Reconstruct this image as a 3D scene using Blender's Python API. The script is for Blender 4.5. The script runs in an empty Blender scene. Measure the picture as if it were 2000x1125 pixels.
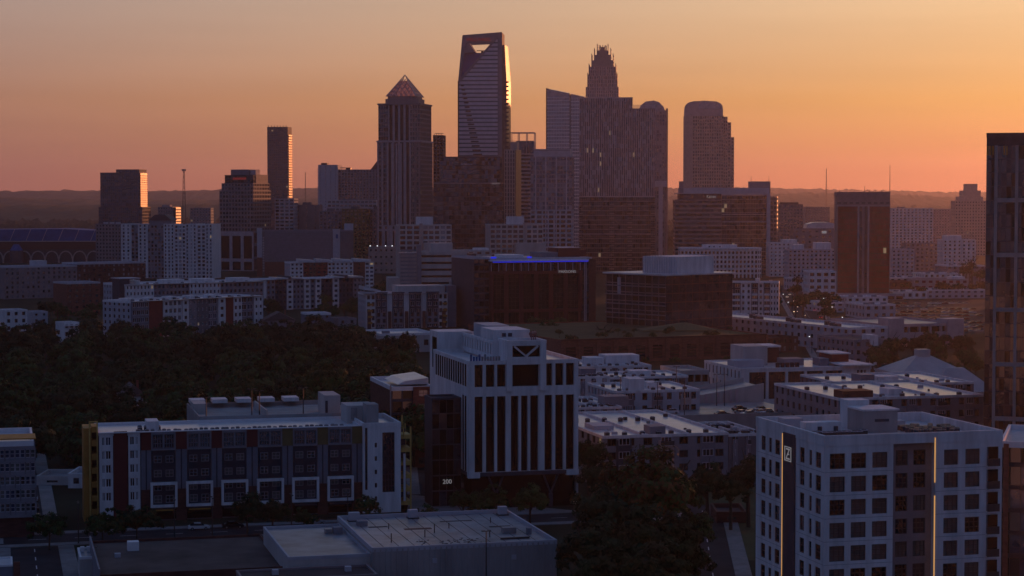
import bpy, math, random
import numpy as np
from mathutils import Vector, Matrix
R = math.radians
sc = bpy.context.scene
random.seed(7)
rng = np.random.default_rng(7)

# ------------------------------------------------------------------ camera
# long lens (about 70 mm) from a drone hovering 68 m above the ground
F, CX, CY, HZ, CAMH = 3900.0, 1000.0, 562.5, 386.0, 68.0
PITCH = math.atan((CY - HZ) / F)
cam = bpy.data.cameras.new('camera')
cam.sensor_width = 36.0
cam.lens = 36.0 * F / 2000.0
cam.clip_start = 1.0
cam.clip_end = 60000.0
camo = bpy.data.objects.new('camera', cam)
sc.collection.objects.link(camo)
camo.location = (0, 0, CAMH)
camo.rotation_euler = (math.pi / 2 - PITCH, 0, 0)
sc.camera = camo

# ------------------------------------------------------------------ world, sun, exposure
SUN_AZ, SUN_EL = R(28.0), R(2.4)        # clockwise from +Y (view axis), above the horizon
sc.render.engine = 'CYCLES'
sc.cycles.use_denoising = True
sc.cycles.max_bounces = 5
sc.cycles.diffuse_bounces = 2
sc.cycles.glossy_bounces = 3
sc.cycles.transmission_bounces = 2
sc.cycles.transparent_max_bounces = 4
sc.cycles.volume_bounces = 1
sc.cycles.caustics_reflective = False
sc.cycles.caustics_refractive = False
sc.view_settings.view_transform = 'Standard'
sc.view_settings.look = 'None'
sc.view_settings.gamma = 1.0
sc.view_settings.use_curve_mapping = False
sc.view_settings.exposure = 0.1

w = bpy.data.worlds.new('World')
sc.world = w
w.use_nodes = True
nt = w.node_tree
nt.nodes.clear()
def N(t, **k):
    n = nt.nodes.new(t)
    for a, b in k.items():
        setattr(n, a, b)
    return n
sky = N('ShaderNodeTexSky', sky_type='NISHITA')
sky.sun_disc = False
sky.sun_elevation = SUN_EL
sky.sun_rotation = SUN_AZ
sky.altitude = 200
sky.air_density = 1.6
sky.dust_density = 4.0
sky.ozone_density = 3.0
# the clear dusk sky: the physical sky above, warmed by the dusty air low over the horizon
tc = N('ShaderNodeTexCoord')
sep = N('ShaderNodeSeparateXYZ')
nt.links.new(tc.outputs['Generated'], sep.inputs[0])
def ramp(stops, src):
    r = N('ShaderNodeValToRGB')
    e = r.color_ramp.elements
    while len(e) < len(stops):
        e.new(0.5)
    for el, (p, c) in zip(e, stops):
        el.position = p
        el.color = (*c, 1)
    nt.links.new(src, r.inputs[0])
    return r.outputs[0]
def mixc(fac, a, b, mode='MIX'):
    m = N('ShaderNodeMix', data_type='RGBA', blend_type=mode)
    for sock, v in ((m.inputs[0], fac), (m.inputs[6], a), (m.inputs[7], b)):
        if hasattr(v, 'is_output'):
            nt.links.new(v, sock)
        else:
            sock.default_value = v
    return m.outputs[2]
def mth(op, a, b=None, c=None):
    m = N('ShaderNodeMath', operation=op)
    for s_, v in zip(m.inputs, (a, b, c)):
        if v is None:
            continue
        if hasattr(v, 'is_output'):
            nt.links.new(v, s_)
        else:
            s_.default_value = v
    return m.outputs[0]
dotn = N('ShaderNodeVectorMath', operation='DOT_PRODUCT')
nt.links.new(tc.outputs['Generated'], dotn.inputs[0])
dotn.inputs[1].default_value = (math.sin(SUN_AZ) * math.cos(SUN_EL), math.cos(SUN_AZ) * math.cos(SUN_EL), math.sin(SUN_EL))
el = mth('SQRT', mth('MAXIMUM', sep.outputs[2], 0.0))         # sqrt of height: spreads out the low sky
sunside = ramp(((0.0, (0.58, 0.180, 0.108)), (0.10, (0.55, 0.185, 0.098)), (0.22, (0.575, 0.262, 0.124)),
                (0.31, (0.560, 0.380, 0.280)), (0.42, (0.45, 0.37, 0.31)), (0.6, (0.13, 0.18, 0.28)), (1.0, (0.052, 0.098, 0.235))), el)
farside = ramp(((0.0, (0.052, 0.058, 0.115)), (0.3, (0.092, 0.096, 0.185)), (0.55, (0.066, 0.098, 0.215)), (1.0, (0.052, 0.098, 0.235))), el)
side = N('ShaderNodeMapRange', interpolation_type='SMOOTHSTEP')
side.inputs[1].default_value, side.inputs[2].default_value = 0.28, 1.0
nt.links.new(dotn.outputs['Value'], side.inputs[0])
dusk = mixc(side.outputs[0], farside, sunside)
glow = mth('POWER', mth('MAXIMUM', dotn.outputs['Value'], 0.0), 12.0)
glc = ramp(((0.0, (0.20, 0.035, 0.0)), (0.12, (0.24, 0.07, 0.0)), (0.22, (0.36, 0.22, 0.008)), (0.33, (0.44, 0.29, 0.05))), el)
gl = mixc(1.0, mixc(glow, (0, 0, 0, 1), (1, 1, 1, 1)), glc, 'MULTIPLY')
dusk = mixc(1.0, dusk, gl, 'ADD')
# faint streaks of high cirrus
mp = N('ShaderNodeMapping')
mp.inputs['Scale'].default_value = (2.0, 2.0, 30.0)
mp.inputs['Rotation'].default_value = (0.0, R(2.5), 0.0)
nz = N('ShaderNodeTexNoise')
nz.inputs['Scale'].default_value = 2.2
nz.inputs['Detail'].default_value = 3.0
nt.links.new(tc.outputs['Generated'], mp.inputs[0])
nt.links.new(mp.outputs[0], nz.inputs['Vector'])
st = mth('MULTIPLY_ADD', nz.outputs[0], 0.20, 0.90)
dusk = mixc(1.0, dusk, st, 'MULTIPLY')
nis = mixc(1.0, sky.outputs[0], (0.1, 0.1, 0.1, 1), 'MULTIPLY')      # sky texture at strength 0.1
fin = mixc(0.9, nis, dusk)
bg = N('ShaderNodeBackground')
bg.inputs['Strength'].default_value = 1.0
out = N('ShaderNodeOutputWorld')
nt.links.new(fin, bg.inputs[0])
nt.links.new(bg.outputs[0], out.inputs[0])

sl = bpy.data.lights.new('sun', 'SUN')
sl.energy = 2.2
sl.angle = R(0.6)
sl.color = (1.0, 0.33, 0.12)
so = bpy.data.objects.new('sun', sl)
sc.collection.objects.link(so)
sdir = Vector((math.sin(SUN_AZ) * math.cos(SUN_EL), math.cos(SUN_AZ) * math.cos(SUN_EL), math.sin(SUN_EL)))
so.rotation_euler = sdir.to_track_quat('Z', 'Y').to_euler()
so.location = (600, 900, 300)

# ------------------------------------------------------------------ geometry helpers
_cp, _sp = math.cos(PITCH), math.sin(PITCH)
def at(x, y, D):
    """world point at distance D (along +Y) seen in direction (x, y) of the surveyed view"""
    dx, dz = (x - CX) / F, (CY - y) / F
    dy, du = _cp + dz * _sp, -_sp + dz * _cp
    t = D / dy
    return Vector((dx * t, D, CAMH + du * t))
def zy(y, D):
    return at(CX, y, D).z
def gx(x, D):
    return (x - CX) / F * D
def dz_for(y, z):
    """distance at which height z appears on row y"""
    return (CAMH - z) * F / (y - HZ)

col = sc.collection
def link(o, parent=None):
    col.objects.link(o)
    if parent is not None:
        o.parent = parent
    return o
def tag(o, label=None, cat=None, group=None, kind=None):
    if label: o['label'] = label
    if cat: o['category'] = cat
    if group: o['group'] = group
    if kind: o['kind'] = kind
    return o
def thing(name, label, cat, loc=(0, 0, 0), rz=0.0, group=None):
    o = bpy.data.objects.new(name, None)
    o.empty_display_size = 1.0
    o.location = loc
    o.rotation_euler = (0, 0, rz)
    link(o)
    return tag(o, label, cat, group)
def copy_tree(o, parent=None):
    c = o.copy()
    link(c, parent)
    for ch in o.children:
        copy_tree(ch, c)
    return c

class MB:
    def __init__(s):
        s.v, s.f, s.m = [], [], []
    def quad(s, a, b, c, d, mi=0):
        i = len(s.v)
        s.v += [a, b, c, d]; s.f.append((i, i + 1, i + 2, i + 3)); s.m.append(mi)
    def poly(s, pts, mi=0):
        i = len(s.v)
        s.v += pts; s.f.append(tuple(range(i, i + len(pts)))); s.m.append(mi)
    def box(s, x0, x1, y0, y1, z0, z1, mi=0):
        i = len(s.v)
        s.v += [(x, y, z) for z in (z0, z1) for y in (y0, y1) for x in (x0, x1)]
        for q in ((0, 2, 3, 1), (4, 5, 7, 6), (0, 1, 5, 4), (2, 6, 7, 3), (0, 4, 6, 2), (1, 3, 7, 5)):
            s.f.append(tuple(i + k for k in q)); s.m.append(mi)
    def prism(s, pts, z0, z1, mi=0, mtop=None, top=None):
        """extrude a plan polygon (CCW); top: optional other polygon for the upper end"""
        n = len(pts); i = len(s.v); tp = top or pts
        s.v += [(p[0], p[1], z0) for p in pts] + [(p[0], p[1], z1) for p in tp]
        for k in range(n):
            j = (k + 1) % n
            s.f.append((i + k, i + j, i + n + j, i + n + k)); s.m.append(mi)
        s.f.append(tuple(i + n + k for k in range(n))); s.m.append(mi if mtop is None else mtop)
        s.f.append(tuple(i + k for k in reversed(range(n)))); s.m.append(mi)
    def slab(s, pts, v0, v1, mi=0):
        """extrude an elevation polygon (u, z) from v0 (front) to v1 (back)"""
        n = len(pts); i = len(s.v)
        s.v += [(p[0], v0, p[1]) for p in pts] + [(p[0], v1, p[1]) for p in pts]
        s.f.append(tuple(i + k for k in range(n))); s.m.append(mi)
        s.f.append(tuple(i + n + k for k in reversed(range(n)))); s.m.append(mi)
        for k in range(n):
            j = (k + 1) % n
            s.f.append((i + j, i + k, i + n + k, i + n + j)); s.m.append(mi)
    def tube(s, p, q, r0, r1=None, n=6, mi=0):
        r1 = r0 if r1 is None else r1
        p, q = Vector(p), Vector(q)
        a = (q - p).normalized()
        b = a.orthogonal().normalized(); c = a.cross(b)
        i = len(s.v)
        for o, r in ((p, r0), (q, r1)):
            for k in range(n):
                t = 2 * math.pi * k / n
                s.v.append(tuple(o + b * (r * math.cos(t)) + c * (r * math.sin(t))))
        for k in range(n):
            j = (k + 1) % n
            s.f.append((i + k, i + j, i + n + j, i + n + k)); s.m.append(mi)
        s.f.append(tuple(i + n + k for k in range(n))); s.m.append(mi)
        s.f.append(tuple(i + k for k in reversed(range(n)))); s.m.append(mi)
    def mesh(s, name, mats, smooth=False):
        me = bpy.data.meshes.new(name)
        me.from_pydata(s.v, [], s.f)
        for m in mats:
            me.materials.append(M[m])
        if len(mats) > 1:
            me.polygons.foreach_set('material_index', s.m)
        if smooth:
            me.polygons.foreach_set('use_smooth', [True] * len(s.f))
        me.update()
        return me
    def build(s, name, mats, parent=None, smooth=False, kind=None):
        if not s.f:
            return None
        if isinstance(mats, str):
            mats = [mats]
        o = bpy.data.objects.new(name, s.mesh(name, mats, smooth))
        link(o, parent)
        if kind: o['kind'] = kind
        return o

# ------------------------------------------------------------------ materials
M = {}
def mat(name, c, rough=0.85, var=0.18, scale=0.35, spec=0.3, metal=0.0, streak=0.0, bump=0.0, ior=1.45, fine=0.0):
    m = bpy.data.materials.new(name)
    m.use_nodes = True
    t = m.node_tree
    p = t.nodes['Principled BSDF']
    p.inputs['Roughness'].default_value = rough
    p.inputs['Specular IOR Level'].default_value = spec
    p.inputs['Metallic'].default_value = metal
    p.inputs['IOR'].default_value = ior
    g = t.nodes.new('ShaderNodeNewGeometry')
    n = t.nodes.new('ShaderNodeTexNoise')
    n.inputs['Scale'].default_value = scale
    n.inputs['Detail'].default_value = 6.0
    n.inputs['Roughness'].default_value = 0.65
    src = g.outputs['Position']
    if streak:
        mpn = t.nodes.new('ShaderNodeMapping')
        mpn.inputs['Scale'].default_value = (1, 1, streak)
        t.links.new(src, mpn.inputs[0]); src = mpn.outputs[0]
    t.links.new(src, n.inputs['Vector'])
    r = t.nodes.new('ShaderNodeValToRGB')
    lo = tuple(x * (1 - var * 1.6) for x in c); hi = tuple(min(1, x * (1 + var * 1.3)) for x in c)
    r.color_ramp.elements[0].position, r.color_ramp.elements[0].color = 0.28, (*lo, 1)
    r.color_ramp.elements[1].position, r.color_ramp.elements[1].color = 0.72, (*hi, 1)
    t.links.new(n.outputs[0], r.inputs[0])
    t.links.new(r.outputs[0], p.inputs['Base Color'])
    if bump:
        b = t.nodes.new('ShaderNodeBump')
        b.inputs['Strength'].default_value = bump
        b.inputs['Distance'].default_value = 0.3
        t.links.new(n.outputs[0], b.inputs['Height'])
        t.links.new(b.outputs[0], p.inputs['Normal'])
    M[name] = m
    return m
def emit(name, c, s):
    m = bpy.data.materials.new(name)
    m.use_nodes = True
    p = m.node_tree.nodes['Principled BSDF']
    p.inputs['Base Color'].default_value = (*[x * 0.3 for x in c], 1)
    p.inputs['Emission Color'].default_value = (*c, 1)
    p.inputs['Emission Strength'].default_value = s
    M[name] = m
def glass(name, c, rough=0.06, ior=1.8, wav=0.02):
    m = mat(name, c, rough, 0.35, 0.25, 0.5, 0.0, ior=ior)
    t = m.node_tree
    p = t.nodes['Principled BSDF']
    n = t.nodes.new('ShaderNodeTexNoise')
    n.inputs['Scale'].default_value = 0.5
    b = t.nodes.new('ShaderNodeBump')
    b.inputs['Strength'].default_value = wav
    b.inputs['Distance'].default_value = 1.0
    g = t.nodes.new('ShaderNodeNewGeometry')
    t.links.new(g.outputs['Position'], n.inputs['Vector'])
    t.links.new(n.outputs[0], b.inputs['Height'])
    t.links.new(b.outputs[0], p.inputs['Normal'])

mat('white_stucco', (0.62, 0.61, 0.62), 0.85, 0.17, 0.55, streak=0.14)
mat('white_metal', (0.66, 0.66, 0.68), 0.6, 0.08, 0.5)
mat('pale_panel', (0.40, 0.40, 0.44), 0.75, 0.10, 0.3)
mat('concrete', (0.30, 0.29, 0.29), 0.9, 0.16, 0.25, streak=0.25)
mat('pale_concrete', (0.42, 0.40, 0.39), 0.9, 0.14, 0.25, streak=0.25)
mat('grey_panel', (0.20, 0.20, 0.23), 0.75, 0.12, 0.3)
mat('mid_grey', (0.13, 0.13, 0.15), 0.75, 0.12, 0.3)
mat('charcoal', (0.05, 0.052, 0.07), 0.7, 0.2, 0.4)
mat('navy_panel', (0.020, 0.028, 0.045), 0.6, 0.2, 0.4)
mat('blue_grey', (0.15, 0.165, 0.205), 0.7, 0.12, 0.4)
mat('brick', (0.17, 0.065, 0.05), 0.9, 0.25, 0.5, streak=3.0)
mat('dark_brick', (0.085, 0.036, 0.032), 0.9, 0.25, 0.5, streak=3.0)
mat('red_panel', (0.20, 0.035, 0.03), 0.7, 0.12, 0.4)
mat('oxblood', (0.11, 0.022, 0.022), 0.7, 0.12, 0.4)
mat('olive_panel', (0.13, 0.11, 0.045), 0.7, 0.12, 0.4)
mat('granite', (0.21, 0.175, 0.185), 0.6, 0.14, 0.3)
mat('rose_granite', (0.40, 0.33, 0.35), 0.6, 0.14, 0.3)
mat('tan_stone', (0.38, 0.31, 0.29), 0.8, 0.14, 0.3)
mat('ochre', (0.42, 0.21, 0.045), 0.7, 0.14, 0.5)
mat('yellow_steel', (0.55, 0.36, 0.10), 0.6, 0.12, 0.8)
mat('grey_metal', (0.22, 0.22, 0.23), 0.45, 0.15, 0.5, 0.5)
mat('dark_metal', (0.03, 0.03, 0.034), 0.5, 0.2, 0.8, 0.5)
mat('silver_louvre', (0.52, 0.50, 0.55), 0.5, 0.1, 0.2, 0.5)
mat('roof_white', (0.52, 0.52, 0.54), 0.30, 0.18, 0.16, 0.5, bump=0.08)
mat('roof_grey', (0.23, 0.23, 0.25), 0.42, 0.42, 0.14, 0.5, bump=0.1)
mat('roof_dark', (0.06, 0.05, 0.055), 0.9, 0.4, 0.1, bump=0.1)
mat('roof_brown', (0.075, 0.06, 0.06), 0.85, 0.4, 0.09, bump=0.1)
mat('shingle', (0.09, 0.085, 0.09), 0.9, 0.2, 0.6, streak=4)
mat('standing_seam', (0.36, 0.35, 0.36), 0.5, 0.12, 0.2)
mat('asphalt', (0.036, 0.036, 0.042), 0.95, 0.25, 0.15, 0.1)
mat('pavement', (0.20, 0.19, 0.19), 0.9, 0.2, 0.3)
mat('paint_white', (0.55, 0.55, 0.55), 0.8, 0.2, 0.8)
mat('grass', (0.035, 0.05, 0.02), 0.95, 0.35, 0.1, bump=0.3)
mat('terrain', (0.026, 0.032, 0.022), 0.98, 0.4, 0.02, 0.05)
mat('far_canopy', (0.026, 0.032, 0.020), 0.95, 0.4, 0.015)
mat('bark', (0.06, 0.045, 0.035), 0.95, 0.25, 2.0)
mat('leaf_green', (0.021, 0.070, 0.016), 0.8, 0.45, 0.22, 0.3)
mat('leaf_deep', (0.009, 0.032, 0.009), 0.8, 0.45, 0.22, 0.3)
mat('leaf_olive', (0.040, 0.068, 0.013), 0.8, 0.45, 0.22, 0.3)
mat('leaf_rust', (0.085, 0.045, 0.013), 0.8, 0.45, 0.22, 0.3)
mat('seat_blue', (0.028, 0.085, 0.25), 0.7, 0.25, 0.1)
mat('copper', (0.25, 0.09, 0.07), 0.4, 0.2, 0.3, 0.6)
mat('tyre', (0.015, 0.015, 0.016), 0.9, 0.2, 3.0)
mat('car_white', (0.62, 0.62, 0.63), 0.14, 0.03, 1.0, 0.5)
mat('car_silver', (0.30, 0.31, 0.33), 0.14, 0.03, 1.0, 0.5)
mat('car_black', (0.02, 0.02, 0.023), 0.12, 0.03, 1.0, 0.5)
mat('car_red', (0.20, 0.02, 0.02), 0.28, 0.03, 1.0, 0.5)
glass('glass_black', (0.004, 0.0035, 0.006), 0.08, 1.38)
glass('glass_dark', (0.020, 0.022, 0.034), 0.07, 2.0)
glass('glass_blue', (0.025, 0.042, 0.09), 0.07, 2.0)
glass('glass_grey', (0.21, 0.21, 0.25), 0.10, 2.2)
glass('glass_green', (0.085, 0.098, 0.10), 0.12, 1.7)
glass('glass_warm', (0.036, 0.030, 0.042), 0.08, 1.75)
glass('glass_painted_sheen', (0.20, 0.014, 0.018), 0.10, 1.6)  # red of the sunset reflection and flare painted into the base colour
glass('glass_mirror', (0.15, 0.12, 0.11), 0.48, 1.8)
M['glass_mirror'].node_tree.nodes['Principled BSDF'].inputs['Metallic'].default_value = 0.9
def tinted_glass(name, c, fac):
    m = bpy.data.materials.new(name)
    m.use_nodes = True
    t = m.node_tree
    p = t.nodes['Principled BSDF']
    p.inputs['Base Color'].default_value = (c[0] * .4, c[1] * .4, c[2] * .4, 1)
    p.inputs['Roughness'].default_value = 0.15
    tr = t.nodes.new('ShaderNodeBsdfTransparent')
    tr.inputs[0].default_value = (*c, 1)
    nz_ = t.nodes.new('ShaderNodeTexNoise')
    nz_.inputs['Scale'].default_value = 0.3
    mr = t.nodes.new('ShaderNodeMapRange')
    mr.inputs[3].default_value, mr.inputs[4].default_value = fac - .12, fac + .12
    g = t.nodes.new('ShaderNodeNewGeometry')
    t.links.new(g.outputs['Position'], nz_.inputs['Vector'])
    t.links.new(nz_.outputs[0], mr.inputs[0])
    mx = t.nodes.new('ShaderNodeMixShader')
    t.links.new(mr.outputs[0], mx.inputs[0])
    t.links.new(p.outputs[0], mx.inputs[1])
    t.links.new(tr.outputs[0], mx.inputs[2])
    t.links.new(mx.outputs[0], t.nodes['Material Output'].inputs[0])
    M[name] = m
tinted_glass('rose_glass', (0.82, 0.58, 0.60), 0.55)
emit('lit_window', (1.0, 0.72, 0.42), 0.16)
emit('lamp_warm', (1.0, 0.75, 0.45), 2.2)
emit('lamp_white', (0.9, 0.95, 1.0), 1.6)
emit('lamp_red', (1.0, 0.08, 0.04), 1.5)
emit('led_blue', (0.015, 0.04, 1.0), 0.5)
emit('led_amber', (1.0, 0.50, 0.16), 0.5)
emit('sign_white', (0.9, 0.88, 0.92), 0.14)
emit('sign_red', (1.0, 0.10, 0.08), 0.10)

# ------------------------------------------------------------------ parts shared by all buildings
_unit = {}
def bx(name, parent, x0, x1, y0, y1, z0, z1, m):
    """a box-shaped part; alike boxes share one mesh"""
    if m not in _unit:
        q = MB(); q.box(-.5, .5, -.5, .5, 0, 1)
        _unit[m] = q.mesh('box_' + m, [m])
    o = bpy.data.objects.new(name, _unit[m])
    link(o, parent)
    o.location = ((x0 + x1) / 2, (y0 + y1) / 2, z0)
    o.scale = (abs(x1 - x0), abs(y1 - y0), z1 - z0)
    return o

_win = {}
def win_mesh(wd, h, style, frame, gl):
    """window: glass pane, frame and glazing bars (x right, -y outward, z up, origin bottom left)"""
    k = (round(wd, 2), round(h, 2), style, frame, gl)
    if k in _win:
        return _win[k]
    q = MB()
    pn = MB()
    t = 0.12
    pn.quad((0, 0, 0), (wd, 0, 0), (wd, 0, h), (0, 0, h))
    for a in ((0, t, 0, h), (wd - t, wd, 0, h), (t, wd - t, 0, t), (t, wd - t, h - t, h)):
        q.box(a[0], a[1], -0.10, 0.01, a[2], a[3], 0)
    nx, nz = style
    for i in range(1, nx):
        c = wd * i / nx; q.box(c - .06, c + .06, -0.08, 0.01, t, h - t, 0)
    for j in range(1, nz):
        c = h * j / nz; q.box(t, wd - t, -0.07, 0.01, c - .055, c + .055, 0)
    _win[k] = (q.mesh('window', [frame]), pn.mesh('pane', [gl]))
    return _win[k]

ROT = {'F': 0, 'R': math.pi / 2, 'B': math.pi, 'L': -math.pi / 2}
class Bld:
    def __init__(s, name, label, cat, x0, D0, x1, D1, dep, group=None, z0=0.0):
        p, q = Vector((gx(x0, D0), D0)), Vector((gx(x1, D1), D1))
        s.p, s.D, s.dep = p, D0, dep
        s.W = (q - p).length
        s.d = (q - p).normalized()
        s.rz = math.atan2(s.d.y, s.d.x)
        s.root = thing(name, label, cat, (p.x, p.y, z0), s.rz, group)
        s.z0 = z0
        s.wall, s.wm, s.gl, s.gm = MB(), [], MB(), []
    def Z(s, y, x=None):
        D = s.D if x is None else (s.p + s.d * s.U(x)).y
        return zy(y, D) - s.z0
    def U(s, x):
        k = (x - CX) / F                     # where the sight line meets the front line
        return (k * s.p.y - s.p.x) / (s.d.x - k * s.d.y)
    def wi(s, m):
        if m not in s.wm: s.wm.append(m)
        return s.wm.index(m)
    def gi(s, m):
        if m not in s.gm: s.gm.append(m)
        return s.gm.index(m)
    def fm(s, bk, face):
        u0, u1, v0, v1 = bk
        if face == 'F': return u1 - u0, lambda a, n, z: (u0 + a, v0 - n, z)
        if face == 'R': return v1 - v0, lambda a, n, z: (u1 + n, v0 + a, z)
        if face == 'B': return u1 - u0, lambda a, n, z: (u1 - a, v1 + n, z)
        return v1 - v0, lambda a, n, z: (u0 - n, v1 - a, z)
    def holes(s, bk, face, z0, z1, ops, rev, m, s0=0.0, s1=None):
        S, f = s.fm(bk, face)
        s1 = S if s1 is None else s1
        mi = s.wi(m); mb = s.wall
        us = sorted({round(v, 3) for o in ops for v in o[:2]} | {round(s0, 3), round(s1, 3)})
        zs = sorted({round(v, 3) for o in ops for v in o[2:4]} | {round(z0, 3), round(z1, 3)})
        iu = {v: i for i, v in enumerate(us)}; iz = {v: i for i, v in enumerate(zs)}
        occ = np.zeros((len(us) - 1, len(zs) - 1), bool)
        for a, b, c, d in ops:
            occ[iu[round(a, 3)]:iu[round(b, 3)], iz[round(c, 3)]:iz[round(d, 3)]] = True
        for j in range(len(zs) - 1):
            i = 0
            while i < len(us) - 1:
                if occ[i, j]:
                    i += 1; continue
                k = i
                while k < len(us) - 1 and not occ[k, j]: k += 1
                mb.quad(f(us[i], 0, zs[j]), f(us[k], 0, zs[j]), f(us[k], 0, zs[j + 1]), f(us[i], 0, zs[j + 1]), mi)
                i = k
        for a, b, c, d in ops:
            mb.quad(f(a, 0, c), f(b, 0, c), f(b, -rev, c), f(a, -rev, c), mi)
            mb.quad(f(b, 0, d), f(a, 0, d), f(a, -rev, d), f(b, -rev, d), mi)
            mb.quad(f(a, 0, d), f(a, 0, c), f(a, -rev, c), f(a, -rev, d), mi)
            mb.quad(f(b, 0, c), f(b, 0, d), f(b, -rev, d), f(b, -rev, c), mi)
    def pane(s, bk, face, a, b, c, d, n, gl, tilt=0.006):
        S, f = s.fm(bk, face)
        ta, tb = random.gauss(0, tilt), random.gauss(0, tilt)
        ca, cb = (a + b) / 2, (c + d) / 2
        g = lambda u, z: f(u, n + ta * (u - ca) + tb * (z - cb), z)
        s.gl.quad(g(a, c), g(b, c), g(b, d), g(a, d), s.gi(gl))
    def window(s, bk, face, a, b, c, d, n, style=(2, 2), frame='dark_metal', gl='glass_dark', name='window'):
        S, f = s.fm(bk, face)
        fr_, pn_ = win_mesh(b - a, d - c, style, frame, gl)
        o = bpy.data.objects.new(name, fr_)
        link(o, s.root)
        link(bpy.data.objects.new('pane', pn_), o)
        o.location = f(a, n, c)
        o.rotation_euler = (0, 0, ROT[face])
        return o
    def grid(s, bk, face, z0, z1, bay=3.0, fl=3.5, fw=0.6, fh=0.55, rev=0.3, wall='concrete', gl=('glass_dark',),
             s0=0.0, s1=None, lit=0.004, each=False, style=(2, 2), frame='dark_metal', mg=0.0, sill=0.5, cols=None, rows=None, tilt=0.006):
        """facade with one recessed opening per bay and floor"""
        S, f = s.fm(bk, face)
        s1 = S if s1 is None else s1
        nc = cols or max(1, round((s1 - s0 - 2 * mg) / bay)); nr = rows or max(1, round((z1 - z0) / fl))
        bw = (s1 - s0 - 2 * mg) / nc; rh = (z1 - z0) / nr
        ops = []
        for j in range(nr):
            for i in range(nc):
                a = s0 + mg + bw * (i + (1 - fw) / 2); b = a + bw * fw
                c = z0 + rh * (j + (1 - fh) * sill); d = c + rh * fh
                ops.append((a, b, c, d))
                g = random.choice(gl)
                if each:
                    s.window(bk, face, a, b, c, d, -rev + 0.002, style, frame, 'lit_window' if random.random() < lit * 2 else g)
                else:
                    s.pane(bk, face, a, b, c, d, -rev + 0.02, 'lit_window' if random.random() < lit and b - a < 2.4 else g, tilt)
        if fw > 0.995:      # ribbon windows: one opening per floor
            rows_ = sorted({(o[2], o[3]) for o in ops})
            ops = [(s0 + mg + 0.001, s1 - mg - 0.001, c, d) for c, d in rows_]
        elif fh > 0.995:    # full-height strips between piers
            cols_ = sorted({(o[0], o[1]) for o in ops})
            ops = [(a, b, z0 + 0.001, z1 - 0.001) for a, b in cols_]
        s.holes(bk, face, z0, z1, ops, rev, wall, s0, s1)
    def plain(s, bk, face, z0, z1, m, s0=0.0, s1=None):
        S, f = s.fm(bk, face)
        s1 = S if s1 is None else s1
        s.wall.quad(f(s0, 0, z0), f(s1, 0, z0), f(s1, 0, z1), f(s0, 0, z1), s.wi(m))
    def roof(s, bk, z1, m='roof_grey', pm='concrete', ph=0.9, th=0.4):
        u0, u1, v0, v1 = bk
        q = MB()
        q.quad((u0 + .02, v0 + .02, z1 - ph), (u1 - .02, v0 + .02, z1 - ph), (u1 - .02, v1 - .02, z1 - ph), (u0 + .02, v1 - .02, z1 - ph))
        r = q.build('roof', m, s.root)
        e = 0.06
        for a in ((u0 - e, u1 + e, v0 - e, v0 + th), (u0 - e, u1 + e, v1 - th, v1 + e), (u0 - e, u0 + th, v0 + th, v1 - th), (u1 - th, u1 + e, v0 + th, v1 - th)):
            bx('parapet', s.root, *a, z1 - ph - 0.1, z1 + 0.05, pm)
        return r
    def mass(s, bk, z0, z1, st, faces='FLR', roof='roof_grey', pm=None, ph=0.9, back='concrete'):
        """one block of the building: facade grid on the given faces, plain walls elsewhere, flat roof"""
        for fc in 'FLRB':
            if fc in faces:
                s.grid(bk, fc, z0, z1 - 0.0, **st)
            else:
                s.plain(bk, fc, z0, z1, st.get('wall', back))
        s.roof(bk, z1, roof, pm or st.get('wall', 'concrete'), ph)
    def B(s, name, bk, z0, z1, m):
        return bx(name, s.root, bk[0], bk[1], bk[2], bk[3], z0, z1, m)
    def done(s, win='window_panes'):
        if s.wm: s.wall.build('wall', s.wm, s.root)
        if s.gm: s.gl.build(win, s.gm, s.root, kind='stuff')
        return s
    def world(s, u, v, z=0.0):
        c, n = s.d.x, s.d.y
        return Vector((s.p.x + c * u - n * v, s.p.y + n * u + c * v, s.z0 + z))

def text_mesh(txt, size, depth, m, key={}):
    k = (txt, size, m)
    if k not in key:
        cu = bpy.data.curves.new('lettering', 'FONT')
        cu.body = txt
        cu.size = size
        cu.extrude = depth
        cu.resolution_u = 3
        o = bpy.data.objects.new('lettering', cu)
        col.objects.link(o)
        dg = bpy.context.evaluated_depsgraph_get()
        me = bpy.data.meshes.new_from_object(o.evaluated_get(dg))
        me.name = 'lettering'
        bpy.data.objects.remove(o)
        me.materials.clear()
        me.materials.append(M[m])
        key[k] = me
    return key[k]
def letters(b, txt, face, bk, s_, z, size, m, n=0.25, width=None, name='sign_lettering'):
    S, f = b.fm(bk, face)
    o = bpy.data.objects.new(name, text_mesh(txt, size, 0.1, m))
    link(o, b.root)
    o.location = f(s_, n, z)
    o.rotation_euler = (math.pi / 2, 0, ROT[face])
    if width:
        o.scale = (width / max(o.data.vertices[0].co.x * 0 + max(v.co.x for v in o.data.vertices), 0.01), 1, 1)
    return o

# ------------------------------------------------------------------ the setting
def structure(o):
    o['kind'] = 'structure'
    return o
def sheet(name, pts, z, m, th=None):
    q = MB()
    if th:
        q.prism(pts, z - th, z)
    else:
        q.poly([(p[0], p[1], z) for p in pts])
    return structure(q.build(name, m))

def ground_sheet():
    q = MB()
    ys = [-250, 250, 700, 1300, 2200, 3500, 5500, 8000, 12900]
    xs = [-6800, -3000, -1200, -400, 0, 400, 1200, 3000, 6800]
    for j in range(len(ys) - 1):
        for i in range(len(xs) - 1):
            q.quad((xs[i], ys[j], 0), (xs[i + 1], ys[j], 0), (xs[i + 1], ys[j + 1], 0), (xs[i], ys[j + 1], 0))
    return structure(q.build('ground', 'terrain'))
ground_sheet()

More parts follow.
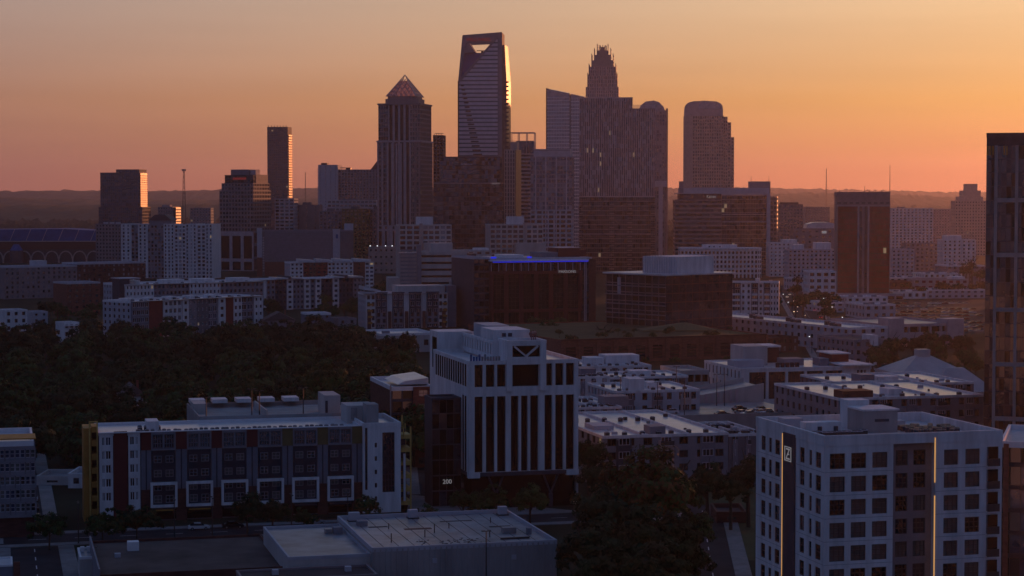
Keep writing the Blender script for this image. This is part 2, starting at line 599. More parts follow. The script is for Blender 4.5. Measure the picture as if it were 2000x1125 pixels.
def hills(name, D, base_y, amp, seed, bump, rows=14, depth=1500):
    """a wooded ridge across the whole view, its crest uneven with treetops"""
    r = np.random.default_rng(seed)
    n = 900
    x = np.linspace(-6500, 6500, n)
    crest = np.zeros(n)
    for k in range(1, 9):
        crest += r.normal() / k ** 0.8 * np.sin(2 * np.pi * k * x / 9000 + r.uniform(0, 6.3))
    crest = crest / np.abs(crest).max() * amp + zy(base_y, D)
    q = MB()
    V = []
    for j in range(rows):
        t = j / (rows - 1)
        prof = math.sin(math.pi / 2 * t) ** 1.3
        zz = crest * prof + r.normal(0, bump, n) * (0.3 + t)
        V += [(float(a), D - depth * (1 - t), float(max(c, -0.5))) for a, c in zip(x, zz)]
    q.v = V
    for j in range(rows - 1):
        for i in range(n - 1):
            a = j * n + i
            q.f.append((a, a + 1, a + n + 1, a + n)); q.m.append(0)
    return structure(q.build(name, 'far_canopy'))
hills('hills', 10800, 373, 22, 3, 2.6)
hills('hills', 7400, 385, 16, 11, 2.2)
hills('hills', 5200, 397, 10, 23, 1.8, depth=1100)

def canopy(name, n, xr, yr, seed, label):
    """far-off woods between the downtown and the hills: thousands of small crowns in one mass"""
    r = np.random.default_rng(seed)
    ico = np.array([(0, 0, 1)] + [(math.cos(t) * .9, math.sin(t) * .9, .42) for t in np.arange(5) * 1.2566] +
                   [(math.cos(t) * 1.0, math.sin(t) * 1.0, -.35) for t in np.arange(5) * 1.2566 + .63])
    fc = [(0, 1 + k, 1 + (k + 1) % 5) for k in range(5)] + [(1 + k, 6 + k, 1 + (k + 1) % 5) for k in range(5)] + \
         [(6 + k, 6 + (k + 1) % 5, 1 + (k + 1) % 5) for k in range(5)]
    fc = np.array(fc)
    y = yr[0] + (yr[1] - yr[0]) * r.random(n) ** 1.4
    x = (r.random(n) - .5) * 2 * (0.28 * y + 250)
    keep = (x > xr[0]) & (x < xr[1])
    x, y = x[keep], y[keep]; n = len(x)
    rad = r.uniform(4, 8.5, n) * (1 + y / 6000)
    h = r.uniform(6, 12, n)
    jit = 1 + r.normal(0, .16, (n, 11, 3))
    V = ico[None] * jit * np.stack([rad, rad, rad * .9], 1)[:, None] + np.stack([x, y, h], 1)[:, None]
    Fc = fc[None] + (np.arange(n) * 11)[:, None, None]
    me = bpy.data.meshes.new(name)
    me.from_pydata(V.reshape(-1, 3).tolist(), [], Fc.reshape(-1, 3).tolist())
    me.materials.append(M['far_canopy'])
    o = link(bpy.data.objects.new(name, me))
    return tag(o, label, 'woods', kind='stuff')
canopy('far_woods', 9000, (-3000, 3000), (2700, 5600), 5, 'dim band of far woods between the downtown and the hills')

# ------------------------------------------------------------------ downtown towers (far to near)
def glass_fins(wall, gl, bay, fl, fw=.7, fh=.86, rev=.25, **k):
    return dict(bay=bay, fl=fl, fw=fw, fh=fh, rev=rev, wall=wall, gl=gl, **k)

# slender balcony tower
b = Bld('residential_tower', 'slender dark residential tower whose right edge of balconies glows orange', 'tower', 523, 2790, 563, 2785, 20)
bk = (0, b.W, 0, b.dep)
zt = b.Z(248)
b.mass(bk, 0, zt, glass_fins('charcoal', ('glass_dark', 'glass_blue'), 3.0, 3.4, fw=.8, fh=.62), 'F', 'roof_dark')
for i in range(40):
    z = 14 + i * (zt - 24) / 40
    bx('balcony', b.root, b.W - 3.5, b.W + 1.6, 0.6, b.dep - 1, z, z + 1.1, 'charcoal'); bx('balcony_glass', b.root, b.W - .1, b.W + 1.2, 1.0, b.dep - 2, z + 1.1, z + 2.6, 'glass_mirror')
for i in range(7):
    bx('roof_post', b.root, b.W * (i + .3) / 7, b.W * (i + .3) / 7 + .7, 1, 2, zt + .05, zt + 2.2, 'charcoal')
b.done()

# blue glass tower at the left with a lit flank
b = Bld('glass_tower', 'blue glass tower behind the striped apartments, right flank glowing orange', 'tower', 196, 2330, 273, 2323, 27)
W = b.W
st = glass_fins('charcoal', ('glass_blue', 'glass_dark'), 2.4, 3.9, fw=.9, fh=.72)
zt = b.Z(334)
us = b.U(228)
b.mass((0, us, 1.5, b.dep), 0, b.Z(337), st, 'FL', 'roof_dark')
b.mass((us, W, 0, b.dep - 1), 0, b.Z(331), st, 'FL', 'roof_dark')
zc = b.Z(404)
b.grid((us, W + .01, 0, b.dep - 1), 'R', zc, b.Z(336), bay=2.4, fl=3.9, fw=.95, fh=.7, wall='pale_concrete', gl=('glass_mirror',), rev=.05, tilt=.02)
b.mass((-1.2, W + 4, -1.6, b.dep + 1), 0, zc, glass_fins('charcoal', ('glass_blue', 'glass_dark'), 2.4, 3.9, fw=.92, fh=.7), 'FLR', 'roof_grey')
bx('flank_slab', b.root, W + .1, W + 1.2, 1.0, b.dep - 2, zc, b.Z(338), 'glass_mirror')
for i in range(14):
    z = zc + 2 + i * (b.Z(338) - zc - 3) / 14
    bx('floor_band', b.root, W + 1.2, W + 1.5, .8, b.dep - 1.8, z, z + .8, 'charcoal')
b.done()
# smaller lit block beside it
b = Bld('brick_block', 'small block with orange-lit wall beside the blue glass tower', 'office block', 309, 2150, 338, 2147.5, 22)
b.mass((0, b.W, 0, 22), 0, b.Z(404), dict(bay=3, fl=3.4, fw=.5, fh=.5, wall='granite', gl=('glass_dark',)), 'FR', 'roof_grey')
bx('stair_head', b.root, 3, 12, 4, 12, b.Z(404), b.Z(400), 'tan_stone')
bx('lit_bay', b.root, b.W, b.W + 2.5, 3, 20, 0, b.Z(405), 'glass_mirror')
for i in range(6):
    z = b.Z(405) - 3.2 * (i + 1)
    bx('floor_band', b.root, b.W + .8, b.W + 2.8, 2.8, 20, z, z + 1.3, 'charcoal')
b.done()

# lattice mast
def mast(name, label, x, D, ytop, wbase, group=None, dish=False):
    h = zy(ytop, D)
    t = thing(name, label, 'mast', (gx(x, D), D, 0), 0.3, group)
    q = MB()
    n = 14
    for sx, sy in ((-1, -1), (1, -1), (1, 1), (-1, 1)):
        q.tube((sx * wbase, sy * wbase, 0), (sx * wbase * .25, sy * wbase * .25, h), .45, .3, 4)
    q.build('legs', 'dark_metal', t)
    q = MB()
    for i in range(n):
        a, c = i / n, (i + 1) / n
        wa, wc = wbase * (1 - .75 * a), wbase * (1 - .75 * c)
        for k in range(4):
            p = [(-1, -1), (1, -1), (1, 1), (-1, 1)]
            p0, p1 = p[k], p[(k + 1) % 4]
            q.tube((p0[0] * wa, p0[1] * wa, h * a), (p1[0] * wc, p1[1] * wc, h * c), .22, None, 4)
    q.build('lattice', 'dark_metal', t)
    if dish:
        for k in range(4):
            t_ = k * 1.57
            bx('antenna_panel', t, 2.2 * math.cos(t_) - .8, 2.2 * math.cos(t_) + .8, 2.2 * math.sin(t_) - .8, 2.2 * math.sin(t_) + .8, h - 3.4, h - .2, 'grey_metal')
mast('lattice_mast', 'tall lattice mast with antenna panels at its top, over the wooded hills', 360, 3100, 330, 3.2, dish=True)
mast('radio_mast', 'hair-thin radio mast on the ridge beside the balcony tower', 597, 5100, 336, 1.6)
mast('radio_mast', 'hair-thin radio mast on the ridge behind the red-sheened tower', 1613, 6000, 329, 2.0)
mast('radio_mast', 'faintest hair-thin mast on the ridge above the striped white tower', 1737, 7000, 322, 1.6)

# brown stepped tower with a red sign
b = Bld('granite_tower', 'brown granite tower with stepped top and dim red sign', 'tower', 429, 1860, 495, 1848, 36)
W, dp = b.W, b.dep
st = dict(bay=3.2, fl=3.9, fw=.72, fh=.62, wall='granite', gl=('glass_dark', 'glass_warm', 'glass_black'), rev=.3)
z1, z2, z3, z4 = b.Z(372), b.Z(358), b.Z(342), b.Z(331)
zb = b.Z(452)
b.mass((0, W, 0, dp), zb, z1, st, 'FR', 'roof_dark')
b.mass((1.6, W - .6, 1.5, dp - 2), z1, z2, st, 'FR', 'roof_dark', ph=.5)
b.mass((4.2, W - 1.2, 3, dp - 4), z2, z3, dict(st, wall='charcoal', fw=.9), 'FR', 'roof_dark', ph=.5)
b.B('mechanical_penthouse', (9.0, W - 7.5, 6, dp - 8), z3 - .5, z4, 'blue_grey')
b.B('chimney_box', (W - 7, W - 1.5, 8, 16), z3 - .5, z4 - .6, 'rose_granite')
# base with tall dark bays between piers
for j, (ya, yb) in enumerate(((455, 460), (462, 505), (511, 530))):
    pass
b.plain((0, W, 0, dp), 'L', 0, zb, 'granite'); b.plain((0, W, 0, dp), 'B', 0, zb, 'granite')
b.grid((0, W, 0, dp), 'R', 0, zb, bay=8, fl=14, fw=.7, fh=.8, wall='granite', gl=('glass_warm',))
b.grid((0, W, 0, dp), 'F', 0, b.Z(507), cols=3, rows=1, fw=.72, fh=.75, wall='rose_granite', gl=('glass_black',), sill=.3)
b.grid((0, W, 0, dp), 'F', b.Z(507), b.Z(458), cols=3, rows=1, fw=.74, fh=.90, wall='rose_granite', gl=('glass_black',))
b.plain((0, W, 0, dp), 'F', b.Z(458), zb, 'rose_granite')
for i in range(9):
    bx('sign_letter', b.root, b.U(453) + i * 1.55, b.U(453) + i * 1.55 + 1.1, 2.65, 2.95, b.Z(351), b.Z(351) + 2.0, 'sign_red')
b.B('upper_block', (W - 12, W - 1, 8, dp - 4), z2 - .5, b.Z(341), 'granite')
b.done()

# hotel slab group left of the pyramid tower
b = Bld('hotel_tower', 'pale hotel slab with blank end wall beside the pyramid-topped tower', 'hotel', 622, 2230, 660, 2229, 40)
b.mass((0, b.W, 0, 40), 0, b.Z(322), dict(bay=5.5, fl=3.3, fw=.12, fh=.5, wall='pale_panel', gl=('glass_dark',)), 'F', 'roof_grey')
for i in range(30):
    z = 10 + i * 3.3
    if z < b.Z(326): bx('balcony', b.root, -1.1, 0, 1, 6, z, z + 1.2, 'pale_panel')
b.B('lift_house', (2.5, 9, 6, 20), b.Z(322) - .5, b.Z(318), 'charcoal')
b.mass((b.W, b.U(738), 5, 36), 0, b.Z(331), dict(bay=3.4, fl=3.3, fw=.5, fh=.6, wall='grey_panel', gl=('glass_dark', 'glass_black')), 'F', 'roof_dark')
b.B('lift_house', (b.W + 8, b.W + 13, 10, 20), b.Z(331) - .5, b.Z(327), 'dark_metal')
b.B('canopy_arm', (b.W + 2, b.W + 14, 7, 8.5), b.Z(328.5), b.Z(327), 'dark_metal')
q = MB()
q.slab([(b.U(722), b.Z(332)), (b.U(737), b.Z(332)), (b.U(737), b.Z(312))], 8, 20)
q.build('sloping_fin', 'charcoal', b.root)
b.done()

# tower with glazed pyramid
b = Bld('pyramid_tower', 'granite tower with ribbed shaft under a rose glass pyramid', 'tower', 737, 1862, 822, 1853, 44)
W, dp = b.W, b.dep
zs, zd, zp, za = b.Z(205), b.Z(187.5), b.Z(187), b.Z(144)
zl = b.Z(278)
def shaft(za_, zb_, u0, u1, v0, v1, wall):
    sd = (u1 - u0) * .24
    b.grid((u0, u1, v0, v1), 'F', za_, zb_, s0=0, s1=sd, bay=2.2, fl=4, fw=.82, fh=.72, wall=wall, gl=('glass_black', 'glass_dark'))
    b.grid((u0, u1, v0, v1), 'F', za_, zb_, s0=u1 - u0 - sd, s1=u1 - u0, bay=2.2, fl=4, fw=.82, fh=.72, wall=wall, gl=('glass_dark', 'glass_warm'))
    b.grid((u0, u1, v0, v1), 'F', za_, zb_, s0=sd, s1=u1 - u0 - sd, cols=4, fl=4, fw=.62, fh=1.0, wall='rose_granite', gl=('glass_black',), rev=.5)
    for fc in 'LRB':
        if fc == 'R': b.grid((u0, u1, v0, v1), 'R', za_, zb_, bay=2.6, fl=4, fw=.7, fh=.7, wall=wall, gl=('glass_dark',))
        else: b.plain((u0, u1, v0, v1), fc, za_, zb_, wall)
shaft(b.Z(440), zl, 0, W, 0, dp, 'granite')
shaft(zl + 1.5, zs, 1.0, W - 1.0, 1.0, dp - 1, 'granite')
b.B('cornice', (-.6, W + .6, -.6, dp + .6), zl, zl + 1.5, 'rose_granite')
b.B('cornice', (.2, W - .2, .2, dp - .2), zs, zs + 1.4, 'granite')
for k in range(6):      # ribs of the shaft, proud of the wall
    u = W * .24 + (W * .52) * k / 5
    bx('rib', b.root, u - .7, u + .7, -.8, 0, 0, zl - 1, 'rose_granite')
for u in (0.9, W * .12, W * .88, W - .9):
    bx('rib', b.root, u - .6, u + .6, -.55, 0, 0 if u < W / 2 else 0, zl - 1, 'rose_granite' if u < W * .2 else 'granite')
b.grid((0, W, 0, dp), 'F', 0, b.Z(449), cols=7, rows=1, fw=.5, fh=.94, wall='rose_granite', gl=('glass_black',))
b.grid((0, W, 0, dp), 'F', b.Z(449), b.Z(440), cols=7, rows=1, fw=.5, fh=.55, wall='rose_granite', gl=('glass_black',))
for fc in 'LRB': b.plain((0, W, 0, dp), fc, 0, b.Z(440), 'granite')
# drum and pyramid
def oct_(u0, u1, v0, v1, c):
    return [(u0 + c, v0), (u1 - c, v0), (u1, v0 + c), (u1, v1 - c), (u1 - c, v1), (u0 + c, v1), (u0, v1 - c), (u0, v0 + c)]
q = MB()
u0, u1 = W * .12, W * .88
q.prism(oct_(u0, u1, 7, dp - 7, 4), zs + 1.4, zs + 6)
q.prism(oct_(u0 + 1.8, u1 - 1.8, 8.5, dp - 8.5, 4), zs + 6, zd)
q.build('drum', 'granite', b.root)
u0, u1 = W * .16, W * .84
uc, vc = (u0 + u1) / 2, dp / 2
hw = (u1 - u0) / 2
base = [(uc - hw, vc - hw), (uc + hw, vc - hw), (uc + hw, vc + hw), (uc - hw, vc + hw)]
q = MB()
zt_ = zd + (za - zd) * .72
f_ = 1 - .72
tp = [(uc + (p[0] - uc) * f_, vc + (p[1] - vc) * f_) for p in base]
q.prism(base, zd, zt_, top=tp)
q.build('pyramid_glass', 'rose_glass', b.root)
q = MB()
for k in range(4):
    p, p2 = base[k], base[(k + 1) % 4]
    q.tube((p[0], p[1], zd), (uc, vc, za), .55, .35, 4)
    for j in range(1, 6):
        t = j / 6
        a = (p[0] + (p2[0] - p[0]) * t, p[1] + (p2[1] - p[1]) * t)
        for dirn in (-1, 1):
            # diagonal lattice bars running up to the hips
            steps = (1 - t) if dirn > 0 else t
            e = (1 - steps)
            ez = zd + (za - zd) * steps
            hip = p2 if dirn > 0 else p
            q.tube((a[0], a[1], zd), (hip[0] + (uc - hip[0]) * steps, hip[1] + (vc - hip[1]) * steps, ez), .28, .28, 4)
q.build('pyramid_lattice', 'rose_granite', b.root)
b.done()
# podium lights
for i, x in enumerate((723, 737, 753, 766, 778)):
    t = thing('floodlight', 'small white floodlight on the podium of the pyramid-topped tower', 'light', at(x, 481, 1800), 0, 'floodlights on the tower podium')
    bx('housing', t, -.25, .25, -.25, .25, -1.2, 0, 'dark_metal')
    bx('lamp', t, -.35, .35, -.35, .35, 0, .7, 'lamp_white')
b = Bld('podium_block', 'low pale podium under the pyramid-topped tower', 'podium', 719, 1795, 800, 1790, 50)
b.mass((0, b.W, 0, 50), 0, b.Z(482.4), dict(bay=5, fl=6, fw=.4, fh=.3, wall='tan_stone', gl=('glass_dark',)), 'F', 'roof_grey')
b.done()

# slim tower under construction
b = Bld('concrete_frame_tower', 'slim unfinished concrete frame beside the pyramid-topped tower', 'tower', 846, 2020, 866, 2019, 20)
b.mass((0, b.W, 0, 20), 0, b.Z(264), dict(bay=3.6, fl=3.6, fw=.7, fh=.7, wall='mid_grey', gl=('glass_black',), rev=.8), 'FR', 'roof_dark')
for i in range(4):
    bx('roof_post', b.root, 2.3 * i + 1, 2.3 * i + 1.5, 1, 1.5, b.Z(264), b.Z(261), 'mid_grey')
bx('roof_frame', b.root, 2, b.W, .6, 2, b.Z(261), b.Z(260), 'mid_grey')
b.done()

# tower with the slanted open crown
b = Bld('crown_frame_tower', 'tallest grey tower with slanted crown and a see-through opening under its top', 'tower', 895, 1952, 981, 1949, 34)
W, dp = b.W, b.dep
P = lambda x, y: (b.U(x), b.Z(y, min(max(x, 895), 981)))
zb = 0
xr = 980.5
body = [(0, 0), (W, 0), P(xr, 63), P(977, 64), P(895.5, 157)]
q = MB(); q.slab(body, 0, dp); q.build('main_body', 'mid_grey', b.root)
q = MB(); q.slab([P(895.5, 157), P(943, 102.5), P(901, 104)], 3.0, dp - 3); q.build('blue_glass_wedge', 'seat_blue', b.root)
for (v0, v1) in ((-.2, 3.0), (dp - 3, dp)):
    q = MB()
    q.slab([P(903.6, 69.5), P(911, 83.5), P(899.6, 150), P(895.3, 157)], v0, v1)
    q.build('left_post', 'grey_panel', b.root)
    q = MB()
    q.slab([P(904, 83.5), P(904, 68.5), P(980, 62.5), P(963, 81)], v0 + .05, v1)
    q.build('top_beam', 'grey_panel', b.root)
q = MB()
q.slab([P(912, 83), P(916, 83), P(928, 102), P(906, 104)], .6, dp - .6)
q.build('inner_brace', 'grey_panel', b.root)
q = MB()
q.slab([P(895.5, 157), P(977, 64), P(979.5, 66), P(897, 163)], -.9, 0)
q.build('diagonal_beam', 'grey_panel', b.root)
def ul(z):   # left end of the louvres at height z
    zt1, zt0 = P(895.5, 157)[1], P(977, 64)[1]
    return .3 if z < zt1 else (z - zt1) / (zt0 - zt1) * (W - 1.2) + 1.2
nfl = 52
for i in range(nfl):
    z = 12 + i * (P(977, 70)[1] - 14) / nfl
    if W - ul(z) > 1.5:
        bx('louvre_band', b.root, ul(z) + (.6 if z < P(895.5, 157)[1] else 1.2), W - 4.4, -.35, 0, z, z + 2.7, 'silver_louvre')
bx('corner_pier', b.root, W - 4.0, W - .1, -.6, 0, 0, P(980, 66)[1], 'grey_panel')
bx('corner_pier', b.root, -.3, 1.0, -.5, 0, 0, P(895.5, 158)[1], 'charcoal')
for i in range(17):   # stepped dark openings growing towards the bottom
    y = 166 + i * 8.4
    u = 1.6 + i * .75
    bx('dark_slot', b.root, u + 1.2, u + 4.2 + i * .35, -.45, 0, P(900, y)[1] - 1.3, P(900, y)[1], 'glass_black')
# rear right slab with the sunlit curve
za = b.Z(88)
q = MB()
n = 8
base = [(W + .02, 3)] + [(W + 4 + 2.3 * math.sin(k / n * 1.57), 4 + (dp - 8) * k / n) for k in range(n + 1)] + [(W + .02, dp - 2)]
q.prism(base, 0, za - 35, top=None)
tp = [(W + (p[0] - W) * .55, p[1]) for p in base]
q.prism(base, za - 35, za, top=tp)
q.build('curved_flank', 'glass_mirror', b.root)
for i in range(46):
    z = 20 + i * 4.2
    if z < za - 36: bx('flank_band', b.root, W + .05, W + 6.0, 3.6, 4.3, z, z + 1.7, 'charcoal')
letters(b, 'WELLS FARGO', 'F', (0, W, 0, dp), b.U(911), b.Z(80.5), 4.6, 'sign_red', n=.5, width=b.U(958) - b.U(911))
bx('maintenance_crane', b.root, b.U(929), b.U(945), 12, 13, P(935, 98)[1], P(935, 96.6)[1], 'dark_metal')
bx('crane_post', b.root, b.U(938), b.U(942), 11, 14, P(935, 104)[1], P(935, 98)[1], 'dark_metal')
b.done()

# frame-topped tower to its right
b = Bld('steel_frame_tower', 'glass tower topped by an open steel frame, left corner sunlit', 'tower', 996, 1985, 1046, 1983, 34)
W = b.W
zt = b.Z(300)
b.mass((6, W, 0, 34), 0, zt, dict(bay=4, fl=3.9, fw=1.0, fh=.55, wall='pale_panel', gl=('glass_dark', 'glass_blue')), 'FL', 'roof_grey')
b.B('blue_glass_head', (6.2, W - 2, 1, 20), zt - .5, b.Z(276), 'glass_blue')
for x in (997, 1012, 1028, 1043.5):
    bx('frame_post', b.root, b.U(x) - .35, b.U(x) + .35, 0, .7, zt - 1, b.Z(260), 'pale_panel')
    bx('frame_post', b.root, b.U(x) - .35, b.U(x) + .35, 18, 18.7, zt - 1, b.Z(260), 'pale_panel')
bx('frame_beam', b.root, b.U(996.5), b.U(1044), -.1, .9, b.Z(260), b.Z(258.3), 'pale_panel')
bx('frame_beam', b.root, b.U(996.5), b.U(1044), 18, 19, b.Z(260), b.Z(258.3), 'pale_panel')
bx('frame_beam', b.root, b.U(996.5), b.U(1044), -.05, .75, b.Z(276), b.Z(275), 'pale_panel')
b.done()
b = Bld('amber_glass_block', 'narrow block with amber glowing wall beside the tallest tower', 'tower', 985, 1890, 1006, 1888, 30)
b.mass((0, b.W, 0, 30), 0, b.Z(292), dict(bay=2.6, fl=4, fw=.5, fh=.8, wall='tan_stone', gl=('glass_warm',)), 'FR', 'roof_dark')
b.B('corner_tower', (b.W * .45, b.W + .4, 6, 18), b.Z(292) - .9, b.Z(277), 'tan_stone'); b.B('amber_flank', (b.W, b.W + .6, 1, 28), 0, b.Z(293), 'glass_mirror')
b.done()

# dark glass office pair
b = Bld('dark_glass_office', 'dark glass office slab in two steps below the tallest tower', 'office block', 848, 1760, 981, 1757, 40)
W = b.W
st = glass_fins('charcoal', ('glass_dark', 'glass_black', 'glass_warm'), 2.6, 4.0, fw=.94, fh=.82, rev=.12, lit=.004)
b.mass((0, W, 0, 30), 0, b.Z(357), st, 'FR', 'roof_dark', pm='granite')
b.mass((b.U(858), b.U(975), 12, 40), b.Z(357), b.Z(305.5), glass_fins('charcoal', ('glass_dark', 'glass_blue', 'glass_black'), 2.6, 4.0, fw=.94, fh=.82, rev=.12), 'FR', 'roof_dark')
letters(b, 'DELOITTE', 'F', (0, W, 0, 30), b.U(961), b.Z(360), 2.0, 'sign_white', width=b.U(976) - b.U(961))
bx('sign_strip', b.root, b.U(898), b.U(921), 11.7, 12, b.Z(321), b.Z(319.4), 'pale_panel')
b.done()

# pale gridded tower
b = Bld('gridded_tower', 'pale gridded office tower with flat white top between the two tallest towers', 'office block', 1036, 1760, 1117, 1757, 36)
W = b.W
zt = b.Z(306)
b.mass((0, W, 0, 36), 0, b.Z(410), dict(bay=5.2, fl=4.0, fw=.76, fh=.62, wall='pale_panel', gl=('glass_dark', 'glass_black')), 'FR', 'roof_grey')
b.mass((0, W, 0.0, 36), b.Z(410), zt, dict(bay=2.6, fl=4.0, fw=.84, fh=.68, wall='grey_panel', gl=('glass_grey', 'glass_dark', 'glass_blue'), lit=.004), 'FR', 'roof_grey')
b.B('screen_wall', (b.U(1042), b.U(1114), 1.5, 34), zt - .9, b.Z(291), 'pale_panel')
bx('screen_band', b.root, b.U(1042), b.U(1114), 1.2, 1.5, b.Z(294), b.Z(292.5), 'grey_panel')
for i in range(4):
    u = W * (.12 + .25 * i)
    bx('pier', b.root, u - .5, u + .5, -.5, 0, 0, zt, 'pale_panel')
b.done()

# glass tower with slanted top behind
b = Bld('slant_top_tower', 'pale glass tower with slanting roof line behind the gridded tower', 'tower', 1068, 2250, 1140, 2235, 34)
W = b.W
u_s = b.U(1112)
zl, zm, zr = b.Z(173), b.Z(183), b.Z(190)
b.grid((0, u_s, 0, 34), 'F', 0, b.Z(190), bay=1.9, fl=4, fw=.9, fh=.8, wall='white_metal', gl=('glass_grey',), lit=.006, rev=.15)
b.grid((u_s + 1.6, W, 0, 34), 'F', 0, b.Z(192), bay=1.9, fl=4, fw=.9, fh=.8, wall='white_metal', gl=('glass_grey',), rev=.15)
for fc in 'LRB': b.plain((0, W, 0, 34), fc, 0, b.Z(192), 'charcoal')
q = MB()
q.slab([(0, b.Z(190)), (u_s, b.Z(190)), (u_s, zm), (0, zl)], 0, 34)
q.slab([(u_s + 1.6, b.Z(192)), (W, b.Z(192)), (W, zr), (u_s + 1.6, b.Z(184.5))], 0, 34)
q.build('slanted_crown', 'glass_grey', b.root)
bx('recess', b.root, u_s, u_s + 1.6, 1.0, 33, 0, b.Z(187), 'charcoal')
bx('edge_fin', b.root, -1.0, 0, -.4, 6, 0, zl + .5, 'charcoal')
b.done()

# stepped crown tower
b = Bld('spire_tower', 'tall tower with tiered crown of pinnacles, rising behind the finned tower', 'tower', 1143, 2420, 1207, 2417, 40)
W, dp = b.W, 40
tiers = ((1143, 1207, 170), (1147, 1204, 148), (1150, 1202, 130), (1155, 1197, 117), (1160, 1192, 106), (1166, 1187, 97))
uc = b.U(1175.5); vc = dp / 2
zprev = 0
for i, (xa, xb, yt) in enumerate(tiers):
    hw = (b.U(xb) - b.U(xa)) / 2
    bk = (uc - hw, uc + hw, vc - hw, vc + hw)
    zt = b.Z(yt)
    if i < 3:
        b.mass(bk, zprev, zt, dict(bay=2.2, fl=4, fw=.45, fh=.85, wall='rose_granite', gl=('glass_dark', 'glass_warm')), 'FR', 'roof_dark', ph=.4)
    else:
        b.B('crown_tier', bk, zprev, zt, 'grey_metal')
    if i >= 1:
        npn = 7 if i > 2 else 9
        for k in range(npn):
            t = -1 + 2 * k / (npn - 1)
            for (pu, pv) in ((uc + hw * t, vc - hw), (uc + hw * t, vc + hw)) + (((uc - hw, vc + hw * t), (uc + hw, vc + hw * t)) if 0 < k < npn - 1 else ()):
                ph = (3.5 + 3.5 * abs(t) ** 1.5) * (.55 if i < 3 else 1.15)
                bx('pinnacle', b.root, pu - .38, pu + .38, pv - .38, pv + .38, zprev + .3, zt + ph, 'grey_metal')
    zprev = zt - .3 if i < 3 else zt
for k in range(8):
    a = k * math.pi / 4
    bx('spire_rod', b.root, uc + 4.2 * math.cos(a) - .35, uc + 4.2 * math.cos(a) + .35, vc + 4.2 * math.sin(a) - .35, vc + 4.2 * math.sin(a) + .35, zprev - .5, b.Z(86), 'grey_metal')
bx('spire_core', b.root, uc - 2.4, uc + 2.4, vc - 2.4, vc + 2.4, zprev - .5, b.Z(90), 'grey_metal')
b.done()

# finned glass tower, widest of the skyline
b = Bld('finned_tower', 'broad brown glass tower with closely set vertical fins below the tiered crown', 'tower', 1131, 1845, 1279, 1842, 44)
W = b.W
u1 = b.U(1235)
zt, z2, zm = b.Z(190), b.Z(212), b.Z(384)
fin = dict(bay=1.7, fl=4.1, fw=.62, fh=1.0, wall='rose_granite', gl=('glass_warm', 'glass_dark', 'glass_warm', 'glass_grey'), rev=.55, lit=.006)
b.mass((0, u1, 2.0, 40), z2, zt, dict(fin, lit=0), 'FLR', 'roof_dark')
b.mass((0, W, 0, 44), zm, z2, fin, 'FR', 'roof_dark', pm='granite')
# lower glass podium split by notches
low = dict(bay=2.0, fl=4.1, fw=.93, fh=.80, wall='granite', gl=('glass_warm', 'glass_black', 'glass_warm', 'glass_warm'), rev=.15, lit=.002, tilt=.010)
b.mass((0, W, 0, 44), b.Z(457), zm, low, 'FR', 'roof_dark', ph=.2)
b.mass((0, W, 0, 44), 0, b.Z(457), low, 'FR', 'roof_dark', ph=.2)
for x in (1133, 1195, 1230, 1276):
    for y in range(400, 530, 9):
        bx('balcony', b.root, b.U(x) - 2.2, b.U(x) + 2.2, -1.3, 0, b.Z(y), b.Z(y) + 1.0, 'granite')
bx('belt_course', b.root, -.3, W + .3, -.6, 0, zm - .6, zm + .5, 'rose_granite')
bx('belt_course', b.root, -.3, W + .3, -.6, 0, b.Z(457) - .4, b.Z(457) + .4, 'rose_granite')
q = MB()
for i in range(26):
    u = b.U(1228) + i * (W - b.U(1228)) / 26
    q.box(u, u + .35, .6, .95, z2, z2 + (3.4 if i > 3 else 2.2))
q.build('roof_screen', 'pale_panel', b.root)
b.done()

# dark tower with arched blue head behind
b = Bld('arched_head_tower', 'dark tower with blue faceted head behind the finned tower', 'tower', 1244, 2080, 1303, 2078, 36)
W = b.W
zt = b.Z(216)
b.mass((0, W, 0, 36), 0, zt, dict(bay=2.8, fl=4, fw=.6, fh=.75, wall='blue_grey', gl=('glass_blue', 'glass_grey')), 'FR', 'roof_dark')
q = MB()
pts = [(b.U(1247), zt), (b.U(1298), zt), (b.U(1295), b.Z(208)), (b.U(1286), b.Z(199)), (b.U(1276), b.Z(196)), (b.U(1260), b.Z(198)), (b.U(1250), b.Z(206))]
q.slab(pts, 3, 30)
q.build('blue_head', 'glass_grey', b.root)
bx('edge_pier', b.root, b.U(1299.5), W + .4, -.5, 3, 0, b.Z(212), 'granite')
b.B('sky_bridge', (b.U(1279), b.U(1302), -6, 0), b.Z(365), b.Z(353), 'pale_panel')
b.B('bridge_leg', (b.U(1286), b.U(1294), -5, -1), 0, b.Z(365), 'pale_panel')
b.done()

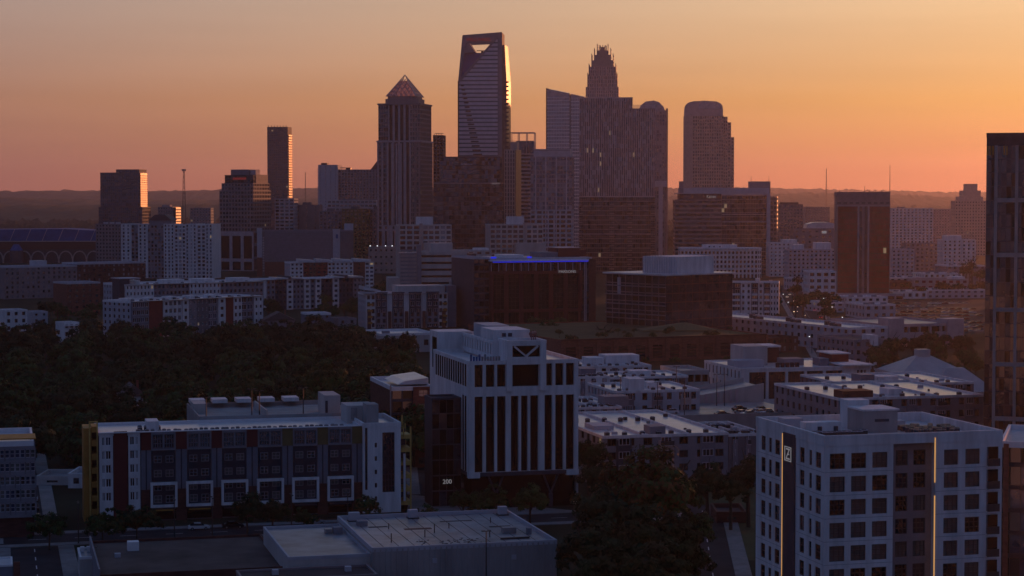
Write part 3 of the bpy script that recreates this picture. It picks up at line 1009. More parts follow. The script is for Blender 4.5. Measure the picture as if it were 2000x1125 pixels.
# barrel-vaulted tower at the right
b = Bld('barrel_top_tower', 'brown tower with barrel-vaulted top and stepped right side', 'tower', 1335, 2330, 1412, 2327, 36)
W = b.W
zt = b.Z(226)
st = dict(bay=2.8, fl=4.0, fw=.62, fh=.66, wall='tan_stone', gl=('glass_dark', 'glass_warm'), rev=.4)
b.grid((0, W, 0, 36), 'F', 0, zt, s0=b.U(1352), s1=W, **st)
b.plain((0, W, 0, 36), 'F', 0, zt, 'tan_stone', 0, b.U(1352))
for fc in 'LB': b.plain((0, W, 0, 36), fc, 0, zt, 'tan_stone')
b.grid((0, W, 0, 36), 'R', 0, zt, **st)
q = MB()
n = 10
hw = (b.U(1411) - b.U(1336)) / 2; uc = (b.U(1411) + b.U(1336)) / 2
zr, zz = b.Z(214), b.Z(197)
prof = [(uc - hw, zt), (uc + hw, zt)]
for k in range(n + 1):
    a = k / n * math.pi
    ca, sa = math.cos(a), math.sin(a)
    prof.append((uc + hw * math.copysign(abs(ca) ** .55, ca), zr + (zz - zr) * abs(sa) ** .75))
q.slab(prof, .5, 35)
q.build('barrel_vault', 'rose_granite', b.root)
q = MB()
q.slab([(b.U(1362), b.Z(213)), (b.U(1408), b.Z(213)), (b.U(1405), b.Z(203)), (b.U(1398), b.Z(198)), (b.U(1372), b.Z(198)), (b.U(1364), b.Z(204))], .1, .5)
q.build('vault_glazing', 'glass_grey', b.root)
for xa, xb, yt in ((1412, 1420, 228), (1420, 1427, 239), (1427, 1433, 268)):
    b.mass((b.U(xa), b.U(xb), 2, 32), 0, b.Z(yt), st, 'FR', 'roof_dark', ph=.5)
for k in range(3):
    bx('flue', b.root, uc - 2 + k * 3, uc - 1.4 + k * 3, 10, 10.6, zz - .3, zz + 1.2, 'dark_metal')
b.done()

# wide dark office with white lettering
b = Bld('ribbon_window_office', 'wide dark office with ribbon windows, white roof screen and white lettering', 'office block', 1318, 1800, 1504, 1797, 44)
W = b.W
um = b.U(1409)
rib = dict(bay=3.4, fl=3.9, fw=1.0, fh=.58, wall='granite', gl=('glass_dark', 'glass_warm', 'glass_black'), rev=.3, lit=.002)
b.mass((0, um, 0, 40), 0, b.Z(390), rib, 'FL', 'roof_dark')
b.mass((b.U(1327), um, 3, 40), b.Z(390), b.Z(378.5), dict(rib, wall='charcoal'), 'FL', 'roof_dark', ph=.3)
b.mass((um + .05, b.U(1496), -.5, 40), 0, b.Z(381), glass_fins('granite', ('glass_warm', 'glass_warm', 'glass_black'), 2.4, 3.9, fw=.95, fh=.85, rev=.12), 'F', 'roof_dark')
bx('end_pier', b.root, b.U(1497), W, -1.2, 40, 0, b.Z(378), 'pale_panel')
for y in (419, 434):
    bx('belt_course', b.root, um + .3, b.U(1496), -.8, -.5, b.Z(y), b.Z(y) + .5, 'pale_panel')
bx('roof_slab', b.root, b.U(1320), um, 1.5, 40, b.Z(378.5), b.Z(377.3), 'pale_panel')
b.B('roof_screen', (b.U(1328), W - .5, 5, 38), b.Z(378) - 1, b.Z(367), 'pale_panel')
b.B('lift_tower', (b.U(1327), b.U(1335), 4, 14), b.Z(378), b.Z(354), 'grey_panel')
b.B('stair_block', (b.U(1467), b.U(1507), 14, 36), b.Z(380), b.Z(354), 'grey_panel')
for x in (1470, 1505):
    bx('roof_aerial', b.root, b.U(x) - .12, b.U(x) + .12, 20, 20.3, b.Z(354), b.Z(343), 'dark_metal')
letters(b, 'Katten', 'F', (b.U(1327), um, 3, 40), b.U(1380) - b.U(1327), b.Z(386.4), 3.6, 'sign_white', n=.3, width=b.U(1398) - b.U(1380))
b.done()
b = Bld('shoulder_block', 'dark shoulder block beside the ribbon-windowed office', 'office block', 1504, 1830, 1517, 1829, 30)
b.mass((0, b.W, 0, 30), 0, b.Z(384), dict(bay=3, fl=4, fw=.8, fh=.6, wall='granite', gl=('glass_warm', 'glass_dark')), 'FR', 'roof_dark')
b.done()

# ------------------------------------------------------------------ middle distance, left
# stadium bowl: blue upper deck over an arcade
t = thing('stadium', 'stadium bowl with blue upper deck over a row of arches', 'stadium', (gx(60, 2080), 2080, 0), 0.02)
k = 2080 / F
zr = lambda y: zy(y, 2080)
hw = 135 * k
q = MB(); q.slab([(-hw, zr(471)), (hw, zr(471)), (hw, zr(451)), (hw * .45, zr(447)), (-hw, zr(449))], 1.5, 60); q.build('upper_deck', 'seat_blue', t)
q = MB()
for i in range(9):
    u = -hw + i * 2 * hw / 8.6
    q.tube((u, 1.2, zr(470)), (u + 5, 1.2, zr(448)), .3, .25, 5)
q.build('deck_trusses', 'pale_panel', t)
bx('deck_wall', t, -hw, hw, 2, 60, zr(487), zr(468), 'dark_brick')
bx('deck_edge', t, -hw, hw, .8, 2, zr(472), zr(470.6), 'pale_concrete')
for i in range(10):      # arches
    u = -hw + (i + .5) * 2 * hw / 10; r_ = hw / 10 * .86
    q = MB(); n = 8
    for j in range(n):
        a0, a1 = math.pi * j / n, math.pi * (j + 1) / n
        q.slab([(u + r_ * math.cos(a0), zr(505) + 7 * math.sin(a0)), (u + (r_ + 1) * math.cos(a0), zr(505) + 8.3 * math.sin(a0)),
                (u + (r_ + 1) * math.cos(a1), zr(505) + 8.3 * math.sin(a1)), (u + r_ * math.cos(a1), zr(505) + 7 * math.sin(a1))], 0, 2)
    q.build('arch', 'concrete', t)
    bx('pier', t, u - hw / 10 - .6, u - hw / 10 + .6, -.4, 2, 0, zr(505) + 2, 'tan_stone')
bx('inner_wall', t, -hw, hw, 4, 8, 0, zr(487), 'charcoal')
q = MB(); q.prism([(-14 + 7 * math.cos(a), -4 + 5 * math.sin(a)) for a in np.arange(10) * .628], 0, zr(489), 0)
q.prism([(-14 + 7 * math.cos(a), -4 + 5 * math.sin(a)) for a in np.arange(10) * .628], zr(489), zr(477), 1, top=[(-14 + 3 * math.cos(a), -4 + 2 * math.sin(a)) for a in np.arange(10) * .628])
q.build('entry_tower', ['charcoal', 'seat_blue'], t)

# striped residential slab
b = Bld('striped_apartments', 'wide white apartment slab striped by columns of windows', 'apartment block', 237, 1690, 415, 1676, 22)
W = b.W
zt = b.Z(437)
segs = [(237, 255), (255, 270), (270, 287), (287, 320), (320, 340), (340, 362), (362, 384), (384, 401), (401, 415)]
for i, (xa, xb) in enumerate(segs):
    off = .9 if i % 2 else 0.0
    ua, ub = b.U(xa), b.U(xb)
    st = dict(bay=3.3, fl=3.15, fw=.42 if i % 2 == 0 else .62, fh=.62, wall='white_stucco' if i % 2 == 0 or i > 4 else 'grey_panel', gl=('glass_dark', 'glass_black', 'glass_grey'), rev=.35)
    b.mass((ua, ub - .01, off, 22), 0, zt - (.8 if i % 2 else 0), st, 'FL', 'roof_grey', ph=.6)
    bx('stripe_pier', b.root, ua, ua + .7, off - .45, off, 0, zt - .9, 'white_stucco')
    if i > 4:
        bx('stripe_pier', b.root, (ua + ub) / 2 - .3, (ua + ub) / 2 + .3, off - .4, off, 0, zt - .9, 'white_stucco')
b.B('roof_pavilion', (b.U(287), b.U(330), 6, 18), zt - .9, b.Z(430), 'grey_panel')
q = MB(); q.slab([(b.U(285), b.Z(430)), (b.U(332), b.Z(430)), (b.U(318), b.Z(419)), (b.U(299), b.Z(419))], 5, 19); q.build('pavilion_roof', 'charcoal', b.root)
b.done()
b = Bld('brown_apartments', 'brown brick apartment wing joined to the striped white slab', 'apartment block', 187, 1700, 236.5, 1692, 22)
b.mass((0, b.W, 0, 22), 0, b.Z(437), dict(bay=3.2, fl=3.15, fw=.5, fh=.5, wall='granite', gl=('glass_dark', 'glass_black')), 'FL', 'roof_grey')
for i in range(3): bx('roof_unit', b.root, 4 + i * 6, 7 + i * 6, 6, 9, b.Z(437) - .5, b.Z(434), 'pale_panel')
b.done()

# long low brown building behind the left trees
b = Bld('long_brick_building', 'long low brick building with pale kinked roof before the stadium', 'apartment block', 8, 1335, 284, 1395, 30)
um = b.U(150)
st = dict(bay=3.6, fl=3.3, fw=.4, fh=.55, wall='dark_brick', gl=('glass_dark', 'glass_grey'))
b.mass((0, um, 0, 26), 0, b.Z(521), dict(st, wall='granite'), 'FR', 'roof_white', pm='pale_panel')
b.mass((um, b.W, 0, 26), 0, b.Z(517), st, 'FR', 'roof_white', pm='pale_panel')
b.B('roof_house', (b.U(75), b.U(98), 6, 16), b.Z(521) - .9, b.Z(511), 'pale_panel')
b.done()
b = Bld('small_brick_house', 'small two-storey brick block with white roof among the wood', 'house', 130, 1150, 195, 1162, 20)
b.mass((0, b.W, 0, 20), 0, b.Z(552), dict(bay=4, fl=3.2, fw=.4, fh=.45, wall='brick', gl=('glass_dark',)), 'FR', 'roof_white', pm='pale_panel'); b.done()
b = Bld('white_porch_house', 'white house with stacked porches half hidden by the wood', 'house', 124, 880, 153, 884, 10)
b.mass((0, b.W, 0, 10), 0, b.Z(630), dict(bay=2.4, fl=3, fw=.6, fh=.5, wall='white_stucco', gl=('glass_dark',)), 'FR', 'roof_white'); 
for y in (637, 648, 659): bx('porch_deck', b.root, -.8, b.W + .2, -1.6, 0, b.Z(y), b.Z(y) + .3, 'white_metal')
b.done()
b = Bld('flat_white_house', 'low flat-roofed white house at the edge of the wood', 'house', 8, 1010, 52, 1016, 14)
b.mass((0, b.W, 0, 14), 0, b.Z(606), dict(bay=4, fl=3.5, fw=.4, fh=.5, wall='white_stucco', gl=('glass_dark',)), 'FR', 'roof_white'); b.done()
b = Bld('flat_roof_shed', 'small flat-roofed shed beside the low white house', 'shed', 62, 1030, 92, 1034, 12)
b.mass((0, b.W, 0, 12), 0, b.Z(609), dict(bay=4, fl=3.5, fw=.3, fh=.4, wall='pale_panel', gl=('glass_dark',)), 'F', 'roof_white'); b.done()
def gable(name, label, x, D, wd, dp_, hwall, hroof, rz, wall='white_stucco'):
    t = thing(name, label, 'house', (gx(x, D), D, 0), rz)
    bx('wall', t, -wd / 2, wd / 2, 0, dp_, 0, hwall, wall)
    q = MB(); o = .5
    q.slab([(-wd / 2 - o, hwall - .2), (wd / 2 + o, hwall - .2), (0, hwall + hroof)], -o, dp_ + o)
    q.build('gable_roof', 'shingle', t)
    for u in (-wd * .25, wd * .25):
        for z in (1.0, 3.9):
            if z + 1.4 < hwall: bx('window', t, u - .5, u + .5, -.06, .02, z, z + 1.4, 'glass_dark')
    bx('chimney', t, wd * .2, wd * .2 + .7, dp_ * .5, dp_ * .5 + .7, hwall + hroof * .3, hwall + hroof + .8, 'brick')
    return t
gable('gabled_house', 'white gabled house whose gable peeks out of the woods', 258, 618, 8, 11, 6.5, 3.5, .3)
gable('gabled_house', 'grey shingled house in the gap behind the dark woods', 545, 1010, 16, 14, 6, 4, .2, 'grey_panel')
b = Bld('blue_flat_house', 'pale blue flat-roofed building in the trees below the white row', 'building', 600, 985, 646, 989, 14)
b.mass((0, b.W, 0, 14), 0, b.Z(612), dict(bay=4, fl=4, fw=.3, fh=.3, wall='blue_grey', gl=('glass_dark',)), 'FR', 'roof_white', pm='white_metal'); b.done()
b = Bld('row_end_house', 'plain grey rendered block beside the pale blue building', 'building', 660, 1000, 696, 1004, 14)
b.mass((0, b.W, 0, 14), 0, b.Z(622), dict(bay=4, fl=3.2, fw=.3, fh=.4, wall='grey_panel', gl=('glass_dark',)), 'FR', 'roof_dark'); b.done()

# panel-clad block with pale ends
b = Bld('panel_clad_block', 'long blue-grey block of horizontal panels with pale end towers', 'building', 502, 1730, 690, 1740, 30)
W = b.W
zt = b.Z(450)
b.plain((0, W, 0, 30), 'L', 0, zt, 'grey_panel'); b.plain((0, W, 0, 30), 'R', 0, zt, 'mid_grey'); b.plain((0, W, 0, 30), 'B', 0, zt, 'grey_panel')
b.plain((0, W, .6, 30), 'F', 0, zt, 'mid_grey')
b.roof((0, W, 0, 30), zt, 'roof_grey', 'grey_panel')
for i in range(13):
    z = b.Z(511) + i * (zt - b.Z(511) - .6) / 13
    bx('panel_course', b.root, b.U(517), b.U(649), -.1, .6, z, z + (zt - b.Z(511)) / 13 * .86, 'blue_grey')
bx('end_tower', b.root, 0, b.U(512), -1.2, 14, b.Z(503), b.Z(446), 'pale_panel')
bx('end_tower_base', b.root, 0, b.U(512), -1.0, 14, 0, b.Z(503), 'brick')
bx('end_tower', b.root, b.U(650), b.U(664), -1.2, 14, 0, zt + .5, 'pale_panel')
bx('blank_wing', b.root, b.U(664), b.U(682), -.6, 20, 0, b.Z(453), 'mid_grey')
bx('rear_tower', b.root, b.U(675), b.U(692), 20, 34, 0, b.Z(438), 'pale_panel')
for i in range(14): bx('stair_window', b.root, b.U(513), b.U(516), .3, .55, 4 + i * 2.2, 5.4 + i * 2.2, 'pale_panel')
bx('wall_emblem', b.root, b.U(656), b.U(660), -1.4, -1.2, b.Z(466), b.Z(458), 'seat_blue')
bx('brick_base', b.root, b.U(517), b.U(560), -.4, .6, 0, b.Z(512), 'brick')
b.done()

# mid-rises behind it
for (nm, lb, x0, x1, D, yt, wall, gl, bay, fw) in (
    ('balcony_midrise', 'dark mid-rise with pale balcony bands beside the brown stepped tower', 537, 575, 1905, 388, 'pale_panel', ('glass_black', 'glass_dark'), 4.4, .7),
    ('blank_midrise', 'plain brown mid-rise between the balcony block and the yellow grid block', 575, 624, 1925, 400, 'granite', ('glass_dark',), 9, .12),
    ('purple_midrise', 'purple-grey gridded mid-rise beside the yellow grid block', 624, 668, 1890, 412, 'blue_grey', ('glass_black', 'glass_dark'), 3.6, .6),
    ('yellow_grid_midrise', 'mid-rise with yellowish window grid before the hotel slab', 668, 722, 1880, 408, 'olive_panel', ('glass_black', 'glass_dark'), 3.6, .55),
    ('grey_grid_midrise', 'narrow grey gridded mid-rise touching the pyramid-topped tower', 722, 742, 1885, 408, 'grey_panel', ('glass_dark',), 3.4, .55)):
    b = Bld(nm, lb, 'apartment block', x0, D, x1 - .3, D - 1, 24)
    b.mass((0, b.W, 0, 24), 0, b.Z(yt), dict(bay=bay, fl=3.4, fw=fw, fh=.6, wall=wall, gl=gl, rev=.5), 'FR', 'roof_grey')
    b.B('roof_house', (b.W * .3, b.W * .62, 6, 14), b.Z(yt) - .9, b.Z(yt - 5), 'mid_grey')
    if 'balcony' in nm:
        for i in range(8): bx('balcony_rail', b.root, 1, b.W - 1, -1.2, 0, 22 + i * 3.4, 23.1 + i * 3.4, 'pale_panel')
    b.done()
b = Bld('terrace_midrise', 'stepped block with pale top storey below the hotel slab', 'apartment block', 640, 1960, 736, 1958, 24)
b.mass((0, b.W, 0, 24), 0, b.Z(391), dict(bay=4, fl=3.6, fw=.8, fh=.5, wall='pale_panel', gl=('glass_dark',), rev=.4), 'F', 'roof_grey'); b.done()

# brick-and-white apartments with shed roofs
def bay_block(name, label, x0, D0, x1, D1, dep, yt, bays, fl=3.1, group=None, faces='FL', roofm='roof_white', z0=0.0, each=True, nfl=None, rear='pale_panel', ph=.9, pm='white_metal'):
    """apartment block whose front is a row of differently clad bays; bays: (x_end, wall, depth offset, windows per bay, window frac)"""
    b = Bld(name, label, 'apartment block', x0, D0, x1, D1, dep, group)
    zt = b.Z(yt)
    n = nfl or max(1, round(zt / fl))
    ua = 0.0
    for (xe, wall, off, nc, fw, fh, frame) in bays:
        ub = min(b.U(xe), b.W)
        if nc:
            b.grid((ua, ub, off, dep), 'F', 0, zt, cols=nc, rows=n, fw=fw, fh=fh, wall=wall, gl=('glass_dark', 'glass_dark', 'glass_blue', 'glass_black'), each=each, style=(2, 1), frame=frame, rev=.25)
        else:
            b.plain((ua, ub, off, dep), 'F', 0, zt, wall)
        b.plain((ua, ub, off, dep), 'L', 0, zt, wall, dep - off - 1.6, dep - off)
        b.plain((ua, ub, off, dep), 'R', 0, zt, wall, 0, 1.6)
        ua = ub
    bk = (0, b.W, 1.5, dep)
    for fc in 'LRB':
        if fc in faces: b.grid(bk, fc, 0, zt, bay=3.6, fl=fl, fw=.4, fh=.5, wall=rear, gl=('glass_dark',))
        else: b.plain(bk, fc, 0, zt, rear)
    q = MB(); q.quad((0, -.9, zt - .06), (b.W, -.9, zt - .06), (b.W, 1.6, zt - .06), (0, 1.6, zt - .06)); q.build('roof_edge', roofm, b.root)
    b.roof(bk, zt, roofm, pm, ph)
    b.zt = zt; b.nfl = n
    return b

W1, C1, R1, G1 = 'white_stucco', 'charcoal', 'red_panel', 'grey_panel'
b = bay_block('red_and_white_apartments', 'red and white apartment row with tilted white roofs by the panel-clad block', 567, 1460, 730, 1478, 24, 513,
    [(592, W1, 0, 3, .5, .5, 'white_metal'), (603, R1, .6, 1, .5, .5, 'white_metal'), (618, 'brick', .2, 2, .5, .5, 'white_metal'), (640, R1, .5, 2, .5, .5, 'white_metal'), (655, W1, 0, 2, .6, .5, 'white_metal'),
     (672, W1, -.4, 2, .5, .5, 'dark_metal'), (690, W1, 0, 2, .4, .5, 'dark_metal'), (713, 'brick', .4, 1, .2, .4, 'white_metal'), (730, W1, 0, 2, .7, .5, 'dark_metal')], faces='LR', each=False)
for i, (xa, xb) in enumerate(((585, 615), (620, 650), (655, 690), (695, 728))):
    q = MB(); q.slab([(b.U(xa), b.zt + .3), (b.U(xb), b.zt + .3), (b.U(xb), b.zt + 1.6), (b.U(xa), b.zt + 2.6)], 3 + i, 14 + i); q.build('tilted_roof', 'roof_white', b.root)
    bx('clerestory', b.root, b.U(xa) + 1, b.U(xb) - 1, 4 + i, 13 + i, b.zt - .8, b.zt + .4, 'pale_panel')
b.done()
b = bay_block('white_row_apartments', 'long white apartment row with bright sloping roof patches above the trees', 495, 1200, 712, 1238, 26, 547,
    [(520, W1, 0, 0, 0, 0, ''), (537, G1, 0, 2, .5, .5, 'white_metal'), (560, C1, .6, 3, .5, .5, 'white_metal'), (572, W1, 0, 1, .5, .5, 'dark_metal'), (594, G1, .6, 3, .5, .5, 'white_metal'), (606, W1, 0, 1, .5, .5, 'dark_metal'),
     (616, G1, .5, 1, .5, .5, 'white_metal'), (627, W1, 0, 1, .5, .5, 'dark_metal'), (650, C1, .7, 3, .5, .5, 'white_metal'), (662, W1, 0, 1, .5, .5, 'dark_metal'), (690, C1, .6, 4, .5, .5, 'white_metal'), (712, G1, 0, 3, .5, .5, 'white_metal')], faces='L', each=False)
for xa, xb in ((540, 562), (570, 590), (652, 672), (682, 708)):
    q = MB(); q.slab([(b.U(xa), b.zt + .1), (b.U(xb), b.zt + .1), (b.U(xb), b.zt + .9), (b.U(xa), b.zt + 1.3)], -.6, 12); q.build('sloping_roof', 'roof_white', b.root)
for x in (565, 676): bx('roof_ridge', b.root, b.U(x) - .8, b.U(x) + .8, -.4, 16, b.zt, b.zt + 1.8, 'charcoal')
b.done()

# white apartment complex in the left middle
b = bay_block('bay_window_apartments', 'white apartment block with dark red and grey bays above the woods', 258, 958, 513, 1018, 24, 589,
    [(290, 'blue_grey', 0, 4, .8, .62, 'white_metal'), (318, R1, .5, 0, 0, 0, ''), (330, W1, 0, 1, .4, .42, 'dark_metal'), (356, W1, .7, 3, .6, .62, 'white_metal'), (368, W1, 0, 1, .4, .42, 'dark_metal'), (384, G1, .2, 2, .4, .42, 'white_metal'),
     (408, 'mid_grey', .5, 3, .4, .42, 'white_metal'), (426, G1, .9, 2, .75, .7, 'white_metal'), (440, W1, 0, 1, .4, .42, 'dark_metal'), (456, R1, .5, 0, 0, 0, ''), (472, W1, 0, 2, .5, .5, 'dark_metal'), (496, 'blue_grey', .8, 2, .78, .7, 'white_metal'), (513, W1, 0, 2, .4, .42, 'dark_metal')], faces='LR', nfl=5)
ROOFS = [(b, (2, b.W - 2, 2.5, 22), b.zt - .9, 46)]
for i in range(5):
    u = 5 + i * 13
    bx('roof_house', b.root, u, u + 5, 12, 18, b.zt - .9, b.zt + .9, 'white_stucco')
b.done()
b = bay_block('rear_white_apartments', 'rear wing of white apartments with roof stair houses behind the bay-windowed block', 245, 1040, 515, 1085, 30, 556,
    [(300, W1, 0, 8, .4, .5, 'dark_metal'), (370, G1, .6, 9, .5, .5, 'white_metal'), (430, W1, 0, 8, .4, .5, 'dark_metal'), (515, G1, .5, 10, .5, .5, 'white_metal')], faces='L', each=False)
ROOFS.append((b, (3, b.W - 3, 3, 27), b.zt - .9, 40))
for i, (xa, xb) in enumerate(((255, 285), (330, 372), (392, 432), (465, 500))):
    bx('stair_house', b.root, b.U(xa), b.U(xb), 8, 16, b.zt - .9, b.zt + 1.8, 'white_stucco')
b.B('dark_corner_tower', (-2.5, 3, 2, 12), 0, b.Z(545), 'charcoal')
bx('tower_canopy', b.root, -3, 9, 1.5, 13, b.Z(545), b.Z(543.5), 'pale_panel')
b.done()

# garage and apartments left of the dark red office
b = Bld('parking_garage', 'tall pale concrete parking garage with dark open decks', 'garage', 778, 1165, 945, 1172, 44)
W = b.W
zt = b.Z(492)
b.grid((b.U(823), b.U(912), 0, 44), 'F', b.Z(575), b.Z(496), cols=6, rows=6, fw=1.0, fh=.32, wall='pale_concrete', gl=('glass_black',), rev=2.0, sill=.7)
b.plain((b.U(823), b.U(912), 0, 44), 'F', 0, b.Z(575), 'pale_concrete')
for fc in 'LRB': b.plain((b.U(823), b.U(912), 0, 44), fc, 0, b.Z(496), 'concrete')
b.roof((b.U(823), b.U(912), 0, 44), b.Z(493), 'roof_grey', 'pale_concrete')
b.B('stair_tower', (b.U(780), b.U(823), -1, 14), 0, b.Z(494), 'concrete')
for i in range(16): bx('stair_tower_band', b.root, b.U(782), b.U(813), -1.15, -1, 4 + i * 2.2, 4.9 + i * 2.2, 'grey_panel')
b.B('lift_core', (b.U(814), b.U(822), -2, 4), 0, b.Z(479), 'grey_panel')
b.B('roof_block', (b.U(846), b.U(886), 10, 24), zt - 1, b.Z(476), 'pale_concrete')
b.B('dark_return', (b.U(916), b.U(930), -.3, 20), 0, b.Z(496), 'charcoal')
b.B('side_wing', (b.U(758), b.U(780), -1.5, 16), 0, b.Z(542), 'pale_concrete')
b.done()
b = Bld('low_parking_deck', 'lower concrete parking deck with dark slots beside the dark red office', 'garage', 893, 1078, 928, 1080, 26)
b.grid((0, b.W, 0, 26), 'F', 0, b.Z(550), cols=3, rows=7, fw=1.0, fh=.36, wall='pale_concrete', gl=('glass_black',), rev=2.0)
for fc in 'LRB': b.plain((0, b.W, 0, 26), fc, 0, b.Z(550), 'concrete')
b.roof((0, b.W, 0, 26), b.Z(550), 'roof_grey', 'pale_concrete'); b.done()
b = bay_block('gabled_bay_apartments', 'grey apartments with dark framed bays on red brick bases, beside the low parking deck', 715, 1035, 874, 1046, 24, 574,
    [(733, W1, 0, 2, .6, .6, 'dark_metal'), (755, C1, -.5, 2, .66, .66, 'white_metal'), (766, W1, .3, 0, 0, 0, ''), (788, C1, -.5, 2, .66, .66, 'white_metal'), (799, W1, .3, 0, 0, 0, ''), (822, C1, -.5, 2, .66, .66, 'white_metal'), (833, W1, .3, 0, 0, 0, ''), (856, C1, -.5, 2, .66, .66, 'white_metal'), (874, W1, 0, 2, .6, .6, 'dark_metal')], faces='LR', nfl=5)
for xa, xb in ((733, 755), (766, 788), (799, 822), (833, 856)):
    bx('bay_hood', b.root, b.U(xa) - .3, b.U(xb) + .3, -1.0, 0, b.zt + .1, b.zt + .8, 'charcoal')
    bx('lower_bay', b.root, b.U(xa) + .2, b.U(xb) - .2, -.62, -.52, 2, b.Z(611), 'grey_panel')
    for k in range(2):
        for j in range(2):
            u0_ = b.U(xa) + .7 + k * (b.U(xb) - b.U(xa)) / 2
            bx('window', b.root, u0_, u0_ + 1.6, -.7, -.62, 3 + j * 3.2, 5 + j * 3.2, 'glass_dark')
for x in (758, 791, 825): bx('brick_pier', b.root, b.U(x), b.U(x + 5.5), -.9, .3, 0, b.Z(609), 'brick')
for x in (717, 863): bx('brick_corner', b.root, b.U(x), b.U(x + 7), -.6, 0, 0, b.Z(609), 'brick')
for xa in (718, 864): 
    for j in range(4): bx('balcony', b.root, b.U(xa), b.U(xa + 8), -1.6, 0, 2.5 + j * 3.2, 3.5 + j * 3.2, 'ochre')
bx('eaves_slab', b.root, -2, b.U(735), -2, 10, b.zt + .3, b.zt + .9, 'pale_panel')
q = MB(); q.slab([(-1, b.zt + 2.0), (b.U(745), b.zt + 1.0), (b.U(745), b.zt + 1.6), (-1, b.zt + 4.0)], 2, 16); q.build('tilted_roof', 'roof_white', b.root)
b.B('white_end_wall', (b.U(874), b.U(892), 1, 20), 0, b.Z(560), 'blue_grey')
b.B('grey_upper_storey', (b.U(780), b.U(872), 4, 20), b.zt - .9, b.Z(560), 'pale_concrete')
b.done()
b = Bld('low_white_shop', 'long low white shop building behind the white-framed office', 'shop', 742, 872, 850, 880, 30)
b.mass((0, b.W, 0, 30), 0, b.Z(652), dict(bay=9, fl=6, fw=.25, fh=.3, wall='pale_concrete', gl=('glass_dark',)), 'F', 'roof_white', pm='white_metal')
bx('roof_unit', b.root, 3, 6, 6, 9, b.Z(652) - .5, b.Z(649), 'blue_grey'); b.done()

# twin concrete offices with sunset in their windows
for (nm, lb, x0, x1, D, yt) in (('concrete_office', 'concrete office with white roof box above the parking garage', 780, 882, 1520, 439), ('concrete_office', 'concrete office with white roof box above the dark red office', 957, 1061, 1590, 438)):
    b = Bld(nm, lb, 'office block', x0, D, x1, D + 6, 30)
    st = dict(bay=4.6, fl=3.9, fw=.74, fh=.62, wall='pale_concrete', gl=('glass_dark', 'glass_warm', 'glass_grey'), rev=.6)
    um = b.W * .42 if x0 < 900 else b.W * .66
    b.grid((0, um - 1, 0, 30), 'F', 0, b.Z(yt), **dict(st, gl=('glass_dark', 'glass_dark', 'glass_warm'))); b.grid((um + 1, b.W, 0, 30), 'F', 0, b.Z(yt), **st)
    bx('stair_core', b.root, um - 1, um + 1, -.8, 4, 0, b.Z(yt) + 1, 'tan_stone')
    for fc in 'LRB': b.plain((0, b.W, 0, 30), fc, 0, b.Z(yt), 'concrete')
    b.roof((0, b.W, 0, 30), b.Z(yt), 'roof_grey', 'pale_concrete')
    b.B('roof_box', (b.W * .36, b.W * .66, 6, 18), b.Z(yt) - .9, b.Z(yt - 15), 'white_stucco')
    b.B('lower_wing', (b.W * .45, b.W * .98, -14, -1), 0, b.Z(474), 'pale_concrete')
    b.done()
b = Bld('low_pale_annex', 'low pale annexes between the parking garage and the dark red office', 'building', 880, 1400, 960, 1404, 24)
b.mass((0, b.W, 0, 24), 0, b.Z(489), dict(bay=6, fl=4, fw=.5, fh=.4, wall='pale_concrete', gl=('glass_dark',)), 'F', 'roof_white')
b.B('roof_step', (b.W * .6, b.W * .95, 4, 16), b.Z(489) - .9, b.Z(485), 'white_stucco'); b.done()

# dark red office with blue light line
b = Bld('dark_red_office', 'dark red brick office with glazed bays and a glowing blue light line on its roof', 'office block', 928, 1030, 1160, 1052, 40)
W = b.W
zt = b.Z(518)
b.grid((b.U(928), b.U(958), 2, 40), 'F', 0, b.Z(503), bay=2.6, fl=3.9, fw=.86, fh=.7, wall='charcoal', gl=('glass_black', 'glass_dark'))
b.plain((0, b.U(958), 2, 40), 'L', 0, b.Z(503), 'charcoal'); b.plain((0, b.U(958), 2, 40), 'B', 0, b.Z(503), 'charcoal'); b.plain((0, b.U(958), 2, 40), 'R', 0, b.Z(503), 'charcoal')
b.roof((0, b.U(958), 2, 40), b.Z(503), 'roof_grey', 'pale_panel')
u0, u1 = b.U(960), b.U(1134)
zf, zc = b.Z(532), b.Z(606)
bk = (u0, u1, 0, 40)
npb = 6
pw = (u1 - u0) / npb
ops = [(pw * i + pw * .14, pw * i + pw * .86, zc, b.Z(535)) for i in range(npb)] + [(pw * i + pw * .14, pw * i + pw * .86, 1.0, b.Z(612)) for i in range(npb)]
b.holes(bk, 'F', 0, zf, ops, .8, 'oxblood')
for o_ in ops:
    b.window(bk, 'F', *o_, -.8, style=(3, 9 if o_[3] > 20 else 1), frame='charcoal', gl='glass_black', name='window_bay')
for fc in 'LRB': b.plain(bk, fc, 0, zf, 'oxblood')
for i in range(npb + 1):
    bx('brick_pier', b.root, u0 + pw * i - pw * .10, u0 + pw * i + pw * .10, -.5, 0, zc - 1, zf, 'oxblood')
bx('brick_band', b.root, u0 - 1, u1 + 1, -.6, 0, zf - 1.2, zf + .4, 'oxblood')
bx('sill_band', b.root, u0 - 1, u1 + 1, -.55, 0, zc - 1.3, zc - .4, 'oxblood')
b.grid((u0, u1, 3, 38), 'F', zf, b.Z(514), bay=2.4, fl=6, fw=.9, fh=.9, wall='charcoal', gl=('glass_black', 'glass_dark'))
for fc in 'LRB': b.plain((u0, u1, 3, 38), fc, zf, b.Z(514), 'charcoal')
for i in range(13): bx('column', b.root, u0 + pw * i / 2 - .15, u0 + pw * i / 2 + .15, .4, .7, zf + .4, b.Z(515), 'pale_panel')
bx('roof_canopy', b.root, u0 - 1, b.U(1150), -.5, 38, b.Z(511), b.Z(508.4), 'white_metal')
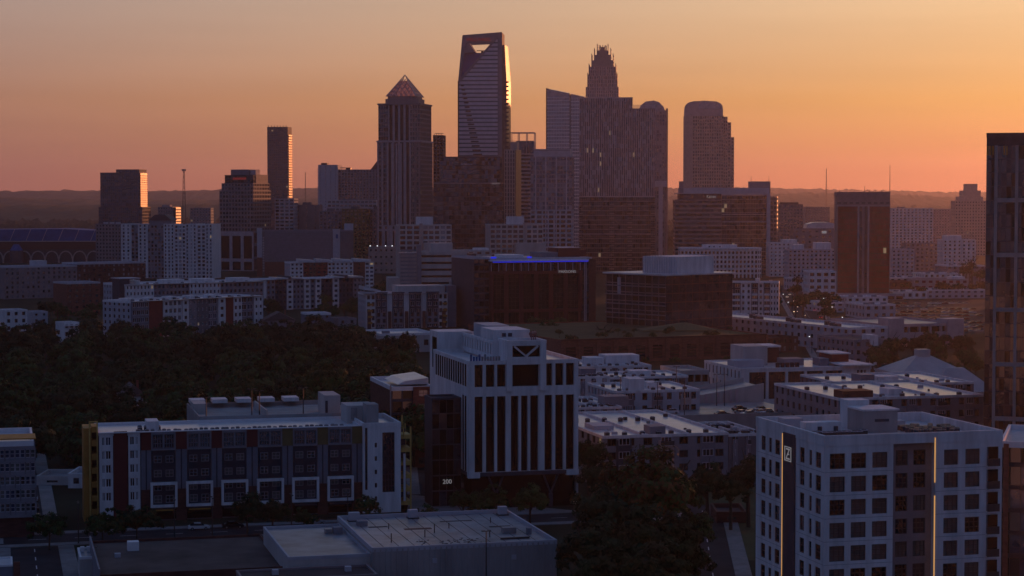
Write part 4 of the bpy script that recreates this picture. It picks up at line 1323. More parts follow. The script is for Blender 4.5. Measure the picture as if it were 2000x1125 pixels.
bx('light_line', b.root, u0 + .5, b.U(1148), -.9, -.55, b.Z(513.2), b.Z(511.4), 'led_blue')
bx('light_line', b.root, u0, u0 + 3, 1, 1.3, b.Z(505.5), b.Z(502), 'led_blue'); bx('light_line', b.root, b.U(1031), b.U(1040), 1, 1.3, b.Z(505.5), b.Z(502), 'led_blue')
bx('roof_slab', b.root, u0, b.U(1162), 4, 36, b.Z(508.4), b.Z(505), 'pale_panel')
bx('roof_box', b.root, b.U(990), b.U(1030), 6, 20, b.Z(505), b.Z(499), 'white_metal')
bx('roof_box', b.root, b.U(1063), b.U(1100), 8, 22, b.Z(505), b.Z(495), 'blue_grey')
bx('roof_brick_house', b.root, b.U(1104), b.U(1146), 10, 26, b.Z(505), b.Z(487), 'oxblood'); bx('roof_brick_house', b.root, b.U(1120), b.U(1164), 14, 30, b.Z(505), b.Z(491), 'oxblood')
bx('house_coping', b.root, b.U(1104) - .3, b.U(1146) + .3, 9.8, 26, b.Z(487), b.Z(486), 'pale_panel')
b.grid((u1 + 1, b.U(1152), 1.2, 40), 'F', 0, b.Z(514), bay=2.2, fl=3.9, fw=.9, fh=.85, wall='charcoal', gl=('glass_black', 'glass_warm'))
for u in (b.U(1143), b.U(1146)): bx('mullion_fin', b.root, u - .15, u + .15, .6, 1.2, 0, b.Z(515), 'pale_panel')
bx('end_wing', b.root, b.U(1152), W + 1.5, 1, 40, 0, b.Z(508), 'dark_brick')
letters(b, 'PARSONS', 'F', bk, b.U(1090) - u0, zf - .85, 2.0, 'sign_white', n=.7, width=b.U(1124) - b.U(1090))
b.done()

# ------------------------------------------------------------------ middle distance, right
# glass office with white roof box
b = Bld('glass_corner_office', 'reddish dark glass office with white roof edge and big white roof box', 'office block', 1184, 935, 1300, 905, 46)
W = b.W
zt = b.Z(534)
cg = dict(bay=4.6, fl=4.1, fw=.94, fh=.9, wall='granite', gl=('glass_dark', 'glass_black', 'glass_warm'), rev=.15, tilt=.01)
bk = (0, W, 0, 44)
b.grid(bk, 'F', 0, zt, **cg)
b.grid(bk, 'R', 0, zt, **dict(cg, gl=('glass_warm',), wall='dark_brick'))
b.plain(bk, 'L', 0, zt, 'granite'); b.plain(bk, 'B', 0, zt, 'granite')
q = MB()
q.prism([(-1.2, -1.2), (W + 1.2, -1.2), (W + 1.2, 45), (-1.2, 45)], zt, zt + .7)
q.build('roof', 'roof_white', b.root)
for y in (557, 574, 592, 610):
    bx('floor_edge', b.root, -.3, W + .2, -.45, 0, b.Z(y), b.Z(y) + .45, 'grey_panel')
bx('terrace_slot', b.root, b.U(1207), b.U(1213), -.35, 0, b.Z(574), b.Z(540), 'rose_granite')
q = MB()
q.prism([(W * .42, 8), (W * .94, 10), (W * .94, 34), (W * .42, 34)], zt + .7, zt + 8.4)
q.build('roof_box', 'white_stucco', b.root)
for i in range(14): bx('roof_box_rib', b.root, W * .42 + i * W * .04, W * .42 + i * W * .04 + .12, 7.7, 8.05, zt + .7, zt + 8.4, 'pale_panel')
for i in range(6): bx('roof_antenna', b.root, W * .45 + i * 1.9, W * .45 + i * 1.9 + .12, 9, 9.1, zt + 8.4, zt + 10 + random.random(), 'dark_metal')
b.done()
# its podium of brick with planted terrace
b = Bld('brick_podium', 'long low brick podium carrying a planted terrace', 'podium', 1098, 815, 1498, 850, 110)
W = b.W
zt = b.Z(664)
nb = 12
bk = (0, W, 0, 110)
ops = [((i + .22) * W / nb, (i + .78) * W / nb, 1.2, zt - 3.2) for i in range(nb)]
b.holes(bk, 'F', 0, zt, ops, .5, 'brick')
for o_ in ops:
    for j in range(4): bx('louvre', b.root, o_[0], o_[1], .1, .5, o_[2] + j * (o_[3] - o_[2]) / 4, o_[2] + (j + .7) * (o_[3] - o_[2]) / 4, 'dark_brick')
for i in range(nb + 1): bx('brick_pilaster', b.root, i * W / nb - .6, i * W / nb + .6, -.5, 0, 0, zt - .4, 'brick')
for fc in 'LRB': b.plain(bk, fc, 0, zt, 'brick')
q = MB(); q.quad((0, 0, zt - .5), (W, 0, zt - .5), (W, 110, zt - .5), (0, 110, zt - .5)); q.build('terrace', 'grass', b.root)
bx('coping', b.root, -.2, W + .2, -.5, .3, zt - .4, zt + .25, 'dark_brick')
b.done()
PODIUM = (b, zt)
# terrace pavilion with a broad hipped roof
t = thing('terrace_pavilion', 'terrace pavilion with broad olive hipped roof before the glass corner office', 'pavilion', (gx(1330, 880), 880, zy(664, 880)), .1)
q = MB(); q.prism([(-18, -6), (15, -6), (15, 8), (-18, 8)], 4.2, 4.7); q.prism([(-18, -6), (15, -6), (15, 8), (-18, 8)], 4.7, 7.6, top=[(1, 0), (3, 0), (3, 2), (1, 2)]); q.build('hipped_roof', 'olive_panel', t)
for u in np.linspace(-15, 13, 8): bx('column', t, u - .3, u + .3, -4, -3.4, -.6, 4.2, 'pale_panel')
bx('glazed_wall', t, -13, 12, -1.5, 5, -.6, 4.2, 'glass_dark')

# curved white office with lit right end
t = thing('curved_office', 'white rounded office with window grid, right end flushed red', 'office block', (gx(1405, 1690), 1690, 0), 0)
k = 1690 / F; zt = zy(487, 1690)
hw = 76 * k
pts = [(-hw, 0)] + [(-hw + 2 * hw * i / 10, 0 - 2.0 * math.sin(math.pi * i / 10)) for i in range(1, 10)] + [(hw, 1.5), (hw + 3.5, 6), (hw + 4, 14), (hw, 24), (-hw, 24)]
q = MB(); g = MB()
for i in range(len(pts)):
    a, c = Vector(pts[i]), Vector(pts[(i + 1) % len(pts)])
    L = (c - a).length; nn = max(1, round(L / 3.4)); nrm = Vector(((c - a).y, -(c - a).x)).normalized()
    for j in range(nn):
        p0, p1 = a + (c - a) * (j / nn), a + (c - a) * ((j + 1) / nn)
        pa, pb = p0 + (p1 - p0) * .22, p0 + (p1 - p0) * .78
        q.quad((p0.x, p0.y, 0), (pa.x, pa.y, 0), (pa.x, pa.y, zt), (p0.x, p0.y, zt)); q.quad((pb.x, pb.y, 0), (p1.x, p1.y, 0), (p1.x, p1.y, zt), (pb.x, pb.y, zt))
        for fl_ in range(6):
            z0_ = zt - 1.6 - fl_ * 3.9
            q.quad((pa.x, pa.y, z0_), (pb.x, pb.y, z0_), (pb.x, pb.y, z0_ + 1.6), (pa.x, pa.y, z0_ + 1.6))
        ia, ib = pa - nrm * .4, pb - nrm * .4
        g.quad((ia.x, ia.y, 0), (ib.x, ib.y, 0), (ib.x, ib.y, zt - 1), (ia.x, ia.y, zt - 1))
q.build('wall', 'white_stucco', t); g.build('window_panes', 'glass_black', t, kind='stuff')
q = MB(); q.prism([(p[0] * 1.01, p[1] - .5 if p[1] < 5 else p[1]) for p in pts], zt, zt + 1.2); q.build('cornice', 'white_stucco', t)
bx('roof_box', t, gx(1374, 1690) - gx(1405, 1690), gx(1441, 1690) - gx(1405, 1690), 5, 16, zt + 1.2, zy(478, 1690), 'white_stucco')
for u in (-8, -4, 1): bx('roof_box_vent', t, u - .6, u + .6, 4.9, 5.0, zt + 1.6, zt + 2.8, 'charcoal')

# white mid apartments
b = bay_block('balcony_apartments', 'grey-white apartment block with paired balconies by the avenue', 1395, 1085, 1522, 1080, 26, 552,
    [(1410, W1, 0, 2, .5, .5, 'dark_metal'), (1421, W1, .4, 1, .5, .5, 'dark_metal'), (1447, C1, .8, 2, .7, .66, 'white_metal'), (1468, W1, 0, 2, .4, .5, 'dark_metal'), (1481, C1, .8, 1, .7, .66, 'white_metal'), (1492, W1, 0, 1, .4, .5, 'dark_metal'), (1505, C1, .8, 1, .7, .66, 'white_metal'), (1522, W1, 0, 3, .45, .5, 'dark_metal')], faces='LR', roofm='roof_grey')
for x in (1412, 1475): bx('roof_house', b.root, b.U(x), b.U(x + 9), 6, 12, b.zt - .9, b.zt + 2.2, 'white_stucco')
for xa, xb in ((1422, 1446), (1469, 1480), (1493, 1504)):
    for j in range(5): bx('balcony', b.root, b.U(xa), b.U(xb), -1.0, .8, 2.6 + j * 3.1, 3.6 + j * 3.1, 'white_metal')
b.done()

# tower with a red sunset sheen painted into its glass colour
b = Bld('red_sheen_tower', 'square tower with sunset sheen painted into its dark red glass, stone top band', 'tower', 1634, 1335, 1738, 1331, 36)
W = b.W
zt = b.Z(375)
uc0, uc1 = b.U(1676), b.U(1696)
gw = dict(bay=2.0, fl=3.8, fw=.95, fh=.9, wall='dark_brick', gl=('glass_painted_sheen',), rev=.1, tilt=.015)
bk = (0, W, 0, 36)
b.grid(bk, 'F', b.Z(575), b.Z(403), s0=.8, s1=uc0, **gw); b.grid(bk, 'F', b.Z(575), b.Z(403), s0=uc1, s1=W - .3, **gw)
b.grid(bk, 'F', b.Z(575), b.Z(403), s0=uc0, s1=uc1, cols=2, fl=3.8, fw=.5, fh=1.0, wall='granite', gl=('glass_warm',), rev=.4)
b.plain(bk, 'F', b.Z(403), zt, 'granite'); b.plain(bk, 'F', 0, b.Z(575), 'granite')
b.plain(bk, 'F', b.Z(575), b.Z(403), 'granite', 0, .8); b.plain(bk, 'F', b.Z(575), b.Z(403), 'granite', W - .3, W)
for fc in 'LRB': b.plain(bk, fc, 0, zt, 'granite')
for u in (uc0, uc1): bx('centre_pier', b.root, u - .5, u + .5, -.5, 0, 0, b.Z(403), 'rose_granite')
bx('top_band', b.root, -.2, W + .2, -.4, 0, b.Z(403), b.Z(401), 'rose_granite')
for u in np.linspace(1.5, W - 1.5, 9): bx('louvre_slot', b.root, u - 1.2, u + 1.2, -.12, 0, b.Z(398), b.Z(395), 'charcoal')
b.roof(bk, zt, 'roof_dark', 'granite')
for u, h in ((2, 1.5), (W * .53, 4), (W * .62, 1.5), (W * .85, 1.2)): bx('roof_aerial', b.root, u - .12, u + .12, 6, 6.2, zt - .5, zt + h, 'dark_metal')
bx('base_wing', b.root, b.U(1618), b.U(1764), -6, -.5, 0, b.Z(572), 'rose_granite')
for i in range(9): bx('base_opening', b.root, b.U(1622) + i * 5.4, b.U(1622) + i * 5.4 + 4.2, -6.15, -6, b.Z(583), b.Z(577), 'glass_black')
b.done()

# far right cluster
def simple(nm, lb, cat, x0, x1, D, yt, wall, gl, bay=3.4, fl=3.4, fw=.5, fh=.5, dep=24, roof='roof_grey', extra=None, rot=0, faces='FLR'):
    b = Bld(nm, lb, cat, x0, D, x1, D + rot, dep)
    b.mass((0, b.W, 0, dep), 0, b.Z(yt), dict(bay=bay, fl=fl, fw=fw, fh=fh, wall=wall, gl=gl), faces, roof)
    for e in extra or ():
        b.B(e[0], (b.U(e[1]), b.U(e[2]), e[5] if len(e) > 5 else 4, dep - 4), b.Z(yt) - .9, b.Z(e[3]), e[4])
    b.done()
    return b
simple('white_grid_tower', 'white gridded apartment tower beside the red-sheened tower', 'apartment block', 1741, 1822, 2260, 407, 'white_stucco', ('glass_dark', 'glass_black'), 4.2, 3.3, .5, .55, extra=(('roof_house', 1758, 1768, 404, 'grey_panel'),))
b = simple('stepped_stone_tower', 'stepped stone tower with flat cap beside the big dark tower', 'tower', 1865, 1925, 2330, 392, 'tan_stone', ('glass_dark', 'glass_warm'), 3.4, 3.5, .5, .5, extra=(('upper_tier', 1873, 1921, 384, 'tan_stone'), ('upper_tier', 1880, 1917, 372, 'tan_stone', 6), ('cap', 1888, 1911, 359, 'tan_stone', 8)))
simple('dusky_slab', 'plain dusky slab behind the white gridded tower', 'apartment block', 1822, 1866, 2420, 408, 'rose_granite', ('glass_dark',), 3.4, 3.4, .45, .5)
simple('white_fin_block', 'white apartment block with dark left return before the stepped stone tower', 'apartment block', 1842, 1906, 1705, 468, 'white_stucco', ('glass_dark', 'glass_black'), 4, 3.3, .4, .5, extra=(('lit_roof_house', 1850, 1880, 460, 'white_stucco'),))
simple('grey_slab', 'grey slab between the red-sheened tower and the white fin block', 'apartment block', 1742, 1786, 1640, 487, 'pale_panel', ('glass_dark',), 3.4, 3.3, .45, .5)
simple('violet_block', 'broad violet-grey block with dark windows behind the depot rooftops', 'apartment block', 1770, 1842, 1760, 475, 'grey_panel', ('glass_dark', 'glass_warm'), 4, 3.4, .5, .5)
simple('long_school', 'long low pale building with paired windows behind the bright car park', 'building', 1785, 1892, 1390, 545, 'rose_granite', ('glass_black', 'glass_painted_sheen'), 5, 4.5, .55, .45, extra=(('roof_house', 1862, 1888, 541, 'white_stucco'),))
simple('low_brick_school', 'low brick wing beside the long pale building', 'building', 1740, 1784, 1400, 550, 'brick', ('glass_black',), 5, 4.5, .5, .4)
simple('dark_left_block', 'dark blocky building beside the car-park skyline with pale fin', 'office block', 1524, 1568, 2000, 399, 'granite', ('glass_dark',), 3.4, 3.6, .5, .5, extra=(('roof_house', 1528, 1560, 395, 'charcoal'),))
simple('pale_left_slab', 'pale slab behind the dark blocky building', 'apartment block', 1572, 1620, 2600, 404, 'grey_panel', ('glass_dark',), 3.4, 3.4, .5, .5)
b = simple('dome_roof_hall', 'low hall with pale arched roof beside the red-sheened tower', 'hall', 1550, 1640, 1870, 447, 'grey_panel', ('glass_dark',), 6, 5, .4, .4)
q = MB(); q.slab([(b.U(1575), b.Z(446)), (b.U(1634), b.Z(446)), (b.U(1634), b.Z(437)), (b.U(1618), b.Z(434)), (b.U(1590), b.Z(434.5)), (b.U(1577), b.Z(438))], 2, 22); q.build('arched_roof', 'roof_white', b.root)
bx('screen', b.root, b.U(1605), b.U(1614), -.4, 0, b.Z(456), b.Z(451), 'sign_white')
simple('pale_terrace_block', 'pale terraced block stepping down beside the ribbon-windowed office', 'apartment block', 1503, 1560, 1720, 474, 'white_stucco', ('glass_dark',), 3.6, 3.4, .4, .45, extra=(('upper_step', 1530, 1558, 468, 'white_stucco'),))
simple('courtyard_block', 'grey apartment block with many bays beside the red-sheened tower', 'apartment block', 1540, 1632, 1545, 487, 'pale_panel', ('glass_dark', 'glass_black'), 3.2, 3.2, .5, .5, extra=(('roof_house', 1552, 1572, 478, 'white_stucco'), ('roof_house', 1595, 1625, 474, 'white_stucco')))
simple('small_white_shop', 'small flat white shop at the foot of the red-sheened tower', 'shop', 1580, 1634, 1290, 530, 'white_stucco', ('glass_black', 'glass_warm'), 5, 4.5, .6, .5, roof='roof_white')
simple('left_far_block', 'small pale block on the far plain beside the mast', 'building', 372, 412, 2450, 406, 'grey_panel', ('glass_dark',), 3.4, 3.4, .5, .5)
simple('slim_pale_block', 'pale narrow block between the striped slab and the brown stepped tower', 'apartment block', 412, 428, 1950, 438, 'pale_panel', ('glass_dark',), 3.4, 3.3, .5, .5)

# big dark tower at the right edge
b = Bld('framed_glass_tower', 'tall dark glass tower gridded by pale stone frames behind the corner apartment block', 'tower', 1925, 505, 2130, 497.5, 30)
W = b.W
zt, zc = b.Z(260), b.Z(284)
bk = (0, W, 0, 30)
xs = [1925, 1944, 1984.5, 2025, 2066, 2107, 2130]
gl = ('glass_black', 'glass_dark', 'glass_dark', 'glass_warm')
flh = (b.Z(284) - b.Z(391)) / 4
for i in range(len(xs) - 1):
    ua, ub = b.U(xs[i]), min(b.U(xs[i + 1]), W)
    b.grid(bk, 'F', b.Z(391) - flh * 20, zc, s0=ua, s1=ub, bay=1.25, rows=24, fw=.93, fh=.93, wall='charcoal', gl=gl, rev=.08, tilt=.008, lit=.004)
b.plain(bk, 'F', 0, b.Z(391) - flh * 20, 'charcoal'); b.plain(bk, 'F', zc, zt, 'charcoal')
for fc in 'LRB': b.plain(bk, fc, 0, zt, 'charcoal')
b.roof(bk, zt, 'roof_dark', 'charcoal')
for x in xs[1:-1]: bx('stone_pier', b.root, b.U(x) - .38, b.U(x) + .38, -.45, 0, 0, zc, 'concrete')
for j in range(6):
    z = b.Z(391) - flh * 4 * j
    bx('stone_band', b.root, b.U(1944), W, -.4, 0, z - .55, z + .55, 'concrete')
for xa in (1926, 1931, 1936, 1958, 1963): 
    bx('lit_blind', b.root, b.U(xa), b.U(xa + 3), -.02, 0, b.Z(303), b.Z(285), 'ochre')
b.done()
b = Bld('blue_annex', 'low blue-black glass annex beside the corner apartment block', 'building', 1958, 335, 2040, 333, 26)
b.mass((0, b.W, 0, 26), 0, b.Z(862), dict(bay=1.7, fl=3.6, fw=.92, fh=.8, wall='navy_panel', gl=('glass_blue', 'glass_black', 'glass_dark'), rev=.1), 'F', 'roof_white', pm='white_metal')
bx('brick_edge', b.root, b.U(1965), b.U(1975), -.4, 0, 0, b.Z(866), 'brick'); b.done()

# ------------------------------------------------------------------ foreground buildings
A = math.tan(R(14.5))         # the near street grid runs 14.5 degrees off the picture plane
def line(x0, D0, x1):
    """distance at which a line through (x0, D0) along the street grid meets sight line x1"""
    k = (x1 - CX) / F; X0 = gx(x0, D0)
    return (D0 - A * X0) / (1 - A * k)

# white-framed office with black glass (the number 200)
b = Bld('white_framed_office', 'white-framed office with black glass strips and a V-braced portal on top', 'office block', 915, 432, 1130, line(915, 432, 1130), 42)
W = b.W
zt, zm1, zm0, zb = b.Z(706), b.Z(766), b.Z(775.5), b.Z(924)
bk = (0, W, 0, 20)
def strips(bk, face, za, zb_, pos, wd, rev=1.0, m='white_stucco'):
    S, f = b.fm(bk, face)
    return [(p, p + wd, za, zb_) for p in pos]
up = [(b.U(926) + .1, b.U(943)), (b.U(949), b.U(966)), (b.U(971), b.U(988)), (b.U(1001), b.U(1053)), (b.U(1066), b.U(1079)), (b.U(1085), b.U(1101)), (b.U(1106), b.U(1122))]
lo = [(b.U(926) + .1, b.U(943)), (b.U(949), b.U(966)), (b.U(971), b.U(988)), (b.U(998), b.U(1013)), (b.U(1018), b.U(1031)), (b.U(1036), b.U(1052)), (b.U(1064), b.U(1079)), (b.U(1085), b.U(1101)), (b.U(1106), b.U(1122))]
ops = [(a, c, zm1 + 1.0, b.Z(713)) for a, c in up] + [(a, c, zb, zm0) for a, c in lo]
b.holes(bk, 'F', zb - .001, zt, [(a, c, d, e) for a, c, d, e in ops], .9, 'white_stucco')
for i, (a, c, d, e) in enumerate(ops):
    b.window(bk, 'F', a, c, d, e, -.9, style=(3 if c - a > 4 else 2, round((e - d) / 3.4)), frame='glass_black', gl='glass_black', name='window_strip')
bx('corner_foot', b.root, -.1, b.U(937), -.15, 1.2, zb - 1.2, zb + .02, 'white_stucco'); bx('corner_foot', b.root, b.U(1107), W + .1, -.15, 1.2, zb - 1.2, zb + .02, 'white_stucco')
# left flank in fine strips
sd = 36
bkL = (0, W, 0, sd)
posu = [2.2 + i * 2.3 for i in range(14)]
opl = [(sd - p - 1.6, sd - p, zm1 + 1.0, b.Z(713)) for p in posu] + [(sd - p - 1.6, sd - p, zb, zm0) for p in posu if p < 5.5]
opl = [(a, c, d, e) for a, c, d, e in opl if a > .3]
b.holes(bkL, 'L', zb - .001, zt, opl, .12, 'white_stucco')
for a, c, d, e in opl:
    b.window(bkL, 'L', a, c, d, e, -.12, style=(1, round((e - d) / 3.4)), frame='glass_black', gl='glass_black', name='window_strip')
b.plain(bkL, 'R', 0, zt, 'white_stucco'); b.plain(bkL, 'B', 0, zt, 'white_stucco')
b.roof(bkL, zt, 'roof_white', 'white_stucco', ph=.7)
# portal and rear spine
ua, ub = b.U(991), b.U(1066)
zp = b.Z(667)
b.holes((ua, ub, -.5, 8), 'F', zt - .5, zp, [(b.U(1000) - ua, b.U(1054) - ua, b.Z(699), b.Z(677))], .8, 'white_stucco')
b.window((ua, ub, -.5, 8), 'F', b.U(1000) - ua, b.U(1054) - ua, b.Z(699), b.Z(677), -.8, style=(1, 1), frame='glass_black', gl='glass_black', name='portal_window')
uc = b.U(1027)
for s_ in (-1, 1):
    q = MB(); q.tube((uc, -.3, b.Z(698)), (uc + s_ * (b.U(1050) - uc), -.3, b.Z(678)), .28, None, 4); q.build('brace', 'white_stucco', b.root)
for (xa, xb) in ((989, 999), (1054, 1066)):
    bx('portal_leg', b.root, b.U(xa), b.U(xb), -.55, 0, zm1, zp, 'white_stucco')
bx('portal_sill', b.root, ua, ub, -.6, 0, zt - .9, b.Z(700), 'white_stucco')
b.plain((ua, ub, -.5, 8), 'L', zt - .5, zp, 'white_stucco'); b.plain((ua, ub, -.5, 8), 'R', zt - .5, zp, 'white_stucco'); b.plain((ua, ub, -.5, 8), 'B', zt - .5, zp, 'white_stucco')
b.roof((ua, ub, -.5, 8), zp, 'roof_white', 'white_stucco', ph=.5)
bkS = (b.U(978), ub, 8, 40)
zs_ = zp - .6
b.grid(bkS, 'L', zt - .5, zs_, bay=2.4, rows=1, fw=.4, fh=.6, wall='white_stucco', gl=('glass_black',), sill=.7)
for fc in 'FRB': b.plain(bkS, fc, zt - .5, zs_, 'white_stucco')
b.roof(bkS, zs_, 'roof_white', 'white_stucco', ph=.5)
bx('roof_plant', b.root, b.U(985), b.U(1058), 10, 22, zs_ - .5, b.Z(652), 'white_stucco'); bx('roof_plant', b.root, b.U(1000), b.U(1048), 24, 36, zs_ - .5, zs_ + 2.4, 'pale_panel')
for u in (2, 3.4): bx('plant_vent', b.root, b.U(985) + u, b.U(985) + u + .9, 9.9, 10.02, zs_ + .8, zs_ + 1.6, 'charcoal')
q = MB()
for k_ in range(3): q.tube((b.U(1050) + .6 * k_, 5 + k_ * .5, zp - .3), (b.U(1050) + .6 * k_, 5 + k_ * .5, zp + 1.9), .12, .1, 5)
q.tube((b.U(1048), 5, zp + 1), (b.U(1060), 6, zp + 1.2), .5, .5, 8); q.build('antenna_cluster', 'copper', b.root)
# projecting rear-left bay and black glass wing
z_l = b.Z(672)
bx('rear_bay', b.root, 1.3, 9.6, 37, 46, 0, zt + 4.0, 'white_stucco')
bx('rear_bay_window', b.root, 1.25, 1.32, 38.2, 43, zm1 + 2, zt + 2.6, 'glass_black')
b.grid((-6.6, -.1, 7, 15), 'F', 0, zm0 - .8, bay=1.8, fl=3.4, fw=.94, fh=.92, wall='charcoal', gl=('glass_black', 'glass_black', 'glass_warm'), rev=.06)
for fc in 'LRB': b.plain((-6.6, -.1, 7, 15), fc, 0, zm0 - .8, 'charcoal')
b.roof((-6.6, -.1, 7, 15), zm0 - .8, 'roof_dark', 'charcoal', ph=.3)
# dark recessed base with V columns
bx('recessed_base', b.root, 1.2, W - .6, 1.6, sd - 1, 0, zb - .05, 'glass_black')
bx('soffit', b.root, .1, W - .1, .1, sd, zb - .9, zb - .05, 'charcoal')
for x in (970, 1078):
    for s_ in (-1, 1):
        q = MB(); q.tube((b.U(x), .8, 3.0), (b.U(x) + s_ * 1.7, .8, zb - .9), .22, None, 5); q.build('v_column', 'charcoal', b.root)
    bx('column_foot', b.root, b.U(x) - .4, b.U(x) + .4, .4, 1.2, 0, 3.0, 'charcoal')
letters(b, '200', 'F', (-6.6, -.1, 7, 15), 2.3, 5.0, 1.4, 'sign_white', n=.15)
for i in range(11):
    bx('parapet_letter', b.root, b.U(918) + i * .63, b.U(918) + i * .63 + .42, -.05, .1, zt + .05, zt + (1.5 if i in (0, 3, 5) else 1.0), 'seat_blue' if i < 4 else 'grey_metal')
b.done()

# corner apartment block with the Z sign
b = Bld('corner_apartment_block', 'white corner apartment block with lit amber strips and a square letter sign', 'apartment block', 1613, 274, 1962, 281, 25)
W = b.W
zt = b.Z(852)
fl = 45.8 * 274 / F
bk = (0, W, 0, 25)
r0, r1 = b.U(1748.5), b.U(1831)
nfl = 9
zrow = [b.Z(917.5) - i * fl for i in range(nfl)]       # window sills, top floor first
wh = 31 * 274 / F
def cut(face, cols, wd_h=None, bk_=bk, s0=0, s1=None, wall='white_stucco', top=zt, style=(3, 3), frame='dark_metal', glc=('glass_green', 'glass_green', 'glass_black'), rev=.28):
    ops = []
    for (a, c) in cols:
        for z in zrow:
            if z > .5: ops.append((a, c, z, z + wh))
    b.holes(bk_, face, 0, top, ops, rev, wall, s0, s1)
    for (a, c, d, e) in ops:
        b.window(bk_, face, a, c, d, e, -rev, style=style if c - a > 1 else (1, 2), frame=frame, gl=random.choice(glc))
pw = lambda xa, xb: (b.U(xa), b.U(xb))
cut('F', [pw(1624, 1654), pw(1666, 1695.5), pw(1707.5, 1737)], s0=0, s1=r0)
cut('F', [pw(1848, 1876), pw(1890, 1918.5)], s0=r1 + .01, s1=W)
rb = (r0, r1, 1.1, 25)
cut('F', [(b.U(1760) - r0, b.U(1783.5) - r0), (b.U(1795) - r0, b.U(1819) - r0)], bk_=rb, wall='granite', top=b.Z(860), glc=('glass_black', 'glass_green', 'glass_warm'))
b.plain(rb, 'L', 0, 0.01, 'granite')
b.wall.quad((r0, 0, 0), (r0, 1.1, 0), (r0, 1.1, zt), (r0, 0, zt), b.wi('white_stucco')); b.wall.quad((r1, 1.1, 0), (r1, 0, 0), (r1, 0, zt), (r1, 1.1, zt), b.wi('white_stucco'))
for z in zrow:      # loggias at the right corner
    if z > .5:
        bx('loggia', b.root, b.U(1932), b.U(1954), -.05, .02, z - .3, z + wh + .2, 'glass_black')
        bx('loggia_frame', b.root, b.U(1932), b.U(1933.5), -.12, -.05, z - .3, z + wh + .2, 'grey_panel')
        bx('balcony_rail', b.root, b.U(1931.5), b.U(1955), -.5, -.42, z - .35, z + .75, 'dark_metal')
        bx('balcony_slab', b.root, b.U(1931.5), b.U(1955), -.55, 0, z - .5, z - .35, 'white_stucco')
# left flank: narrow windows either side of a dark sign panel
def VL(x):      # distance along the left face (from its back) for sight line x
    k_ = (x - CX) / F; dv = Vector((-b.d.y, b.d.x))
    v = (k_ * b.p.y - b.p.x) / (dv.x - k_ * dv.y)
    return 25 - v
lw = [(1489, 1497.5), (1504, 1509.5), (1516, 1525.5), (1565, 1574), (1583.5, 1588.5), (1596, 1606.5)]
cut('L', [(VL(a), VL(c)) for a, c in lw], style=(1, 2), glc=('glass_black', 'glass_dark'), rev=.22)
b.plain(bk, 'R', 0, zt, 'white_stucco'); b.plain(bk, 'B', 0, zt, 'white_stucco')
pa, pb = 25 - VL(1534), 25 - VL(1557)
bx('sign_panel', b.root, -.22, 0, pb, pa, 0, zt - 1.0, 'charcoal')
bx('light_strip', b.root, -.30, -.12, pa, pa + .12, 0, zt - 1.2, 'led_amber')
bx('light_strip', b.root, r1 - .16, r1 - .02, -.12, .0, b.Z(951), b.Z(862), 'led_amber'); bx('light_strip', b.root, r1 - .16, r1 - .02, -.12, .0, 0, b.Z(977), 'led_amber')
# square sign with the letter
sv0, sv1, sz0, sz1 = pb + (pa - pb) * .22, pb + (pa - pb) * .78, zt - 5.0, zt - 2.9
sgn = bx('sign_board', b.root, -.30, -.22, sv0, sv1, sz0, sz1, 'charcoal')
for (v0, v1, z0, z1) in ((sv0, sv1, sz1 - .12, sz1), (sv0, sv1, sz0, sz0 + .12), (sv0, sv0 + .16, sz0, sz1), (sv1 - .16, sv1, sz0, sz1)):
    bx('sign_border', b.root, -.36, -.30, v0, v1, z0 + .001, z1 - .001, 'sign_white')
q = MB(); h_ = sz1 - sz0; L_ = sv1 - sv0
for (v0, v1, z0, z1) in ((.22, .78, .78, .88), (.22, .78, .12, .22), (.30, .55, .45, .53)):
    q.box(-.36, -.30, sv0 + L_ * v0, sv0 + L_ * v1, sz0 + h_ * z0, sz0 + h_ * z1)
q.poly([(-.36, sv0 + L_ * .22, sz0 + h_ * .78), (-.36, sv0 + L_ * .36, sz0 + h_ * .78), (-.36, sv0 + L_ * .78, sz0 + h_ * .22), (-.36, sv0 + L_ * .64, sz0 + h_ * .22)])
q.build('sign_letter', 'sign_white', b.root)
for i in range(9):      # open joints between the wall panels, floor by floor
    zj = zrow[0] - .45 - i * fl
    if zj > 1:
        bx('panel_joint', b.root, .02, r0 - .02, -.012, 0, zj, zj + .05, 'grey_panel'); bx('panel_joint', b.root, r1 + .02, b.U(1930), -.012, 0, zj, zj + .05, 'grey_panel')
        bx('panel_joint', b.root, -.012, 0, pa + .2, 24.9, zj, zj + .05, 'grey_panel'); bx('panel_joint', b.root, -.012, 0, .1, pb - .1, zj, zj + .05, 'grey_panel')
# roof: high parapet, plant boxes
b.roof(bk, zt, 'roof_white', 'white_stucco', ph=1.3, th=.35)
bx('recess_coping', b.root, r0, r1, .7, 1.2, b.Z(860) - .1, b.Z(860) + .15, 'charcoal')
zr_ = zt - 1.3
bx('stair_house', b.root, 11.4, 16.8, 12.0, 17.5, zr_, zr_ + 3.2, 'concrete'); bx('stair_house_cap', b.root, 11.2, 17.0, 11.8, 17.7, zr_ + 3.2, zr_ + 3.45, 'white_stucco')
bx('lift_house', b.root, 11.6, 15.0, 17.8, 20.6, zr_, zr_ + 4.2, 'white_stucco')
bx('louvre', b.root, 13.2, 15.4, 11.9, 12.0, zr_ + 1.6, zr_ + 2.0, 'charcoal')
bx('duct_box', b.root, 2.6, 8.2, 12.6, 14.6, zr_, zr_ + 1.7, 'white_stucco'); bx('duct_box', b.root, 2.0, 5, 19, 21.5, zr_, zr_ + 1.6, 'pale_panel')
